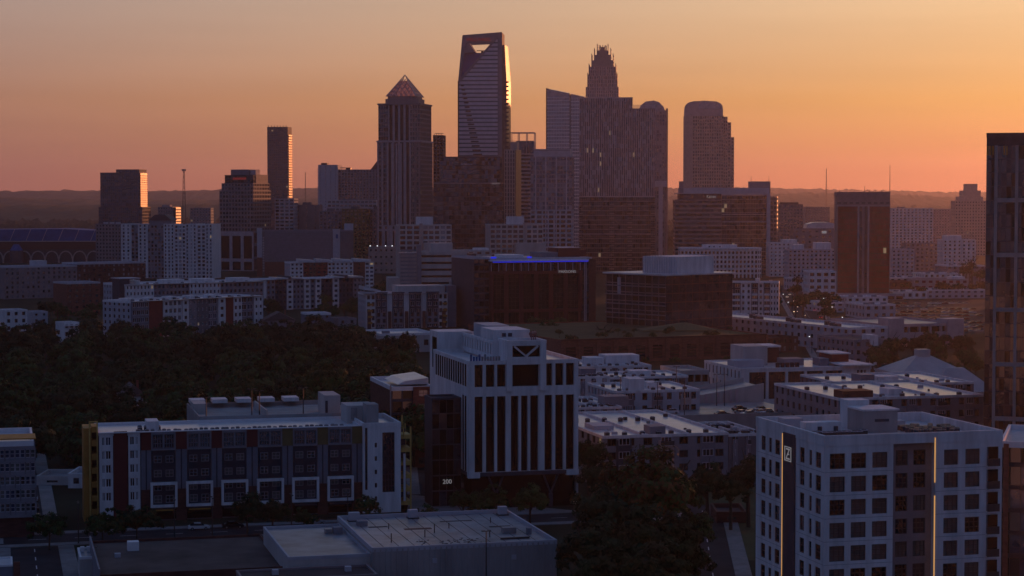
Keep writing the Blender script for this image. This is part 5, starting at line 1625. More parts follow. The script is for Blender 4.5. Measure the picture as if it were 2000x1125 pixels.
bx('duct_box', b.root, 4.5, 5.1, 12.4, 12.6, zr_ + .4, zr_ + 1.1, 'charcoal'); bx('duct_box', b.root, 7.0, 7.6, 12.4, 12.6, zr_ + .4, zr_ + 1.1, 'charcoal')
bx('roof_hatch', b.root, 19, 21, 18, 20, zr_, zr_ + .9, 'pale_panel')
b.done()
CORNER = (b, zr_)

# long apartment building at the left with framed bays
D0 = 415
b = Bld('framed_bay_apartments', 'long blue-grey apartment building with white framed bays and ochre stair towers', 'apartment block', 190, D0, 706, line(190, D0, 706), 20)
W = b.W
zt = b.Z(847)
zf = lambda y: b.Z(y)
nb = 6
ex = [272, 292, 340, 362, 410, 431, 479, 501, 549, 570, 618, 639, 686, 706]
bk = (0, W, 0, 20)
# left end: two white window bays with a dark red strip between
rows5 = [zf(871) - i * 27.4 * D0 / F for i in range(5)]
h5 = 17 * D0 / F
def wins(bk_, s0, s1, cols, rows, hh, wall, style=(2, 1), z1=None, frame='white_metal', glc=('glass_dark', 'glass_blue', 'glass_black'), z0=0, rev=.25):
    ops = [(a, c, z, z + hh) for a, c in cols for z in rows]
    b.holes(bk_, 'F', z0, zt if z1 is None else z1, ops, rev, wall, s0, s1)
    for a, c, d, e in ops: b.window(bk_, 'F', a, c, d, e, -rev, style=style, frame=frame, gl=random.choice(glc))
u = b.U
wins(bk, 0, u(217), [(u(195), u(201)), (u(202.5), u(213))], rows5, h5, 'white_stucco')
b.plain((0, W, .5, 20), 'F', 0, zt, 'oxblood', u(217), u(247))
bx('red_strip', b.root, u(219), u(245), .15, .5, 0, zt + .3, 'oxblood')
wins(bk, u(247), u(270), [(u(250), u(259)), (u(261), u(266.5))], rows5, h5, 'white_stucco')
b.plain((0, W, .4, 20), 'F', 0, zt, 'blue_grey', u(270), W)
zA, zB, zC, zD = zf(880), zf(945), zf(995), zf(850)
tops = ['oxblood', 'oxblood', 'oxblood', 'oxblood', 'olive_panel', 'olive_panel', 'olive_panel']
off = lambda x: (b.p + b.d * b.U(x)).y / D0     # rows sink a little towards the far end
for i in range(nb + 1):
    xa, xb = ex[2 * i], ex[2 * i + 1]
    bx('pier_cap', b.root, u(xa), u(xb), -.1, .4, zA - .2, zt + .05, tops[i])
    bx('pier_panel', b.root, u(xa), u(xb), .05, .4, zf(960), zA - .2, 'blue_grey')
    bx('pier_groove', b.root, (u(xa) + u(xb)) / 2 - .12, (u(xa) + u(xb)) / 2 + .12, -.02, .05, zf(960), zA - .2, 'navy_panel')
    bx('pier_base', b.root, u(xa), u(xb), -.05, .4, 0, zf(960), 'dark_brick')
for i in range(nb):
    xa, xb = ex[2 * i + 1], ex[2 * i + 2]
    ua, ub = u(xa), u(xb)
    bw = ub - ua
    # top storey: grey frame with two gridded windows
    bx('top_frame', b.root, ua, ub, -.25, .38, zA - .35, zA, 'grey_panel'); bx('top_frame', b.root, ua, ub, -.25, .38, zt - .5, zt + .02, 'grey_panel')
    for s0_ in (0, .48, .95): bx('top_frame', b.root, ua + bw * s0_, ua + bw * (s0_ + .05), -.25, .38, zA, zt - .5, 'grey_panel')
    for s0_ in (.07, .54): b.window(bk, 'F', ua + bw * s0_, ua + bw * (s0_ + .40), zA + .1, zt - .6, -.2, style=(4, 3), frame='blue_grey', gl='glass_dark')
    # navy bay with four windows
    bx('navy_bay', b.root, ua + .15, ub - .15, -.05, .38, zB, zA - .35, 'navy_panel')
    for j in range(2):
        for s0_ in (.10, .58):
            b.window(bk, 'F', ua + bw * s0_, ua + bw * (s0_ + .32), zB + 1.0 + j * 3.0, zB + 2.5 + j * 3.0, .07, style=(2, 2), frame='grey_panel', gl=random.choice(('glass_green', 'glass_dark')))
    # white box frame
    fx0, fx1 = ua - .25, ub + .25
    for (a, c, d, e) in ((fx0, fx1, zB - .65, zB - .1), (fx0, fx1, zC, zC + .55), (fx0, fx0 + .5, zC + .55, zB - .65), (fx1 - .5, fx1, zC + .55, zB - .65)):
        bx('bay_frame', b.root, a, c, -.9, .3, d, e, 'white_stucco')
    bx('frame_infill', b.root, fx0 + .5, fx1 - .5, -.1, .35, zC + .5, zB - .6, 'navy_panel')
    for j in range(2):
        for s0_ in (.10, .58): b.window(bk, 'F', ua + bw * s0_, ua + bw * (s0_ + .32), zC + .9 + j * 2.6, zC + 2.5 + j * 2.6, .12, style=(2, 2), frame='grey_panel', gl=random.choice(('glass_green', 'glass_dark')))
    # shop front
    bx('shop_window', b.root, ua, ub, .05, .38, .3, zC - .5, 'glass_black'); bx('shop_awning', b.root, ua + .3, ub - .3, -.9, .05, zC - .7, zC - .5, 'ochre' if i in (0, 1) else 'charcoal')
# white end block
W2 = u(780)
e0 = u(706)
bkE = (e0, W2, -1.0, 18)
zE = b.Z(826, 706)
b.plain(bkE, 'L', 0, zE, 'white_stucco'); b.plain(bkE, 'R', 0, zE, 'white_stucco'); b.plain(bkE, 'B', 0, zE, 'white_stucco')
se = lambda x: b.U(x) - e0
ops = [(se(729), se(733.5), zf(890) - i * 2.9, zf(890) - i * 2.9 + 1.0) for i in range(5)] + [(se(744), se(768), zf(981), zE - 2.1), (se(710), se(715), zf(975), zE - .6)]
b.holes(bkE, 'F', 0, zE, ops, .3, 'white_stucco')
for (a, c, d, e) in ops: b.window(bkE, 'F', a, c, d, e, -.3, style=(1, 1) if e - d < 2 else ((4, 10) if c - a > 1.4 else (1, 8)), frame='navy_panel', gl='glass_dark')
b.roof(bkE, zE, 'roof_white', 'white_stucco')
for fc in 'LRB': b.plain(bk, fc, 0, zt, 'grey_panel')
b.roof((0, W, .5, 20), zt, 'roof_white', 'white_metal', ph=.5)
# rear parking deck of the same building
zd = zt + .4
dk = (u(405) , u(735), 20.2, 50)
bx('deck_slab', b.root, dk[0], dk[1], dk[2], dk[3], zt - 2, zd - .6, 'concrete')
for a in ((dk[0], dk[1], dk[2], dk[2] + .3), (dk[0], dk[1], dk[3] - .3, dk[3]), (dk[0], dk[0] + .3, dk[2], dk[3])): bx('deck_wall', b.root, *a, 0, zd + .4, 'concrete')
bx('stair_house', b.root, u(668), u(700), 24, 34, 0, zd + 4.0, 'pale_concrete'); bx('stair_door', b.root, u(669), u(674), 23.9, 24, zd - .4, zd + 2.8, 'charcoal')
bx('plant_house', b.root, u(692), u(748), 10, 18, zt - .5, zt + 3.4, 'pale_concrete'); bx('plant_box', b.root, u(722), u(745), 4, 9, zt - .5, zt + 4.2, 'concrete'); bx('plant_screen', b.root, u(700), u(712), 9.8, 10, zt + .4, zt + 3, 'grey_metal')
for xa in (410, 458, 510, 560, 612): bx('deck_shelter', b.root, u(xa), u(xa + 32), 46, 51, zd + .6, zd + 1.5, 'white_stucco')
bx('deck_house', b.root, u(408), u(436), 36, 44, zd - .6, zd + 1.6, 'pale_concrete')
bx('roof_box', b.root, u(288), u(312), 6, 12, zt - .5, zt + 1.6, 'white_stucco')
bx('ramp_wall', b.root, u(545), u(548), 22, 44, zd - .6, zd + 1.2, 'pale_concrete')
# ochre stair towers
bx('stair_tower', b.root, u(160), u(176), 2, 10, 0, zf(838), 'ochre')
for i in range(7): bx('stair_landing', b.root, u(176), u(188), 1.5, 8, 1.5 + i * 2.9, 2.7 + i * 2.9, 'ochre')
bx('stair_back', b.root, u(176), u(188), 6, 9, 0, zf(845), 'dark_brick')
for x in (172, 187): bx('stair_post', b.root, u(x) - .15, u(x) + .15, 1.3, 1.6, 0, zf(824), 'yellow_steel')
bx('stair_head', b.root, u(171.5), u(187.5), 1.3, 1.6, zf(826), zf(824), 'yellow_steel')
for i in range(6): bx('stair_landing', b.root, u(782), u(806), 2, 8, 1 + i * 2.9, 1.9 + i * 2.9, 'yellow_steel')
for x in (783, 805): 
    for v in (2, 8): bx('stair_post', b.root, u(x) - .15, u(x) + .15, v, v + .3, 0, b.Z(836, 780), 'yellow_steel')
bx('stair_back', b.root, u(784), u(804), 7.2, 7.8, 0, b.Z(845, 780), 'charcoal')
for (xa, xb) in ((783, 787), (787, 791)):
    q = MB(); q.tube((u(xa if xa == 783 else 791), 1.6, b.Z(855, 780)), (u(787), 1.6, b.Z(812, 780)), .16, .12, 5); q.build('stair_strut', 'yellow_steel', b.root)
bx('white_fin', b.root, u(789), u(793), 1, 1.6, 2, b.Z(888, 780), 'white_stucco')
bx('coping', b.root, 0, W, -.3, .5, zt, zt + .18, 'white_metal')
b.done()
FRAMED = (b, zt - .5)
LAMPS = [(b, u(x), v, zd - .6, h) for x, v, h in ((421, 22, 5), (516, 23, 6.5), (533, 24, 6), (622, 23, 6.5))]

# left edge apartment building
b = Bld('patterned_apartments', 'violet patterned apartment building at the street corner with a white roof edge', 'apartment block', -60, 395, 61, line(-60, 395, 61), 24)
zt = b.Z(862, 30)
wd = b.W / 12
ops = []
for i in range(12):
    for j in range(5): ops.append((i * wd + .4, i * wd + 1.3, 5.2 + j * 2.7, 6.9 + j * 2.7))
b.holes((0, b.W, 0, 24), 'F', 4, zt, ops, .2, 'grey_panel')
for o_ in ops: b.window((0, b.W, 0, 24), 'F', *o_, -.2, style=(1, 2), frame='pale_panel', gl=random.choice(('glass_blue', 'glass_green', 'glass_dark')))
for i in range(12):
    for j in range(5):
        if (i * 3 + j * 5) % 4: bx('cladding_panel', b.root, i * wd + 1.5, i * wd + wd + .25, -.06, 0, 4.6 + j * 2.7, 7.1 + j * 2.7, ('mid_grey', 'blue_grey', 'grey_panel')[(i + j) % 3])
for fc in 'LRB': b.plain((0, b.W, 0, 24), fc, 0, zt, 'grey_panel')
b.plain((0, b.W, .8, 24), 'F', 0, 4, 'dark_brick')
b.roof((0, b.W, 0, 24), zt, 'roof_white', 'white_metal')
bx('roof_frame', b.root, b.W - 8, b.W + .5, 2, 10, zt + .1, zt + .35, 'ochre')
b.done()

# brick block between the two near buildings
b = Bld('brick_office', 'red brick office with dark glazed left side behind the ochre stair tower', 'office block', 765, 500, 846, line(765, 500, 846), 30)
zt = b.Z(756)
b.grid((0, b.U(805), 0, 30), 'F', 0, zt, bay=2.6, fl=3.5, fw=.9, fh=.8, wall='charcoal', gl=('glass_black', 'glass_dark'))
b.grid((b.U(805), b.W, -.6, 30), 'F', 0, zt, bay=4, fl=3.5, fw=.45, fh=.5, wall='brick', gl=('glass_grey', 'glass_dark'), each=True)
for fc in 'LRB': b.plain((0, b.W, 0, 30), fc, 0, zt, 'dark_brick')
b.roof((0, b.W, 0, 30), zt, 'roof_white', 'white_metal'); 
q = MB(); q.slab([(b.U(785), zt), (b.W, zt), (b.W, zt + 1.6), (b.U(800), zt + .9)], 6, 24); q.build('sloping_roof', 'roof_white', b.root)
bx('edge_pipe', b.root, -.5, -.2, 0, .3, 0, zt + .5, 'grey_metal'); b.done()

# flat-roofed warehouse in the foreground
rot = math.atan(A)
def yard_building(name, label, cat, x0, D0, x1, dep, z, wall, roof, pm, ribs=0, ph=.6):
    b = Bld(name, label, cat, x0, D0, x1, line(x0, D0, x1), dep)
    bk = (0, b.W, 0, dep)
    for fc in 'FLRB': b.plain(bk, fc, 0, z, wall)
    b.roof(bk, z, roof, pm, ph=ph, th=.3)
    for i in range(ribs):
        bx('wall_rib', b.root, b.W * (i + .5) / ribs - .12, b.W * (i + .5) / ribs + .12, -.16, 0, 0, z - .25, wall)
    return b
b = yard_building('warehouse', 'pale flat-roofed warehouse with ribbed wall and puddled grey roof', 'warehouse', 725, 333, 1088, 35, 9.2, 'concrete', 'roof_grey', 'pale_panel', 34)
for (xf, v, s_) in ((.05, 33, 1.5), (.40, 33.5, 1.3), (.93, 33, 1.2)):
    bx('roof_vent', b.root, b.W * xf, b.W * xf + s_ * 1.3, v - 1.4, v, 8.6, 10.2, 'pale_panel'); bx('vent_foot', b.root, b.W * xf - .2, b.W * xf + s_ * 1.3 + .2, v - 1.7, v + .2, 8.6, 8.8, 'dark_metal')
for i, (uf, v) in enumerate(((.22, 22), (.36, 12), (.44, 16), (.55, 20), (.70, 9), (.15, 8), (.82, 24))):
    q = MB(); q.tube((b.W * uf, v, 8.6), (b.W * uf, v, 9.6 + .3 * (i % 3)), .09, .09, 6); q.build('vent_pipe', 'dark_metal', b.root)
bx('roof_hatch', b.root, b.W * .80, b.W * .80 + 2.4, 12, 13.6, 8.6, 9.6, 'grey_metal'); bx('roof_unit', b.root, b.W * .92, b.W * .92 + .8, 10, 11, 8.6, 9.7, 'grey_panel')
bx('roof_duct', b.root, b.W * .74, b.W * .90, 6, 6.5, 8.6, 8.9, 'dark_metal'); bx('roof_unit', b.root, 2.2, 4.0, 26, 28, 8.6, 9.5, 'grey_panel')
for uf in (.32, .75): bx('wall_vent', b.root, b.W * uf, b.W * uf + .8, -.2, 0, 6.2, 7, 'pale_panel')
q = MB()
for i in range(46):
    a, v = random.uniform(.28, .62) * b.W, random.uniform(2, 9)
    q.box(a, a + random.uniform(.1, .5), v, v + random.uniform(.1, .4), 8.6, 8.68)
q.build('roof_debris', 'dark_metal', b.root, kind='stuff')
for i in range(11): bx('roof_seam', b.root, b.W * (i + 1) / 12 - .05, b.W * (i + 1) / 12 + .05, .4, 34.5, 8.6, 8.625, 'roof_dark')
for (uf, v, a_, c_) in ((.30, 20, 5, 1.6), (.12, 24, 3.5, 1.2), (.55, 27, 6, 1.0), (.78, 19, 4, 1.3)): bx('roof_patch', b.root, b.W * uf, b.W * uf + a_, v, v + c_, 8.602, 8.62, 'roof_dark')
b.done()
WH = b
b2 = yard_building('lower_warehouse_wing', 'lower wing of the pale warehouse with stained flat roof', 'warehouse', 560, 331, 723, 32, 8.0, 'pale_concrete', 'roof_grey', 'pale_panel', 0, .4)
bx('roof_unit', b2.root, b2.W * .82, b2.W * .82 + 1.6, 23, 25, 7.6, 8.8, 'grey_panel'); bx('roof_unit', b2.root, b2.W * .72, b2.W * .72 + 1.2, 24, 25.4, 7.6, 8.4, 'grey_metal'); b2.done()
b2 = yard_building('brown_roof_store', 'low store with patchy brown flat roof beside the pale warehouse', 'shop', 190, 330, 556, 34, 5.2, 'dark_brick', 'roof_brown', 'dark_brick', 0, .4)
bx('roof_unit', b2.root, 6, 8, 24, 26, 4.8, 6.4, 'white_metal'); bx('roof_unit', b2.root, 3.4, 4.4, 18, 19, 4.8, 5.5, 'pale_panel'); bx('parapet_fin', b2.root, -.3, 0, 0, 34, 0, 6.2, 'grey_panel'); b2.done()
b2 = yard_building('near_flat_roof', 'long low roof with pale edge in front of the warehouse', 'shop', 470, 318, 735, 9, 6.6, 'granite', 'roof_dark', 'granite', 0, .3)
for xf in (.25, .8): bx('roof_unit', b2.root, b2.W * xf, b2.W * xf + 1, 5, 6, 6.3, 7.1, 'pale_panel')
b2.done()
b2 = yard_building('pale_strip_roof', 'pale narrow roof at the foot of the ribbed warehouse wall', 'shed', 760, 322, 920, 5, 4.6, 'pale_concrete', 'roof_white', 'white_metal', 0, .2); b2.done()
b2 = yard_building('corner_kiosk', 'small pale kiosk with dark post by the road corner', 'kiosk', -30, 345, 17, 8, 4.0, 'blue_grey', 'roof_white', 'white_metal', 0, .2)
bx('corner_post', b2.root, b2.W + .2, b2.W + 1.3, 0, .6, 0, 4.4, 'brick'); b2.done()
b2 = yard_building('roadside_store', 'small white flat store by the road with roof units', 'shop', 150, 352, 186, 10, 4.2, 'pale_concrete', 'roof_grey', 'white_metal', 0, .3)
for i in range(3): bx('roof_unit', b2.root, .4 + i * 1.1, 1.1 + i * 1.1, 7, 8, 3.9, 4.8, 'white_metal')
b2.done()
simple('roadside_low_house', 'low white roadside house behind the corner street trees', 'house', 66, 128, 470, 930, 'pale_concrete', ('glass_dark',), 5, 3.6, .35, .4, 12, roof='roof_grey')
simple('white_gable_shop', 'white walled shop beside the ochre stair tower', 'shop', 128, 160, 465, 925, 'white_stucco', ('glass_dark',), 4, 4.5, .35, .4, 12, roof='roof_grey')
simple('right_low_house', 'dark brick bungalow beneath the trees beside the corner apartment block', 'house', 1402, 1462, 415, 1000, 'dark_brick', ('glass_dark',), 5, 3.6, .3, .4, 12, roof='roof_dark')

# ------------------------------------------------------------------ low blocks at right centre
def roofblock(name, label, x0, D0, x1, dep, yt, wall, cat='apartment block', roof='roof_white', bay=3.4, fw=.4, houses=(), each=False):
    b = Bld(name, label, cat, x0, D0, x1, line(x0, D0, x1), dep)
    zt = b.Z(yt)
    b.mass((0, b.W, 0, dep), 0, zt, dict(bay=bay, fl=3.2, fw=fw, fh=.55, wall=wall, gl=('glass_dark', 'glass_black'), each=each, style=(2, 1)), 'FL', roof, pm='white_stucco', ph=.5)
    for (xa, xb, v0, v1, h, m) in houses: b.B('stair_house', (b.U(xa), b.U(xb), v0, v1), zt - .5, zt + h, m)
    rr_ = random.Random(int(x0 + yt))
    nb_ = max(3, round(b.W / 9)); nf_ = max(1, round(zt / 3.2))
    for i in range(nb_):      # clad bays with balconies between the plain ones
        ua_ = b.W * (i + .32) / nb_; ub_ = ua_ + b.W / nb_ * .36
        cm_ = rr_.choice(('grey_panel', 'mid_grey', 'charcoal', 'tan_stone', 'blue_grey'))
        bx('clad_bay', b.root, ua_, ub_, -.35, .0, 0, zt - .7 - rr_.random() * .8, cm_)
        for j in range(nf_):
            zz_ = zt / nf_ * j + zt / nf_ * .3
            b.window((0, b.W, 0, dep), 'F', ua_ + .5, ub_ - .5, zz_, zz_ + zt / nf_ * .52, .36, style=(3, 1), frame='pale_panel', gl=rr_.choice(('glass_dark', 'glass_black')))
            if i % 2: bx('balcony_rail', b.root, ua_ + .2, ub_ - .2, -1.3, -1.22, zz_ - .25, zz_ + .75, 'dark_metal'); bx('balcony_slab', b.root, ua_ + .2, ub_ - .2, -1.3, -.35, zz_ - .4, zz_ - .25, 'pale_panel')
    for i in range(9):
        a_, v_ = rr_.uniform(.05, .92) * b.W, rr_.uniform(.1, .85) * dep
        bx('roof_vent', b.root, a_, a_ + rr_.uniform(.3, 1.6), v_, v_ + rr_.uniform(.3, .9), zt - .5, zt - .5 + rr_.uniform(.25, .8), rr_.choice(('dark_metal', 'pale_panel', 'grey_metal')))
    bx('roof_divider', b.root, b.W * .33, b.W * .33 + .3, .5, dep - .5, zt - .5, zt + .15, 'white_stucco'); bx('roof_divider', b.root, b.W * .68, b.W * .68 + .3, .5, dep - .5, zt - .5, zt + .15, 'white_stucco')
    b.done(); b.zt = zt
    return b
blk = []
blk.append(roofblock('rear_terrace_apartments', 'farthest white-roofed terrace below the long brick podium', 1128, 640, 1273, 26, 716, W1, houses=((1168, 1198, 10, 18, 1.8, W1), (1205, 1272, 12, 20, 2.4, W1))))
blk.append(roofblock('stepped_terrace_apartments', 'white-roofed terrace with blue-white end wall in front of the farthest terrace', 1128, 592, 1192, 24, 736, W1, houses=((1146, 1176, 6, 14, 1.8, 'blue_grey'),)))
blk.append(roofblock('grey_terrace_apartments', 'grey-walled white-roofed terrace with recessed dark balconies', 1193, 598, 1345, 20, 737, 'grey_panel', bay=4, fw=.55, houses=((1250, 1290, 8, 14, 1.0, W1),)))
blk.append(roofblock('long_terrace_apartments', 'long white-roofed terrace running up to the parking deck', 1200, 556, 1368, 26, 764, 'pale_panel', houses=((1232, 1262, 1, 8, 3.2, W1), (1290, 1310, 10, 16, 1.2, W1))))
blk.append(roofblock('near_terrace_apartments', 'nearest pale terrace beside the white-framed office', 1128, 520, 1215, 28, 796, 'grey_panel', houses=((1138, 1160, 14, 20, .8, W1), (1190, 1238, 4, 10, 2.2, 'grey_panel'))))
blk.append(roofblock('balcony_terrace_apartments', 'pale apartments with tall balcony recesses above the rust-tinged tree', 1178, 462, 1424, 52, 852, 'grey_panel', bay=4.6, fw=.5, each=True, houses=((1282, 1312, 4, 9, 1.4, 'grey_panel'), (1200, 1240, 16, 24, .5, 'pale_panel'))))
blk.append(roofblock('dark_side_apartments', 'dark grey wing joining the balcony apartments to the corner block', 1425, 470, 1500, 26, 848, 'mid_grey', roof='roof_grey'))
blk.append(roofblock('right_terrace_apartments', 'white-roofed terrace beyond the corner apartment block roof', 1640, 515, 1924, 44, 778, 'grey_panel', bay=4, houses=((1655, 1714, 2, 8, 1.6, 'dark_brick'), (1765, 1790, 8, 14, 1.2, W1))))
blk.append(roofblock('far_right_terrace', 'flat white-roofed terrace in front of the hipped hall', 1660, 575, 1905, 36, 752, 'mid_grey', houses=((1690, 1716, 2, 9, 2.6, 'blue_grey'), (1735, 1775, 6, 12, 1.6, W1))))

# white office with deep red glazing
b = Bld('white_portico_office', 'white three-storey office with tall dark red glazed bays and bright roof', 'office block', 1448, 640, 1702, line(1448, 640, 1702), 34)
W = b.W
zt = b.Z(720)
bk = (0, W, 0, 34)
bays = [(1465, 1498), (1503, 1536), (1541, 1573), (1578, 1610), (1615, 1648)]
ops = [(b.U(a), b.U(c), 3.0, zt - 1.3) for a, c in bays] + [(b.U(1655), b.U(1660), z, z + 2.2) for z in (3.6, 7.6)] + [(b.U(1676), b.U(1681), 3.4, zt - 1.3), (b.U(1682.5), b.U(1688), 3.4, zt - 1.3), (b.U(1690), b.U(1694), 3.4, zt - 1.3)]
b.holes(bk, 'F', 0, zt, ops, .8, 'white_stucco')
for o_ in ops: b.window(bk, 'F', *o_, -.8, style=(4, 3) if o_[1] - o_[0] > 3 else (1, 2), frame='dark_brick', gl='glass_warm', name='window_bay')
b.grid(bk, 'L', 0, zt, bay=3.4, rows=3, fw=.35, fh=.6, wall='white_stucco', gl=('glass_warm', 'glass_black'), each=True, style=(1, 1))
b.plain(bk, 'R', 0, zt, 'white_stucco'); b.plain(bk, 'B', 0, zt, 'white_stucco')
b.roof(bk, zt, 'roof_white', 'white_stucco', ph=.4)
bx('roof_plate', b.root, b.U(1646), b.U(1706), -1.5, 26, zt + .1, zt + .6, 'white_stucco')
b.B('tall_stair_block', (b.U(1484), b.U(1532), 14, 26), zt - .4, zt + 6.0, 'pale_concrete'); b.B('roof_plant', (b.U(1452), b.U(1512), 8, 14), zt - .4, zt + 1.9, 'pale_panel')
b.B('dark_plant', (b.U(1535), b.U(1578), 24, 32), zt - .4, zt + 4.8, 'dark_brick'); b.B('plant_cap', (b.U(1533), b.U(1580), 23, 33), zt + 4.8, zt + 5.4, 'white_stucco')
b.B('roof_unit', (b.U(1560), b.U(1600), 12, 18), zt - .4, zt + 1.8, 'grey_panel'); b.B('roof_unit', (b.U(1622), b.U(1640), 8, 14), zt - .4, zt + 2.0, 'blue_grey'); b.B('roof_red_house', (b.U(1650), b.U(1684), 10, 20), zt + .6, zt + 3.2, 'red_panel')
bx('red_house_cap', b.root, b.U(1646), b.U(1686), 9, 21, zt + 3.2, zt + 3.6, 'white_stucco')
for i in range(5): bx('fan_unit', b.root, b.U(1530) + i * 1.7, b.U(1530) + i * 1.7 + 1.1, 5, 6.1, zt - .4, zt + 1.1, 'dark_brick')
b.done()

# parking deck with ramp
zdk = 8.2
b = Bld('parking_deck', 'open parking deck with ramp and parked cars behind the balcony apartments', 'parking deck', 1258, 535, 1500, line(1258, 535, 1500), 60)
W = b.W
bx('deck_slab', b.root, 0, W + 14, 0, 60, zdk - .4, zdk, 'roof_grey')
bx('front_wall', b.root, -.3, W + 14, -.3, 0, 0, zdk + 1.1, 'concrete'); bx('left_wall', b.root, -.3, 0, 0, 60, 0, zdk + 1.1, 'concrete'); bx('back_wall', b.root, -.3, W + 14, 60, 60.3, 0, zdk + 1.6, 'concrete')
q = MB()
q.slab([(10, zdk), (W + 14, zdk), (W + 14, zdk + 4.4), (22, zdk + .2)], 38, 54); q.build('upper_ramp', 'roof_grey', b.root)
for v0, v1, hh in ((37.6, 38, 1.0), (54, 54.4, 1.2)):
    q = MB(); q.slab([(10, zdk), (W + 14, zdk), (W + 14, zdk + 4.4 + hh), (22, zdk + .2 + hh), (10, zdk + hh)], v0, v1); q.build('ramp_wall', 'pale_concrete', b.root)
for i in range(15): bx('ramp_louvre', b.root, 14 + i * 1.9, 14.7 + i * 1.9, 37.3, 37.6, zdk, zdk + .9 + i * .2, 'rose_granite')
for i in range(18): bx('bay_line', b.root, 2 + i * 2.7, 2.1 + i * 2.7, 14, 19, zdk, zdk + .006, 'paint_white')
b.done()
DECK = (b, zdk)
for uu, v, h in ((3, 30, 9), (8, 12, 9), (13, 4, 9), (26, 48, 10), (32, 30, 9), (34, 29, 9)): LAMPS.append((b, uu, v, zdk, h))
b = Bld('deck_annex', 'open-sided parking annex with long dark slots beside the white portico office', 'garage', 1330, 640, 1386, line(1330, 640, 1386), 20)
b.grid((0, b.W, 0, 20), 'F', 2, b.Z(724), cols=4, rows=2, fw=.9, fh=.45, wall='pale_concrete', gl=('glass_black',), rev=1.2)
for fc in 'LRB': b.plain((0, b.W, 0, 20), fc, 0, b.Z(724), 'pale_concrete')
b.roof((0, b.W, 0, 20), b.Z(724), 'roof_grey', 'pale_concrete'); b.done()

# hall with pale hipped roofs
t = thing('hipped_hall', 'hall with two pale standing-seam hipped roofs and white walls', 'hall', (gx(1838, 690), 690, 0), R(10))
k = 690 / F
q = MB()
def hip(u0, u1, v0, v1, z0, z1, r_):
    q.prism([(u0, v0), (u1, v0), (u1, v1), (u0, v1)], z0, z1, top=[(u0 + r_ * (u1 - u0), v0 + .45 * (v1 - v0)), (u1 - r_ * (u1 - u0), v0 + .45 * (v1 - v0)), (u1 - r_ * (u1 - u0), v0 + .55 * (v1 - v0)), (u0 + r_ * (u1 - u0), v0 + .55 * (v1 - v0))])
hip(-13, 14, 4, 30, zy(735, 690), zy(702, 690), .40); q.build('rear_roof', 'standing_seam', t)
q = MB(); hip(-4, 20, -4, 18, zy(765, 690), zy(722, 690), .36); q.build('front_roof', 'standing_seam', t)
q = MB(); q.slab([(-14, zy(756, 690)), (-2, zy(764, 690)), (0, zy(758, 690)), (-14, zy(730, 690))], 2, 26); q.build('left_roof', 'standing_seam', t)
bx('wall', t, -13, 19, -3, 30, 0, zy(764, 690), 'white_stucco'); bx('rear_wall', t, -12, 13, 5, 29, 0, zy(735, 690), 'pale_panel')
bx('red_wall', t, 0, 9, -3.3, -3, 0, zy(766, 690), 'red_panel'); bx('lantern', t, -2, 2.5, 15, 19, zy(706, 690), zy(689, 690), 'standing_seam')
for i in range(18): bx('roof_seam', t, -3 + i * 1.25, -2.9 + i * 1.25, -4.1, -3.9, zy(765, 690), zy(763.5, 690), 'white_metal')

# garage block and plain roofs at right, with the bright car park behind
b = Bld('columned_garage', 'low garage with columned front below the bright car park', 'garage', 1735, 905, 1882, 920, 50)
zt = b.Z(634)
b.grid((0, b.W, 0, 50), 'F', 0, zt, cols=7, rows=2, fw=.86, fh=.5, wall='rose_granite', gl=('glass_black',), rev=1.5)
for fc in 'LRB': b.plain((0, b.W, 0, 50), fc, 0, zt, 'rose_granite')
b.roof((0, b.W, 0, 50), zt, 'roof_grey', 'rose_granite'); b.B('stair_house', (b.U(1735), b.U(1765), -1, 8), 0, b.Z(622), 'rose_granite'); b.B('stair_house', (b.U(1850), b.U(1882), -1, 8), 0, b.Z(626), 'rose_granite'); b.done()
b = Bld('white_roof_market', 'long white-roofed market hall with dark roof units by the avenue', 'hall', 1660, 880, 1735, 890, 190)
b.mass((0, b.W, 0, 190), 0, b.Z(640), dict(bay=5, fl=4, fw=.4, fh=.5, wall='pale_panel', gl=('glass_dark',)), 'FL', 'roof_white', pm='white_stucco')
MARKET = (b, b.Z(640) - .9)
b.done()
b = Bld('shingled_row', 'row of dark shingled roofs with pale gable beside the avenue', 'house', 1670, 810, 1740, 816, 30)
b.mass((0, b.W, 0, 30), 0, b.Z(664), dict(bay=4, fl=3.2, fw=.4, fh=.5, wall='grey_panel', gl=('glass_dark',)), 'FL', 'shingle'); b.B('pale_gable', (b.U(1700), b.U(1712), -2, 6), 0, b.Z(655), 'white_stucco'); b.done()
b = simple('brick_townhouses', 'brick townhouses with white bays beside the planted podium', 'house', 1498, 1560, 870, 660, 'dark_brick', ('glass_grey', 'glass_dark'), 3.2, 3.2, .5, .6, 14, roof='roof_dark', rot=10)

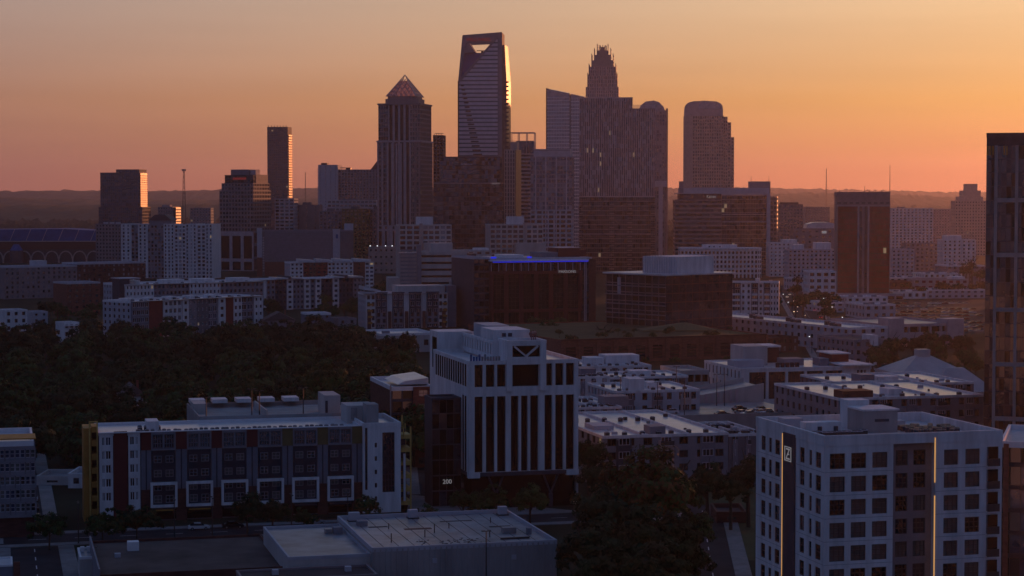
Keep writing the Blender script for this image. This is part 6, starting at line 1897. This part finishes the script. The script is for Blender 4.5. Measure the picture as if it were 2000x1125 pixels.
# ------------------------------------------------------------------ streets
cg, sg = math.cos(R(14.5)), math.sin(R(14.5))
def G(x, D):
    return Vector((gx(x, D), D))
def strip(name, p, q_, wd, z, m, off=0.0):
    d = (q_ - p).normalized(); n = Vector((-d.y, d.x))
    a, c, e, f = p + n * (off - wd / 2), q_ + n * (off - wd / 2), q_ + n * (off + wd / 2), p + n * (off + wd / 2)
    return sheet(name, [tuple(a), tuple(c), tuple(e), tuple(f)], z, m)
def kerbed(name, p, q_, wd, lanes=True):
    strip(name, p, q_, wd, .010, 'asphalt')
    d = (q_ - p).normalized(); n = Vector((-d.y, d.x))
    for s_ in (-1, 1):
        a, c = p + n * s_ * (wd / 2 + 1.5), q_ + n * s_ * (wd / 2 + 1.5)
        q = MB()
        L = (c - a).length; o = n * 1.5
        q.prism([tuple(a - o), tuple(c - o), tuple(c + o), tuple(a + o)], 0, .14)
        structure(q.build('pavement', 'pavement'))
    if lanes:
        L = (q_ - p).length
        nn = int(L / 9)
        q = MB()
        for i in range(nn):
            c = p + d * (i * 9 + 2)
            a, e = c - n * .1, c + d * 3.5 - n * .1
            q.quad((a.x, a.y, .018), (e.x, e.y, .018), (e.x + n.x * .2, e.y + n.y * .2, .018), (a.x + n.x * .2, a.y + n.y * .2, .018))
        structure(q.build('road_marking', 'paint_white'))
p0 = G(190, 398)
dg_ = Vector((cg, sg)); dn_ = Vector((-sg, cg))
kerbed('street', p0 - dg_ * 70, p0 + dg_ * 120, 11)
kerbed('side_street', p0 - dg_ * 15 + dn_ * 9, p0 - dg_ * 15 + dn_ * 150, 9)
kerbed('side_street', p0 - dg_ * 13 - dn_ * 9, p0 - dg_ * 13 - dn_ * 70, 9)
kerbed('avenue', G(1655, 790), G(1529, 1650), 17)
kerbed('lane', G(1400, 345), G(1372, 440), 8)
kerbed('lane', G(850, 455), G(822, 640), 7, False)
for i in range(6):
    a = p0 - dg_ * 22 - dn_ * (3 - 1.1 * i)
    strip('road_marking', a, a + dg_ * 3.2, .5, .02, 'paint_white')
sheet('car_park', [tuple(G(1745, 985)), tuple(G(1930, 1000)), tuple(G(1930, 1330)), tuple(G(1735, 1310))], .012, 'asphalt')
sheet('yard', [tuple(G(1370, 372)), tuple(G(1478, 372)), tuple(G(1478, 470)), tuple(G(1372, 470))], .006, 'grass')
sheet('forecourt', [tuple(G(790, 420)), tuple(G(1120, 424)), tuple(G(1120, 432)), tuple(G(800, 455))], .006, 'pavement')

# ------------------------------------------------------------------ trees
def leaf_cloud(seed, n, size, lobes, squash=.82):
    """crown of unit radius: leaf clumps spread over several lobes, in tangled directions"""
    r = np.random.default_rng(seed)
    V, Fc, mi = [], [], []
    lob = []
    for i in range(lobes):
        a = r.uniform(0, 6.283); e = r.uniform(-.35, 1.0)
        rr = r.uniform(.15, .56)
        lob.append((np.array([math.cos(a) * math.cos(e) * rr, math.sin(a) * math.cos(e) * rr, math.sin(e) * rr * squash]), r.uniform(.36, .58)))
    # boughs: dense tufts of leaves on the outside of the lobes, with darker gaps between them
    nt_ = 95 if n > 4000 else 60
    wsum = np.array([l[1] ** 2 for l in lob]); wsum /= wsum.sum()
    pk = r.choice(lobes, nt_, p=wsum)
    td = r.normal(size=(nt_, 3)); td[:, 2] = np.abs(td[:, 2]) * .9 - .25; td /= np.linalg.norm(td, axis=1)[:, None]
    TC = np.array([lob[k][0] for k in pk]) + td * np.array([lob[k][1] for k in pk])[:, None] * np.array([1, 1, .9])
    tr = r.uniform(.10, .21, nt_)
    pick = r.integers(0, nt_, n)
    d = r.normal(size=(n, 3)); d /= np.linalg.norm(d, axis=1)[:, None]
    C = TC[pick] + d * (tr[pick] * r.uniform(.35, 1.0, n))[:, None] * np.array([1, 1, .75])
    nrm = td[pick] * .7 + d * .6 + r.normal(0, .28, (n, 3)); nrm /= np.linalg.norm(nrm, axis=1)[:, None]
    t1 = np.cross(nrm, r.normal(size=(n, 3))); t1 /= np.linalg.norm(t1, axis=1)[:, None]
    t2 = np.cross(nrm, t1)
    s = size * r.uniform(.6, 1.35, n)[:, None]
    P = np.stack([C - t1 * s, C - t2 * s * .55, C + t1 * s, C + t2 * s * .55], 1).reshape(-1, 3)
    Fq = np.arange(n * 4).reshape(-1, 4)
    return P, Fq
def trunk_mesh(seed):
    r = random.Random(seed)
    q = MB()
    q.tube((0, 0, 0), (.03, .01, .9), .055, .042, 7)
    q.tube((.03, .01, .88), (.05, .0, 1.35), .042, .026, 6)
    for i in range(6):
        a = i * 1.05 + r.uniform(-.3, .3); z = .7 + i * .1
        q.tube((.03, .01, z), (math.cos(a) * .42, math.sin(a) * .42, z + .42), .024, .008, 5)
    return q.mesh('trunk', ['bark'])
CROWN = {}
TRUNK = [trunk_mesh(i) for i in range(3)]
def crown_mesh(kind, var, near):
    k = (kind, var, near)
    if k not in CROWN:
        P, Fq = leaf_cloud(100 + var * 7 + (50 if near else 0), 6500 if near else 2300, .050 if near else .085, 13 if near else 10)
        me = bpy.data.meshes.new('crown')
        me.from_pydata(P.tolist(), [], Fq.tolist())
        ms = {'green': ('leaf_green', 'leaf_deep'), 'deep': ('leaf_deep', 'leaf_deep'), 'olive': ('leaf_olive', 'leaf_green'), 'rust': ('leaf_rust', 'leaf_olive')}[kind]
        for m_ in ms: me.materials.append(M[m_])
        me.polygons.foreach_set('material_index', (rng.random(len(Fq)) < .35).astype(np.int32))
        me.update()
        CROWN[k] = me
    return CROWN[k]
ntree = 0
def tree(X, Y, h, rad, kind, label, group=None, near=False, z=0.0, squash=1.0, name='tree'):
    global ntree
    ntree += 1
    v = ntree % 4
    rz = random.uniform(0, 6.28)
    t = thing(name, label, 'tree', (X, Y, z), rz, group)
    c = bpy.data.objects.new('crown', crown_mesh(kind, v, near))
    link(c, t)
    ch = rad * .98 * squash                        # half height of the crown
    c.location = (0, 0, h - ch * .98)
    c.scale = (rad * random.uniform(.92, 1.08), rad * random.uniform(.92, 1.08), ch * 1.05)
    tk = bpy.data.objects.new('trunk', TRUNK[ntree % 3])
    link(tk, t)
    s_ = max(.6, h - ch * 1.0) / 1.0
    tk.scale = (s_ * .9, s_ * .9, s_)
    return t
def tree_px(x, ytop, h, rad, kind, label, group=None, near=False, squash=1.0, D=None):
    D = dz_for(ytop, h) if D is None else D
    return tree(gx(x, D), D, h if D is None else zy(ytop, D), rad, kind, label, group, near, squash=squash)

# the wood in the left middle distance
blockers = []
def clear_of(X, Y, rad):
    for (b_, u0, u1, v0, v1) in blockers:
        dx, dy = X - b_.p.x, Y - b_.p.y
        u_, v_ = dx * b_.d.x + dy * b_.d.y, -dx * b_.d.y + dy * b_.d.x
        if u0 - rad < u_ < u1 + rad and v0 - rad < v_ < v1 + rad: return False
    return True
blockers.append((FRAMED[0], -12, FRAMED[0].W + 12, -12, 56))
wood_labels = {'green': 'green broadleaf tree crowded into the dark wood behind the framed-bay apartments',
               'deep': 'very dark broadleaf tree crowded into the wood behind the framed-bay apartments',
               'olive': 'olive-tinged broadleaf tree crowded into the wood behind the framed-bay apartments'}
pts = []
D = 486.0
while D < 965:
    step = 15.5 + (D - 480) * .014
    x0_, x1_ = gx(-25, D), gx(835 - max(0, (D - 700)) * .62, D)
    X = x0_ + random.uniform(0, step)
    while X < x1_:
        pts.append((X + random.uniform(-2.5, 2.5), D + random.uniform(-3.5, 3.5)))
        X += step * random.uniform(.85, 1.25)
    D += step * (1.15 if D < 650 else 1.6)
nw = 0
for X, Y in pts:
    if not clear_of(X, Y, 4): continue
    if abs(X - gx(258, 618)) < 9 and 600 < Y < 622: continue
    if abs(X - gx(138, 880)) < 6 and 858 < Y < 892: continue
    if Y > 600 and X > gx(800, Y) : continue
    kd = random.choices(('green', 'deep', 'olive'), (4, 5, 2))[0]
    h = random.triangular(10, 21, 14) * (1.0 if Y < 850 else .75)
    tree(X, Y, h, h * random.uniform(.56, .74), kd, wood_labels[kd], 'trees of the wood', near=True)
    nw += 1
# single trees that stand out
tree_px(632, 700, 19, 9.5, 'olive', 'big round olive tree bulging above the wood with a rusty crest', near=True)
tree_px(795, 640, 17, 5.0, 'deep', 'dark cone-shaped tree before the low white shop', squash=1.75, near=True)
tree_px(610, 632, 17, 10, 'deep', 'broad dark tree in the gap beside the gabled-bay apartments', near=True)
tree_px(700, 638, 17, 9, 'deep', 'broad dark tree beside the cone-shaped tree', near=True)
tree_px(430, 640, 16, 9, 'deep', 'tall dark tree under the bay-windowed apartments', near=True)
for x, y, h, r_, kd, lb in ((90, 992, 8.5, 4.6, 'green', 'round street tree beside the side street corner'), (195, 990, 7.5, 4.3, 'green', 'round street tree before the ochre stair tower'),
        (262, 978, 8.5, 5.0, 'deep', 'wide dark street tree before the red strip of the framed-bay apartments'), (480, 962, 9.2, 4.6, 'deep', 'dark street tree under the third white frame'),
        (530, 968, 8.6, 4.0, 'deep', 'dark street tree under the fourth white frame'), (590, 990, 6.0, 3.0, 'green', 'small street tree under the fifth white frame'), (712, 962, 8.6, 3.4, 'green', 'round green street tree at the white end block'),
        (838, 985, 6.0, 3.2, 'green', 'small bushy tree at the forecourt of the white-framed office'),
        (905, 950, 9.5, 3.6, 'green', 'round green tree below the black glass wing'), (948, 944, 10.0, 4.6, 'green', 'round green tree before the left V column of the white-framed office'), (1035, 938, 10.6, 4.8, 'olive', 'round olive tree before the right V column of the white-framed office')):
    tree_px(x, y, h, r_, kd, lb, near=True)
# the great dark clump right of the warehouse
for x, y, h, r_, kd, lb in ((1255, 872, 24, 9.5, 'rust', 'tallest tree of the dark clump, crown tinged with rust'), (1185, 935, 19, 8.5, 'deep', 'dark tree in the clump nearest the white-framed office'), (1310, 905, 21, 8.0, 'olive', 'olive-topped tree beside the rust-tinged one'),
        (1160, 1000, 16, 7.5, 'deep', 'low dark tree of the clump beside the warehouse end'), (1235, 985, 17, 9.0, 'deep', 'black-green tree in the middle of the clump'), (1305, 985, 17, 8.0, 'deep', 'black-green tree at the beside the clump'), (1350, 980, 14, 6.0, 'green', 'green tree at the clump edge by the lane'),
        (1200, 1055, 13, 7.0, 'deep', 'front dark tree of the clump by the warehouse corner'), (1280, 1060, 13, 7.5, 'deep', 'front dark tree of the clump by the lane'), (1345, 1050, 11, 5.5, 'deep', 'low tree beside the lane under the clump'),
        (1385, 895, 15, 6.0, 'deep', 'dark tree below the balcony apartments'), (1430, 905, 14, 6.0, 'deep', 'dark tree beside the corner apartment block, below the dark side wing'), (1465, 890, 15, 5.0, 'deep', 'dark tree touching the corner apartment block'), (1150, 850, 14, 6.0, 'deep', 'dark tree at the right foot of the white-framed office'), (1165, 890, 13, 6.0, 'deep', 'dark tree between the near terrace and the clump')):
    tree_px(x, y, h, r_, kd, lb, near=True)
# streets and courts of the middle distance
def fill(n, xr, Dr, hr, label, group, kinds=('deep', 'green', 'olive'), seed=1, rr=(3.6, 6.0), avoid=()):
    r = random.Random(seed)
    for i in range(n):
        D = r.uniform(*Dr); x = r.uniform(*xr)
        if any(a <= x <= c and d <= D <= e for a, c, d, e in avoid): continue
        tree(gx(x, D), D, r.uniform(*hr), r.uniform(*rr), r.choice(kinds), label, group)
fill(16, (0, 245), (985, 1120), (8, 13), 'dark tree between the white houses and the long brick building', 'trees before the long brick building', seed=2, avoid=((0, 100, 995, 1060),))
fill(15, (520, 715), (1045, 1190), (9, 14), 'dark tree in the court below the white row apartments', 'trees below the white row', seed=3)
fill(7, (420, 560), (1300, 1420), (8, 12), 'dark tree at the foot of the brown stepped tower', 'trees by the brown tower', seed=4)
fill(8, (730, 775), (1220, 1420), (10, 15), 'dark tree in the gap beside the parking garage', 'trees beside the garage', seed=5)
fill(9, (1020, 1110), (905, 985), (9, 13), 'olive tree before the dark red office', 'trees before the dark red office', ('olive', 'green'), seed=6)
fill(10, (1170, 1200), (860, 960), (8, 12), 'dark tree beside the glass corner office', 'trees by the glass corner office', seed=7)
fill(10, (1400, 1520), (1150, 1420), (9, 14), 'dark tree before the white rounded office', 'trees before the rounded office', seed=8)
fill(18, (1548, 1640), (1090, 1440), (9, 15), 'dark tree along the right side of the avenue', 'trees along the avenue', seed=9)
fill(8, (1395, 1520), (930, 1050), (6, 10), 'dark tree below the balcony apartments on the avenue', 'trees below the avenue apartments', seed=10)
fill(16, (1700, 1925), (725, 800), (9, 15), 'dark tree around the hipped hall', 'trees around the hipped hall', seed=11)
fill(9, (1745, 1900), (830, 895), (7, 11), 'dark tree before the columned garage', 'trees before the columned garage', seed=12)
fill(14, (1660, 1930), (1345, 1400), (8, 12), 'dark tree behind the bright car park', 'trees behind the car park', seed=13)
fill(8, (1880, 1930), (1420, 1600), (14, 20), 'tall dusky tree beside the long pale building', 'tall trees at the right', seed=14)
fill(10, (1140, 1500), (800, 812), (3, 5), 'low bush at the foot of the brick podium', 'bushes along the podium', seed=15, rr=(2, 3))
# shrubs on the planted terrace
pb_, pz = PODIUM
r = random.Random(31)
for i in range(16):
    u_, v_ = r.uniform(4, pb_.W - 6), r.uniform(2, 24)
    w_ = pb_.world(u_, v_, pz - .5)
    tree(w_.x, w_.y, r.uniform(2.0, 4.5), r.uniform(1.3, 2.6), r.choice(('green', 'olive', 'deep')), 'small tree planted on the brick podium terrace', 'terrace planting', z=w_.z)
# unseen trees beyond the right of the view, added to block the low sun
o = canopy('added_shade_woods', 2600, (-1e9, 1e9), (420, 2600), 77, 'unseen tree cover added beyond the avenue to block the low sun')
me = o.data
co = np.zeros(len(me.vertices) * 3); me.vertices.foreach_get('co', co); co = co.reshape(-1, 3)
co = co.reshape(-1, 11, 3); cen = co.mean(1, keepdims=True)
newc = cen.copy(); yy = cen[..., 1]
newc[..., 0] = yy * .272 + 25 + (np.abs(cen[..., 0]) % 560)
co = (co - cen) + newc
me.vertices.foreach_set('co', co.reshape(-1)); me.update()

# more low roofs between the avenue and the right edge
r = random.Random(21)
more = (('pale_shed', 'low pale shed at the back of the bright car park', 1745, 1812, 1340, 'white_stucco', 5), ('long_pale_shed', 'long pale shed beside the columned garage', 1812, 1925, 1345, 'pale_panel', 6),
    ('dusky_store', 'dusky flat store behind the low brick wing', 1738, 1800, 1480, 'rose_granite', 9), ('white_store', 'white flat store behind the long pale building', 1805, 1880, 1500, 'white_stucco', 11), ('far_dusky_block', 'dusky block between the violet block and the dusky trees', 1850, 1925, 1560, 'grey_panel', 15),
    ('corner_store', 'flat grey store at the avenue corner below the courtyard block', 1560, 1600, 1455, 'pale_panel', 9), ('flat_office', 'flat pale office in the trees beside the red-sheened tower', 1600, 1634, 1420, 'white_stucco', 8), ('kerbside_shop', 'flat pale shop on the kerb of the avenue', 1618, 1650, 1180, 'pale_panel', 6),
    ('pale_depot', 'pale depot roof in front of the base of the red-sheened tower', 1655, 1735, 1225, 'white_stucco', 7), ('grey_depot', 'grey depot beside the pale depot roof', 1690, 1750, 1120, 'pale_panel', 8))
for nm, lb, xa, xb, D_, wl_, h_ in more:
    b = Bld(nm, lb, 'building', xa, D_, xb, D_ + 4, 28)
    b.mass((0, b.W, 0, 28), 0, h_, dict(bay=4.5, fl=3.6, fw=.45, fh=.45, wall=wl_, gl=('glass_dark', 'glass_warm')), 'FLR', 'roof_white', pm='white_stucco')
    for i in range(3): bx('roof_unit', b.root, b.W * (.15 + .28 * i), b.W * (.15 + .28 * i) + 2.5, 6 + 5 * (i % 2), 9 + 5 * (i % 2), h_ - .9, h_ + .7, 'grey_panel')
    b.done()

# ------------------------------------------------------------------ cars
def car_parts():
    prof = [(-2.2, .35), (2.2, .35), (2.25, .62), (2.05, .82), (1.15, .95), (-1.75, .98), (-2.2, .85)]
    cab = [(1.15, .94), (.45, 1.40), (-.95, 1.45), (-1.75, .97)]
    q = MB()
    n = len(prof); 
    for s_ in (-1, 1):
        for i in range(n):
            pass
    vs = []
    for (x, z), wd in [(p, .86 if p[1] > .4 else .80) for p in prof]:
        vs += [(x, -wd, z), (x, wd, z)]
    q.v = vs
    for i in range(n):
        j = (i + 1) % n
        q.f.append((2 * i, 2 * j, 2 * j + 1, 2 * i + 1)); q.m.append(0)
    q.f.append(tuple(2 * i for i in reversed(range(n)))); q.m.append(0)
    q.f.append(tuple(2 * i + 1 for i in range(n))); q.m.append(0)
    body = q
    g = MB()
    for (x, z), wd in zip(cab, (.80, .64, .64, .80)): g.v += [(x, -wd, z), (x, wd, z)]
    for i in range(3): g.f.append((2 * i, 2 * i + 2, 2 * i + 3, 2 * i + 1)); g.m.append(0)
    g.f.append((6, 4, 2, 0)); g.m.append(0); g.f.append((1, 3, 5, 7)); g.m.append(0)
    rf = MB()
    rf.prism([(.42, -.63), (.42, .63), (-.93, .63), (-.93, -.63)][::-1], 1.39, 1.47)
    wl = MB(); wl.tube((0, -.09, 0), (0, .09, 0), .33, None, 12)
    rim = MB(); rim.tube((0, -.1, 0), (0, .1, 0), .19, None, 8)
    return body, g, rf, wl, rim
_b, _g, _r, _w, _rim = car_parts()
CARM = {}
wheel_me, rim_me, cab_me = _w.mesh('tyre', ['tyre']), _rim.mesh('rim', ['grey_metal']), _g.mesh('car_windows', ['glass_black'])
lampq = MB(); lampq.box(-.06, .06, -.18, .18, -.07, .07)
head_me, tail_me = {}, {}
for k_, on, off_ in (('head', 'lamp_warm', 'grey_metal'), ('tail', 'lamp_red', 'red_panel')):
    head_me[k_] = (lampq.mesh(k_ + 'light', [on]), lampq.mesh(k_ + 'light', [off_]))
def car(loc, rz, colr, label, group, lit=False, simple_=False, wheels_dark=True):
    if colr not in CARM: CARM[colr] = (_b.mesh('car_body', [colr]), _r.mesh('car_roof', [colr]))
    t = thing('car', label, 'car', loc, rz, group)
    def part(nm, me_, lo=(0, 0, 0)):
        o_ = bpy.data.objects.new(nm, me_); link(o_, t); o_.location = lo
        return o_
    part('body', CARM[colr][0]); part('windows', cab_me); part('roof', CARM[colr][1])
    if not simple_:
        for x in (-1.35, 1.38):
            for y in (-.80, .80):
                w_ = part('wheel', wheel_me, (x, y, .33)); r_ = bpy.data.objects.new('rim', rim_me); link(r_, w_)
    for y in (-.6, .6):
        part('headlight', head_me['head'][0 if lit else 1], (2.2, y, .68)); 
        part('taillight', head_me['tail'][0 if lit else 1], (-2.2, y, .80))
    return t
db, dz_ = DECK
for (u_, v_, a, c, lb) in ((7.5, 18, 2.7, 'car_white', 'white car parked on the deck beside a lamp post'), (12.5, 13.5, 2.9, 'car_white', 'second white car on the deck, nose to the first'), (13.5, 27, 3.6, 'car_silver', 'silver car driving up the middle of the deck'),
        (24, 4, 0.1, 'car_black', 'dark car tucked behind the deck wall'), (30, 6, 1.7, 'car_silver', 'silver car in the deck row nearest the corner block'), (33, 6.2, 1.7, 'car_silver', 'silver car beside the deck row end'), (35.8, 6, 1.65, 'car_white', 'white car at the end of the deck row'),
        (31, 2.6, 3.2, 'car_white', 'white car against the deck front wall'), (38.5, 7, 1.6, 'car_black', 'black car beyond the deck row'), (33.5, 16, .4, 'car_black', 'black car turning on the deck'), (39, 13, .3, 'car_silver', 'silver car below the ramp end')):
    w_ = db.world(u_, v_, dz_ + .005)
    car(w_, a + db.rz, c, lb, 'cars on the parking deck')
w_ = db.world(40, 45, dz_ + 4.0)
# street before the framed-bay apartments
for (a, off_, c, lb, lit, fl_) in ((20, 3.6, 'car_white', 'white car parked before the framed-bay shop fronts', False, 0), (27, 3.8, 'car_black', 'black car parked behind the white one', False, 0), (-34, -2.6, 'car_black', 'dark car with headlights lit at the street end by the patterned apartments', True, 0), (-30, 2.6, 'car_silver', 'silver car with lit lamps passing the patterned apartments', True, math.pi), (44, 3.8, 'car_silver', 'silver car parked under the street trees', False, 0)):
    p_ = p0 + dg_ * a + dn_ * off_
    car((p_.x, p_.y, .012), R(14.5) + fl_, c, lb, 'cars on the near street', lit)
for (a, c, lb) in ((24, 'car_silver', 'silver car parked up the side street'), (38, 'car_black', 'blue-black car parked up the side street by the ochre tower'), (52, 'car_white', 'white car far up the side street')):
    p_ = p0 - dg_ * 12 + dn_ * a
    car((p_.x, p_.y, .012), R(104.5), c, lb, 'cars on the side street')
# the avenue: two streams of lights
pa_, pb2 = G(1655, 790), G(1529, 1650)
da = (pb2 - pa_).normalized(); na = Vector((-da.y, da.x)); ang = math.atan2(da.y, da.x)
r = random.Random(5)
for i in range(15):
    s_ = 40 + i * 40 + r.uniform(-9, 9)
    p_ = pa_ + da * s_ + na * (2.6 + 3 * (i % 2))
    car((p_.x, p_.y, .012), ang + math.pi, r.choice(('car_white', 'car_silver', 'car_black')), 'oncoming car with bright headlights on the avenue', 'oncoming cars on the avenue', True, True)
    if i % 2:
        p_ = pa_ + da * (s_ + 14) - na * (2.8 + 3 * (i % 2))
        car((p_.x, p_.y, .012), ang, r.choice(('car_white', 'car_silver', 'car_black')), 'outbound car with red tail lamps on the avenue', 'outbound cars on the avenue', True, True)
# rows in the bright car park
for row in range(9):
    Y = 1010 + row * 33
    for i in range(13):
        x = 1752 + i * 13.5
        if r.random() < .2 or (row > 6 and x > 1890): continue
        D_ = Y + r.uniform(-.5, .5)
        car((gx(x, D_), D_, .014), R(3) + r.uniform(-.05, .05) + (math.pi if r.random() < .5 else 0), r.choice(('car_white', 'car_white', 'car_silver', 'car_silver', 'car_black', 'car_red')), 'car standing in a row of the bright car park', 'cars in the bright car park', False, True)

# ------------------------------------------------------------------ lamp posts
def lamp_post(loc, h, label, group, lit=False, arm=1.4, rz=0.0):
    t = thing('lamp_post', label, 'lamp post', loc, rz, group)
    q = MB(); q.tube((0, 0, 0), (0, 0, h), .14, .09, 7); q.build('pole', 'dark_metal', t)
    bx('arm', t, -arm, arm if not lit else .1, -.05, .05, h - .05, h + .05, 'dark_metal')
    bx('lamp_head', t, -arm - .5, -arm + .1, -.2, .2, h - .02, h + .14, 'dark_metal')
    if lit: bx('lamp', t, -arm - .45, -arm + .05, -.22, .22, h - .3, h - .03, 'lamp_white' if not lit == 2 else 'lamp_warm')
    else: bx('lamp_head', t, arm - .1, arm + .5, -.2, .2, h - .02, h + .14, 'dark_metal')
for (b_, u_, v_, z_, h_) in LAMPS:
    onroof = b_ is FRAMED[0]
    lamp_post(b_.world(u_, v_, z_), h_, 'thin lamp post on the rear deck of the framed-bay apartments' if onroof else 'thin lamp post on the open parking deck', 'lamp posts on the rear deck' if onroof else 'lamp posts on the parking deck', rz=R(14.5), arm=.5)
for i in range(12):
    p_ = pa_ + da * (30 + i * 48) + na * (10.2 if i % 2 else -10.2)
    lamp_post((p_.x, p_.y, .14), 7.5, 'lit street lamp on the kerb of the avenue', 'street lamps on the avenue', 2 if i == 5 else 1, rz=ang + (0 if i % 2 else math.pi) - math.pi / 2, arm=.9)
for i, x in enumerate((150, 332, 405, 560, 672)):
    p_ = p0 + dg_ * (gx(x, 400) - p0.x) - dn_ * 7.4
    lamp_post((p_.x, p_.y, .14), 8.0, 'dark unlit lamp post on the near kerb of the street', 'lamp posts on the near street', rz=R(104.5), arm=1.0)
w_ = WH.world(WH.W * .60, -1.6, 0)
lamp_post(w_, 11.5, 'tall pole against the ribbed warehouse wall', None, rz=R(14.5), arm=.3)
# utility pole line on the side street
for i in range(4):
    p_ = p0 - dg_ * 20.5 + dn_ * (14 + 30 * i)
    t = thing('utility_pole', 'wooden utility pole on the side street by the wood', 'pole', (p_.x, p_.y, .0), R(14.5), 'utility poles on the side street')
    q = MB(); q.tube((0, 0, 0), (0, 0, 10.5), .16, .11, 7); q.build('pole', 'bark', t)
    bx('crossarm', t, -1.2, 1.2, -.06, .06, 9.6, 9.75, 'bark'); bx('transformer', t, .15, .6, -.22, .22, 8.0, 8.9, 'grey_metal')

# ------------------------------------------------------------------ air conditioners on the roofs
q = MB()
ring = [(math.cos(a) * .5, math.sin(a) * .5) for a in np.arange(10) * .6283]
ring2 = [(x * .86, y * .86) for x, y in ring]
q.prism(ring, 0, .10, 1); q.prism(ring, .10, .86, 0); q.prism(ring, .86, .95, 1); q.prism(ring2, .95, 1.0, 2)
cond_me = q.mesh('air_conditioner', ['charcoal', 'grey_metal', 'dark_metal'])
q = MB(); q.box(-.5, .5, -.45, .45, 0, .82, 0); q.box(-.53, .53, -.48, .48, .82, .92, 1); q.prism(ring2, .92, .98, 2)
cond2_me = q.mesh('air_conditioner', ['dark_metal', 'pale_panel', 'charcoal'])
def condenser(b_, u_, v_, z_, s_, label, group, me_):
    o_ = bpy.data.objects.new('air_conditioner', me_)
    link(o_)
    o_.location = b_.world(u_, v_, z_)
    o_.rotation_euler = (0, 0, b_.rz + random.uniform(-.1, .1))
    o_.scale = (s_, s_, s_ * random.uniform(.9, 1.15))
    tag(o_, label, 'air conditioner', group)
cb, cz = CORNER
r = random.Random(9)
for j in range(5):
    for i in range(11):
        if r.random() < .1: continue
        condenser(cb, 17.9 + i * .72 + j * .05, 8.2 + j * 1.5, cz, .80, 'round grey air conditioner in the dense bank beside the stair house', 'bank of units on the corner block roof', cond_me)
for i in range(12): condenser(cb, 1.6 + i * .78, 9.0 + .1 * (i % 3), cz, .85, 'dark air conditioner in the row before the white duct boxes', 'row of units by the duct boxes', cond2_me)
for i in range(14): condenser(cb, 3.2 + (i % 7) * .85, 20.2 + 1.3 * (i // 7), cz, .80, 'grey air conditioner in the small bank behind the duct boxes', 'rear bank of units on the corner block roof', cond_me)
fb, fz = FRAMED
for i in range(46):
    u_ = 8 + i * 1.12 + r.uniform(-.2, .2)
    if u_ < fb.W - 3: condenser(fb, u_, 2.2 + r.uniform(0, .7), fz, .8, 'air conditioner in the long row along the framed-bay roof edge', 'row of units on the framed-bay roof', cond2_me)
for i in range(8): condenser(fb, 9 + (i % 4) * 1.3, 8 + (i // 4) * 1.5, fz, .85, 'air conditioner in the cluster by the white roof box of the framed-bay building', 'cluster of units by the white roof box', cond2_me)
for k_, b_ in enumerate(blk):
    nm_ = b_.root.name.replace('_', ' ').split('.')[0]
    for i in range(13):
        u_ = b_.W * (.08 + .84 * ((i % 7) + r.uniform(-.2, .2)) / 6.5); v_ = (3.0 if i < 7 else b_.dep * .62) + r.uniform(-.4, .8)
        condenser(b_, min(u_, b_.W - 1), v_, b_.zt - .5, 1.05, 'dark air conditioner on the white roof of the ' + nm_, 'units on the ' + nm_ + ' roof', cond2_me)
for (b_, rc, z_, n_) in ROOFS:
    nm_ = b_.root.name.replace('_', ' ')
    for i in range(n_ // 2):
        condenser(b_, rc[0] + (rc[1] - rc[0]) * (i + r.uniform(.1, .9)) / (n_ / 2), rc[2] + 1.5 + 7 * (i % 2) + r.uniform(-.5, .5), z_, 1.25, 'dark air conditioner on the roof of the ' + nm_, 'units on the ' + nm_ + ' roof', cond2_me)
mb_, mz = MARKET
for i in range(16): condenser(mb_, 3 + (i % 3) * 4.6, 12 + i * 10, mz, 2.2, 'big dark roof unit on the white-roofed market hall', 'units on the market hall roof', cond2_me)

# ------------------------------------------------------------------ air
q = MB()
q.box(-7000, 7000, -300, 13000, -1.5, 300)
hz = q.build('haze', [])
hz['kind'] = 'stuff'
hz['label'] = 'thin dusk haze filling the air over the whole city'
hz['category'] = 'haze'
m = bpy.data.materials.new('haze_air')
m.use_nodes = True
t = m.node_tree
t.nodes.clear()
v = t.nodes.new('ShaderNodeVolumePrincipled')
v.inputs['Density'].default_value = 4.0e-5
v.inputs['Color'].default_value = (0.68, 0.60, 0.74, 1)
v.inputs['Anisotropy'].default_value = 0.7
o_ = t.nodes.new('ShaderNodeOutputMaterial')
t.links.new(v.outputs[0], o_.inputs['Volume'])
hz.data.materials.append(m)
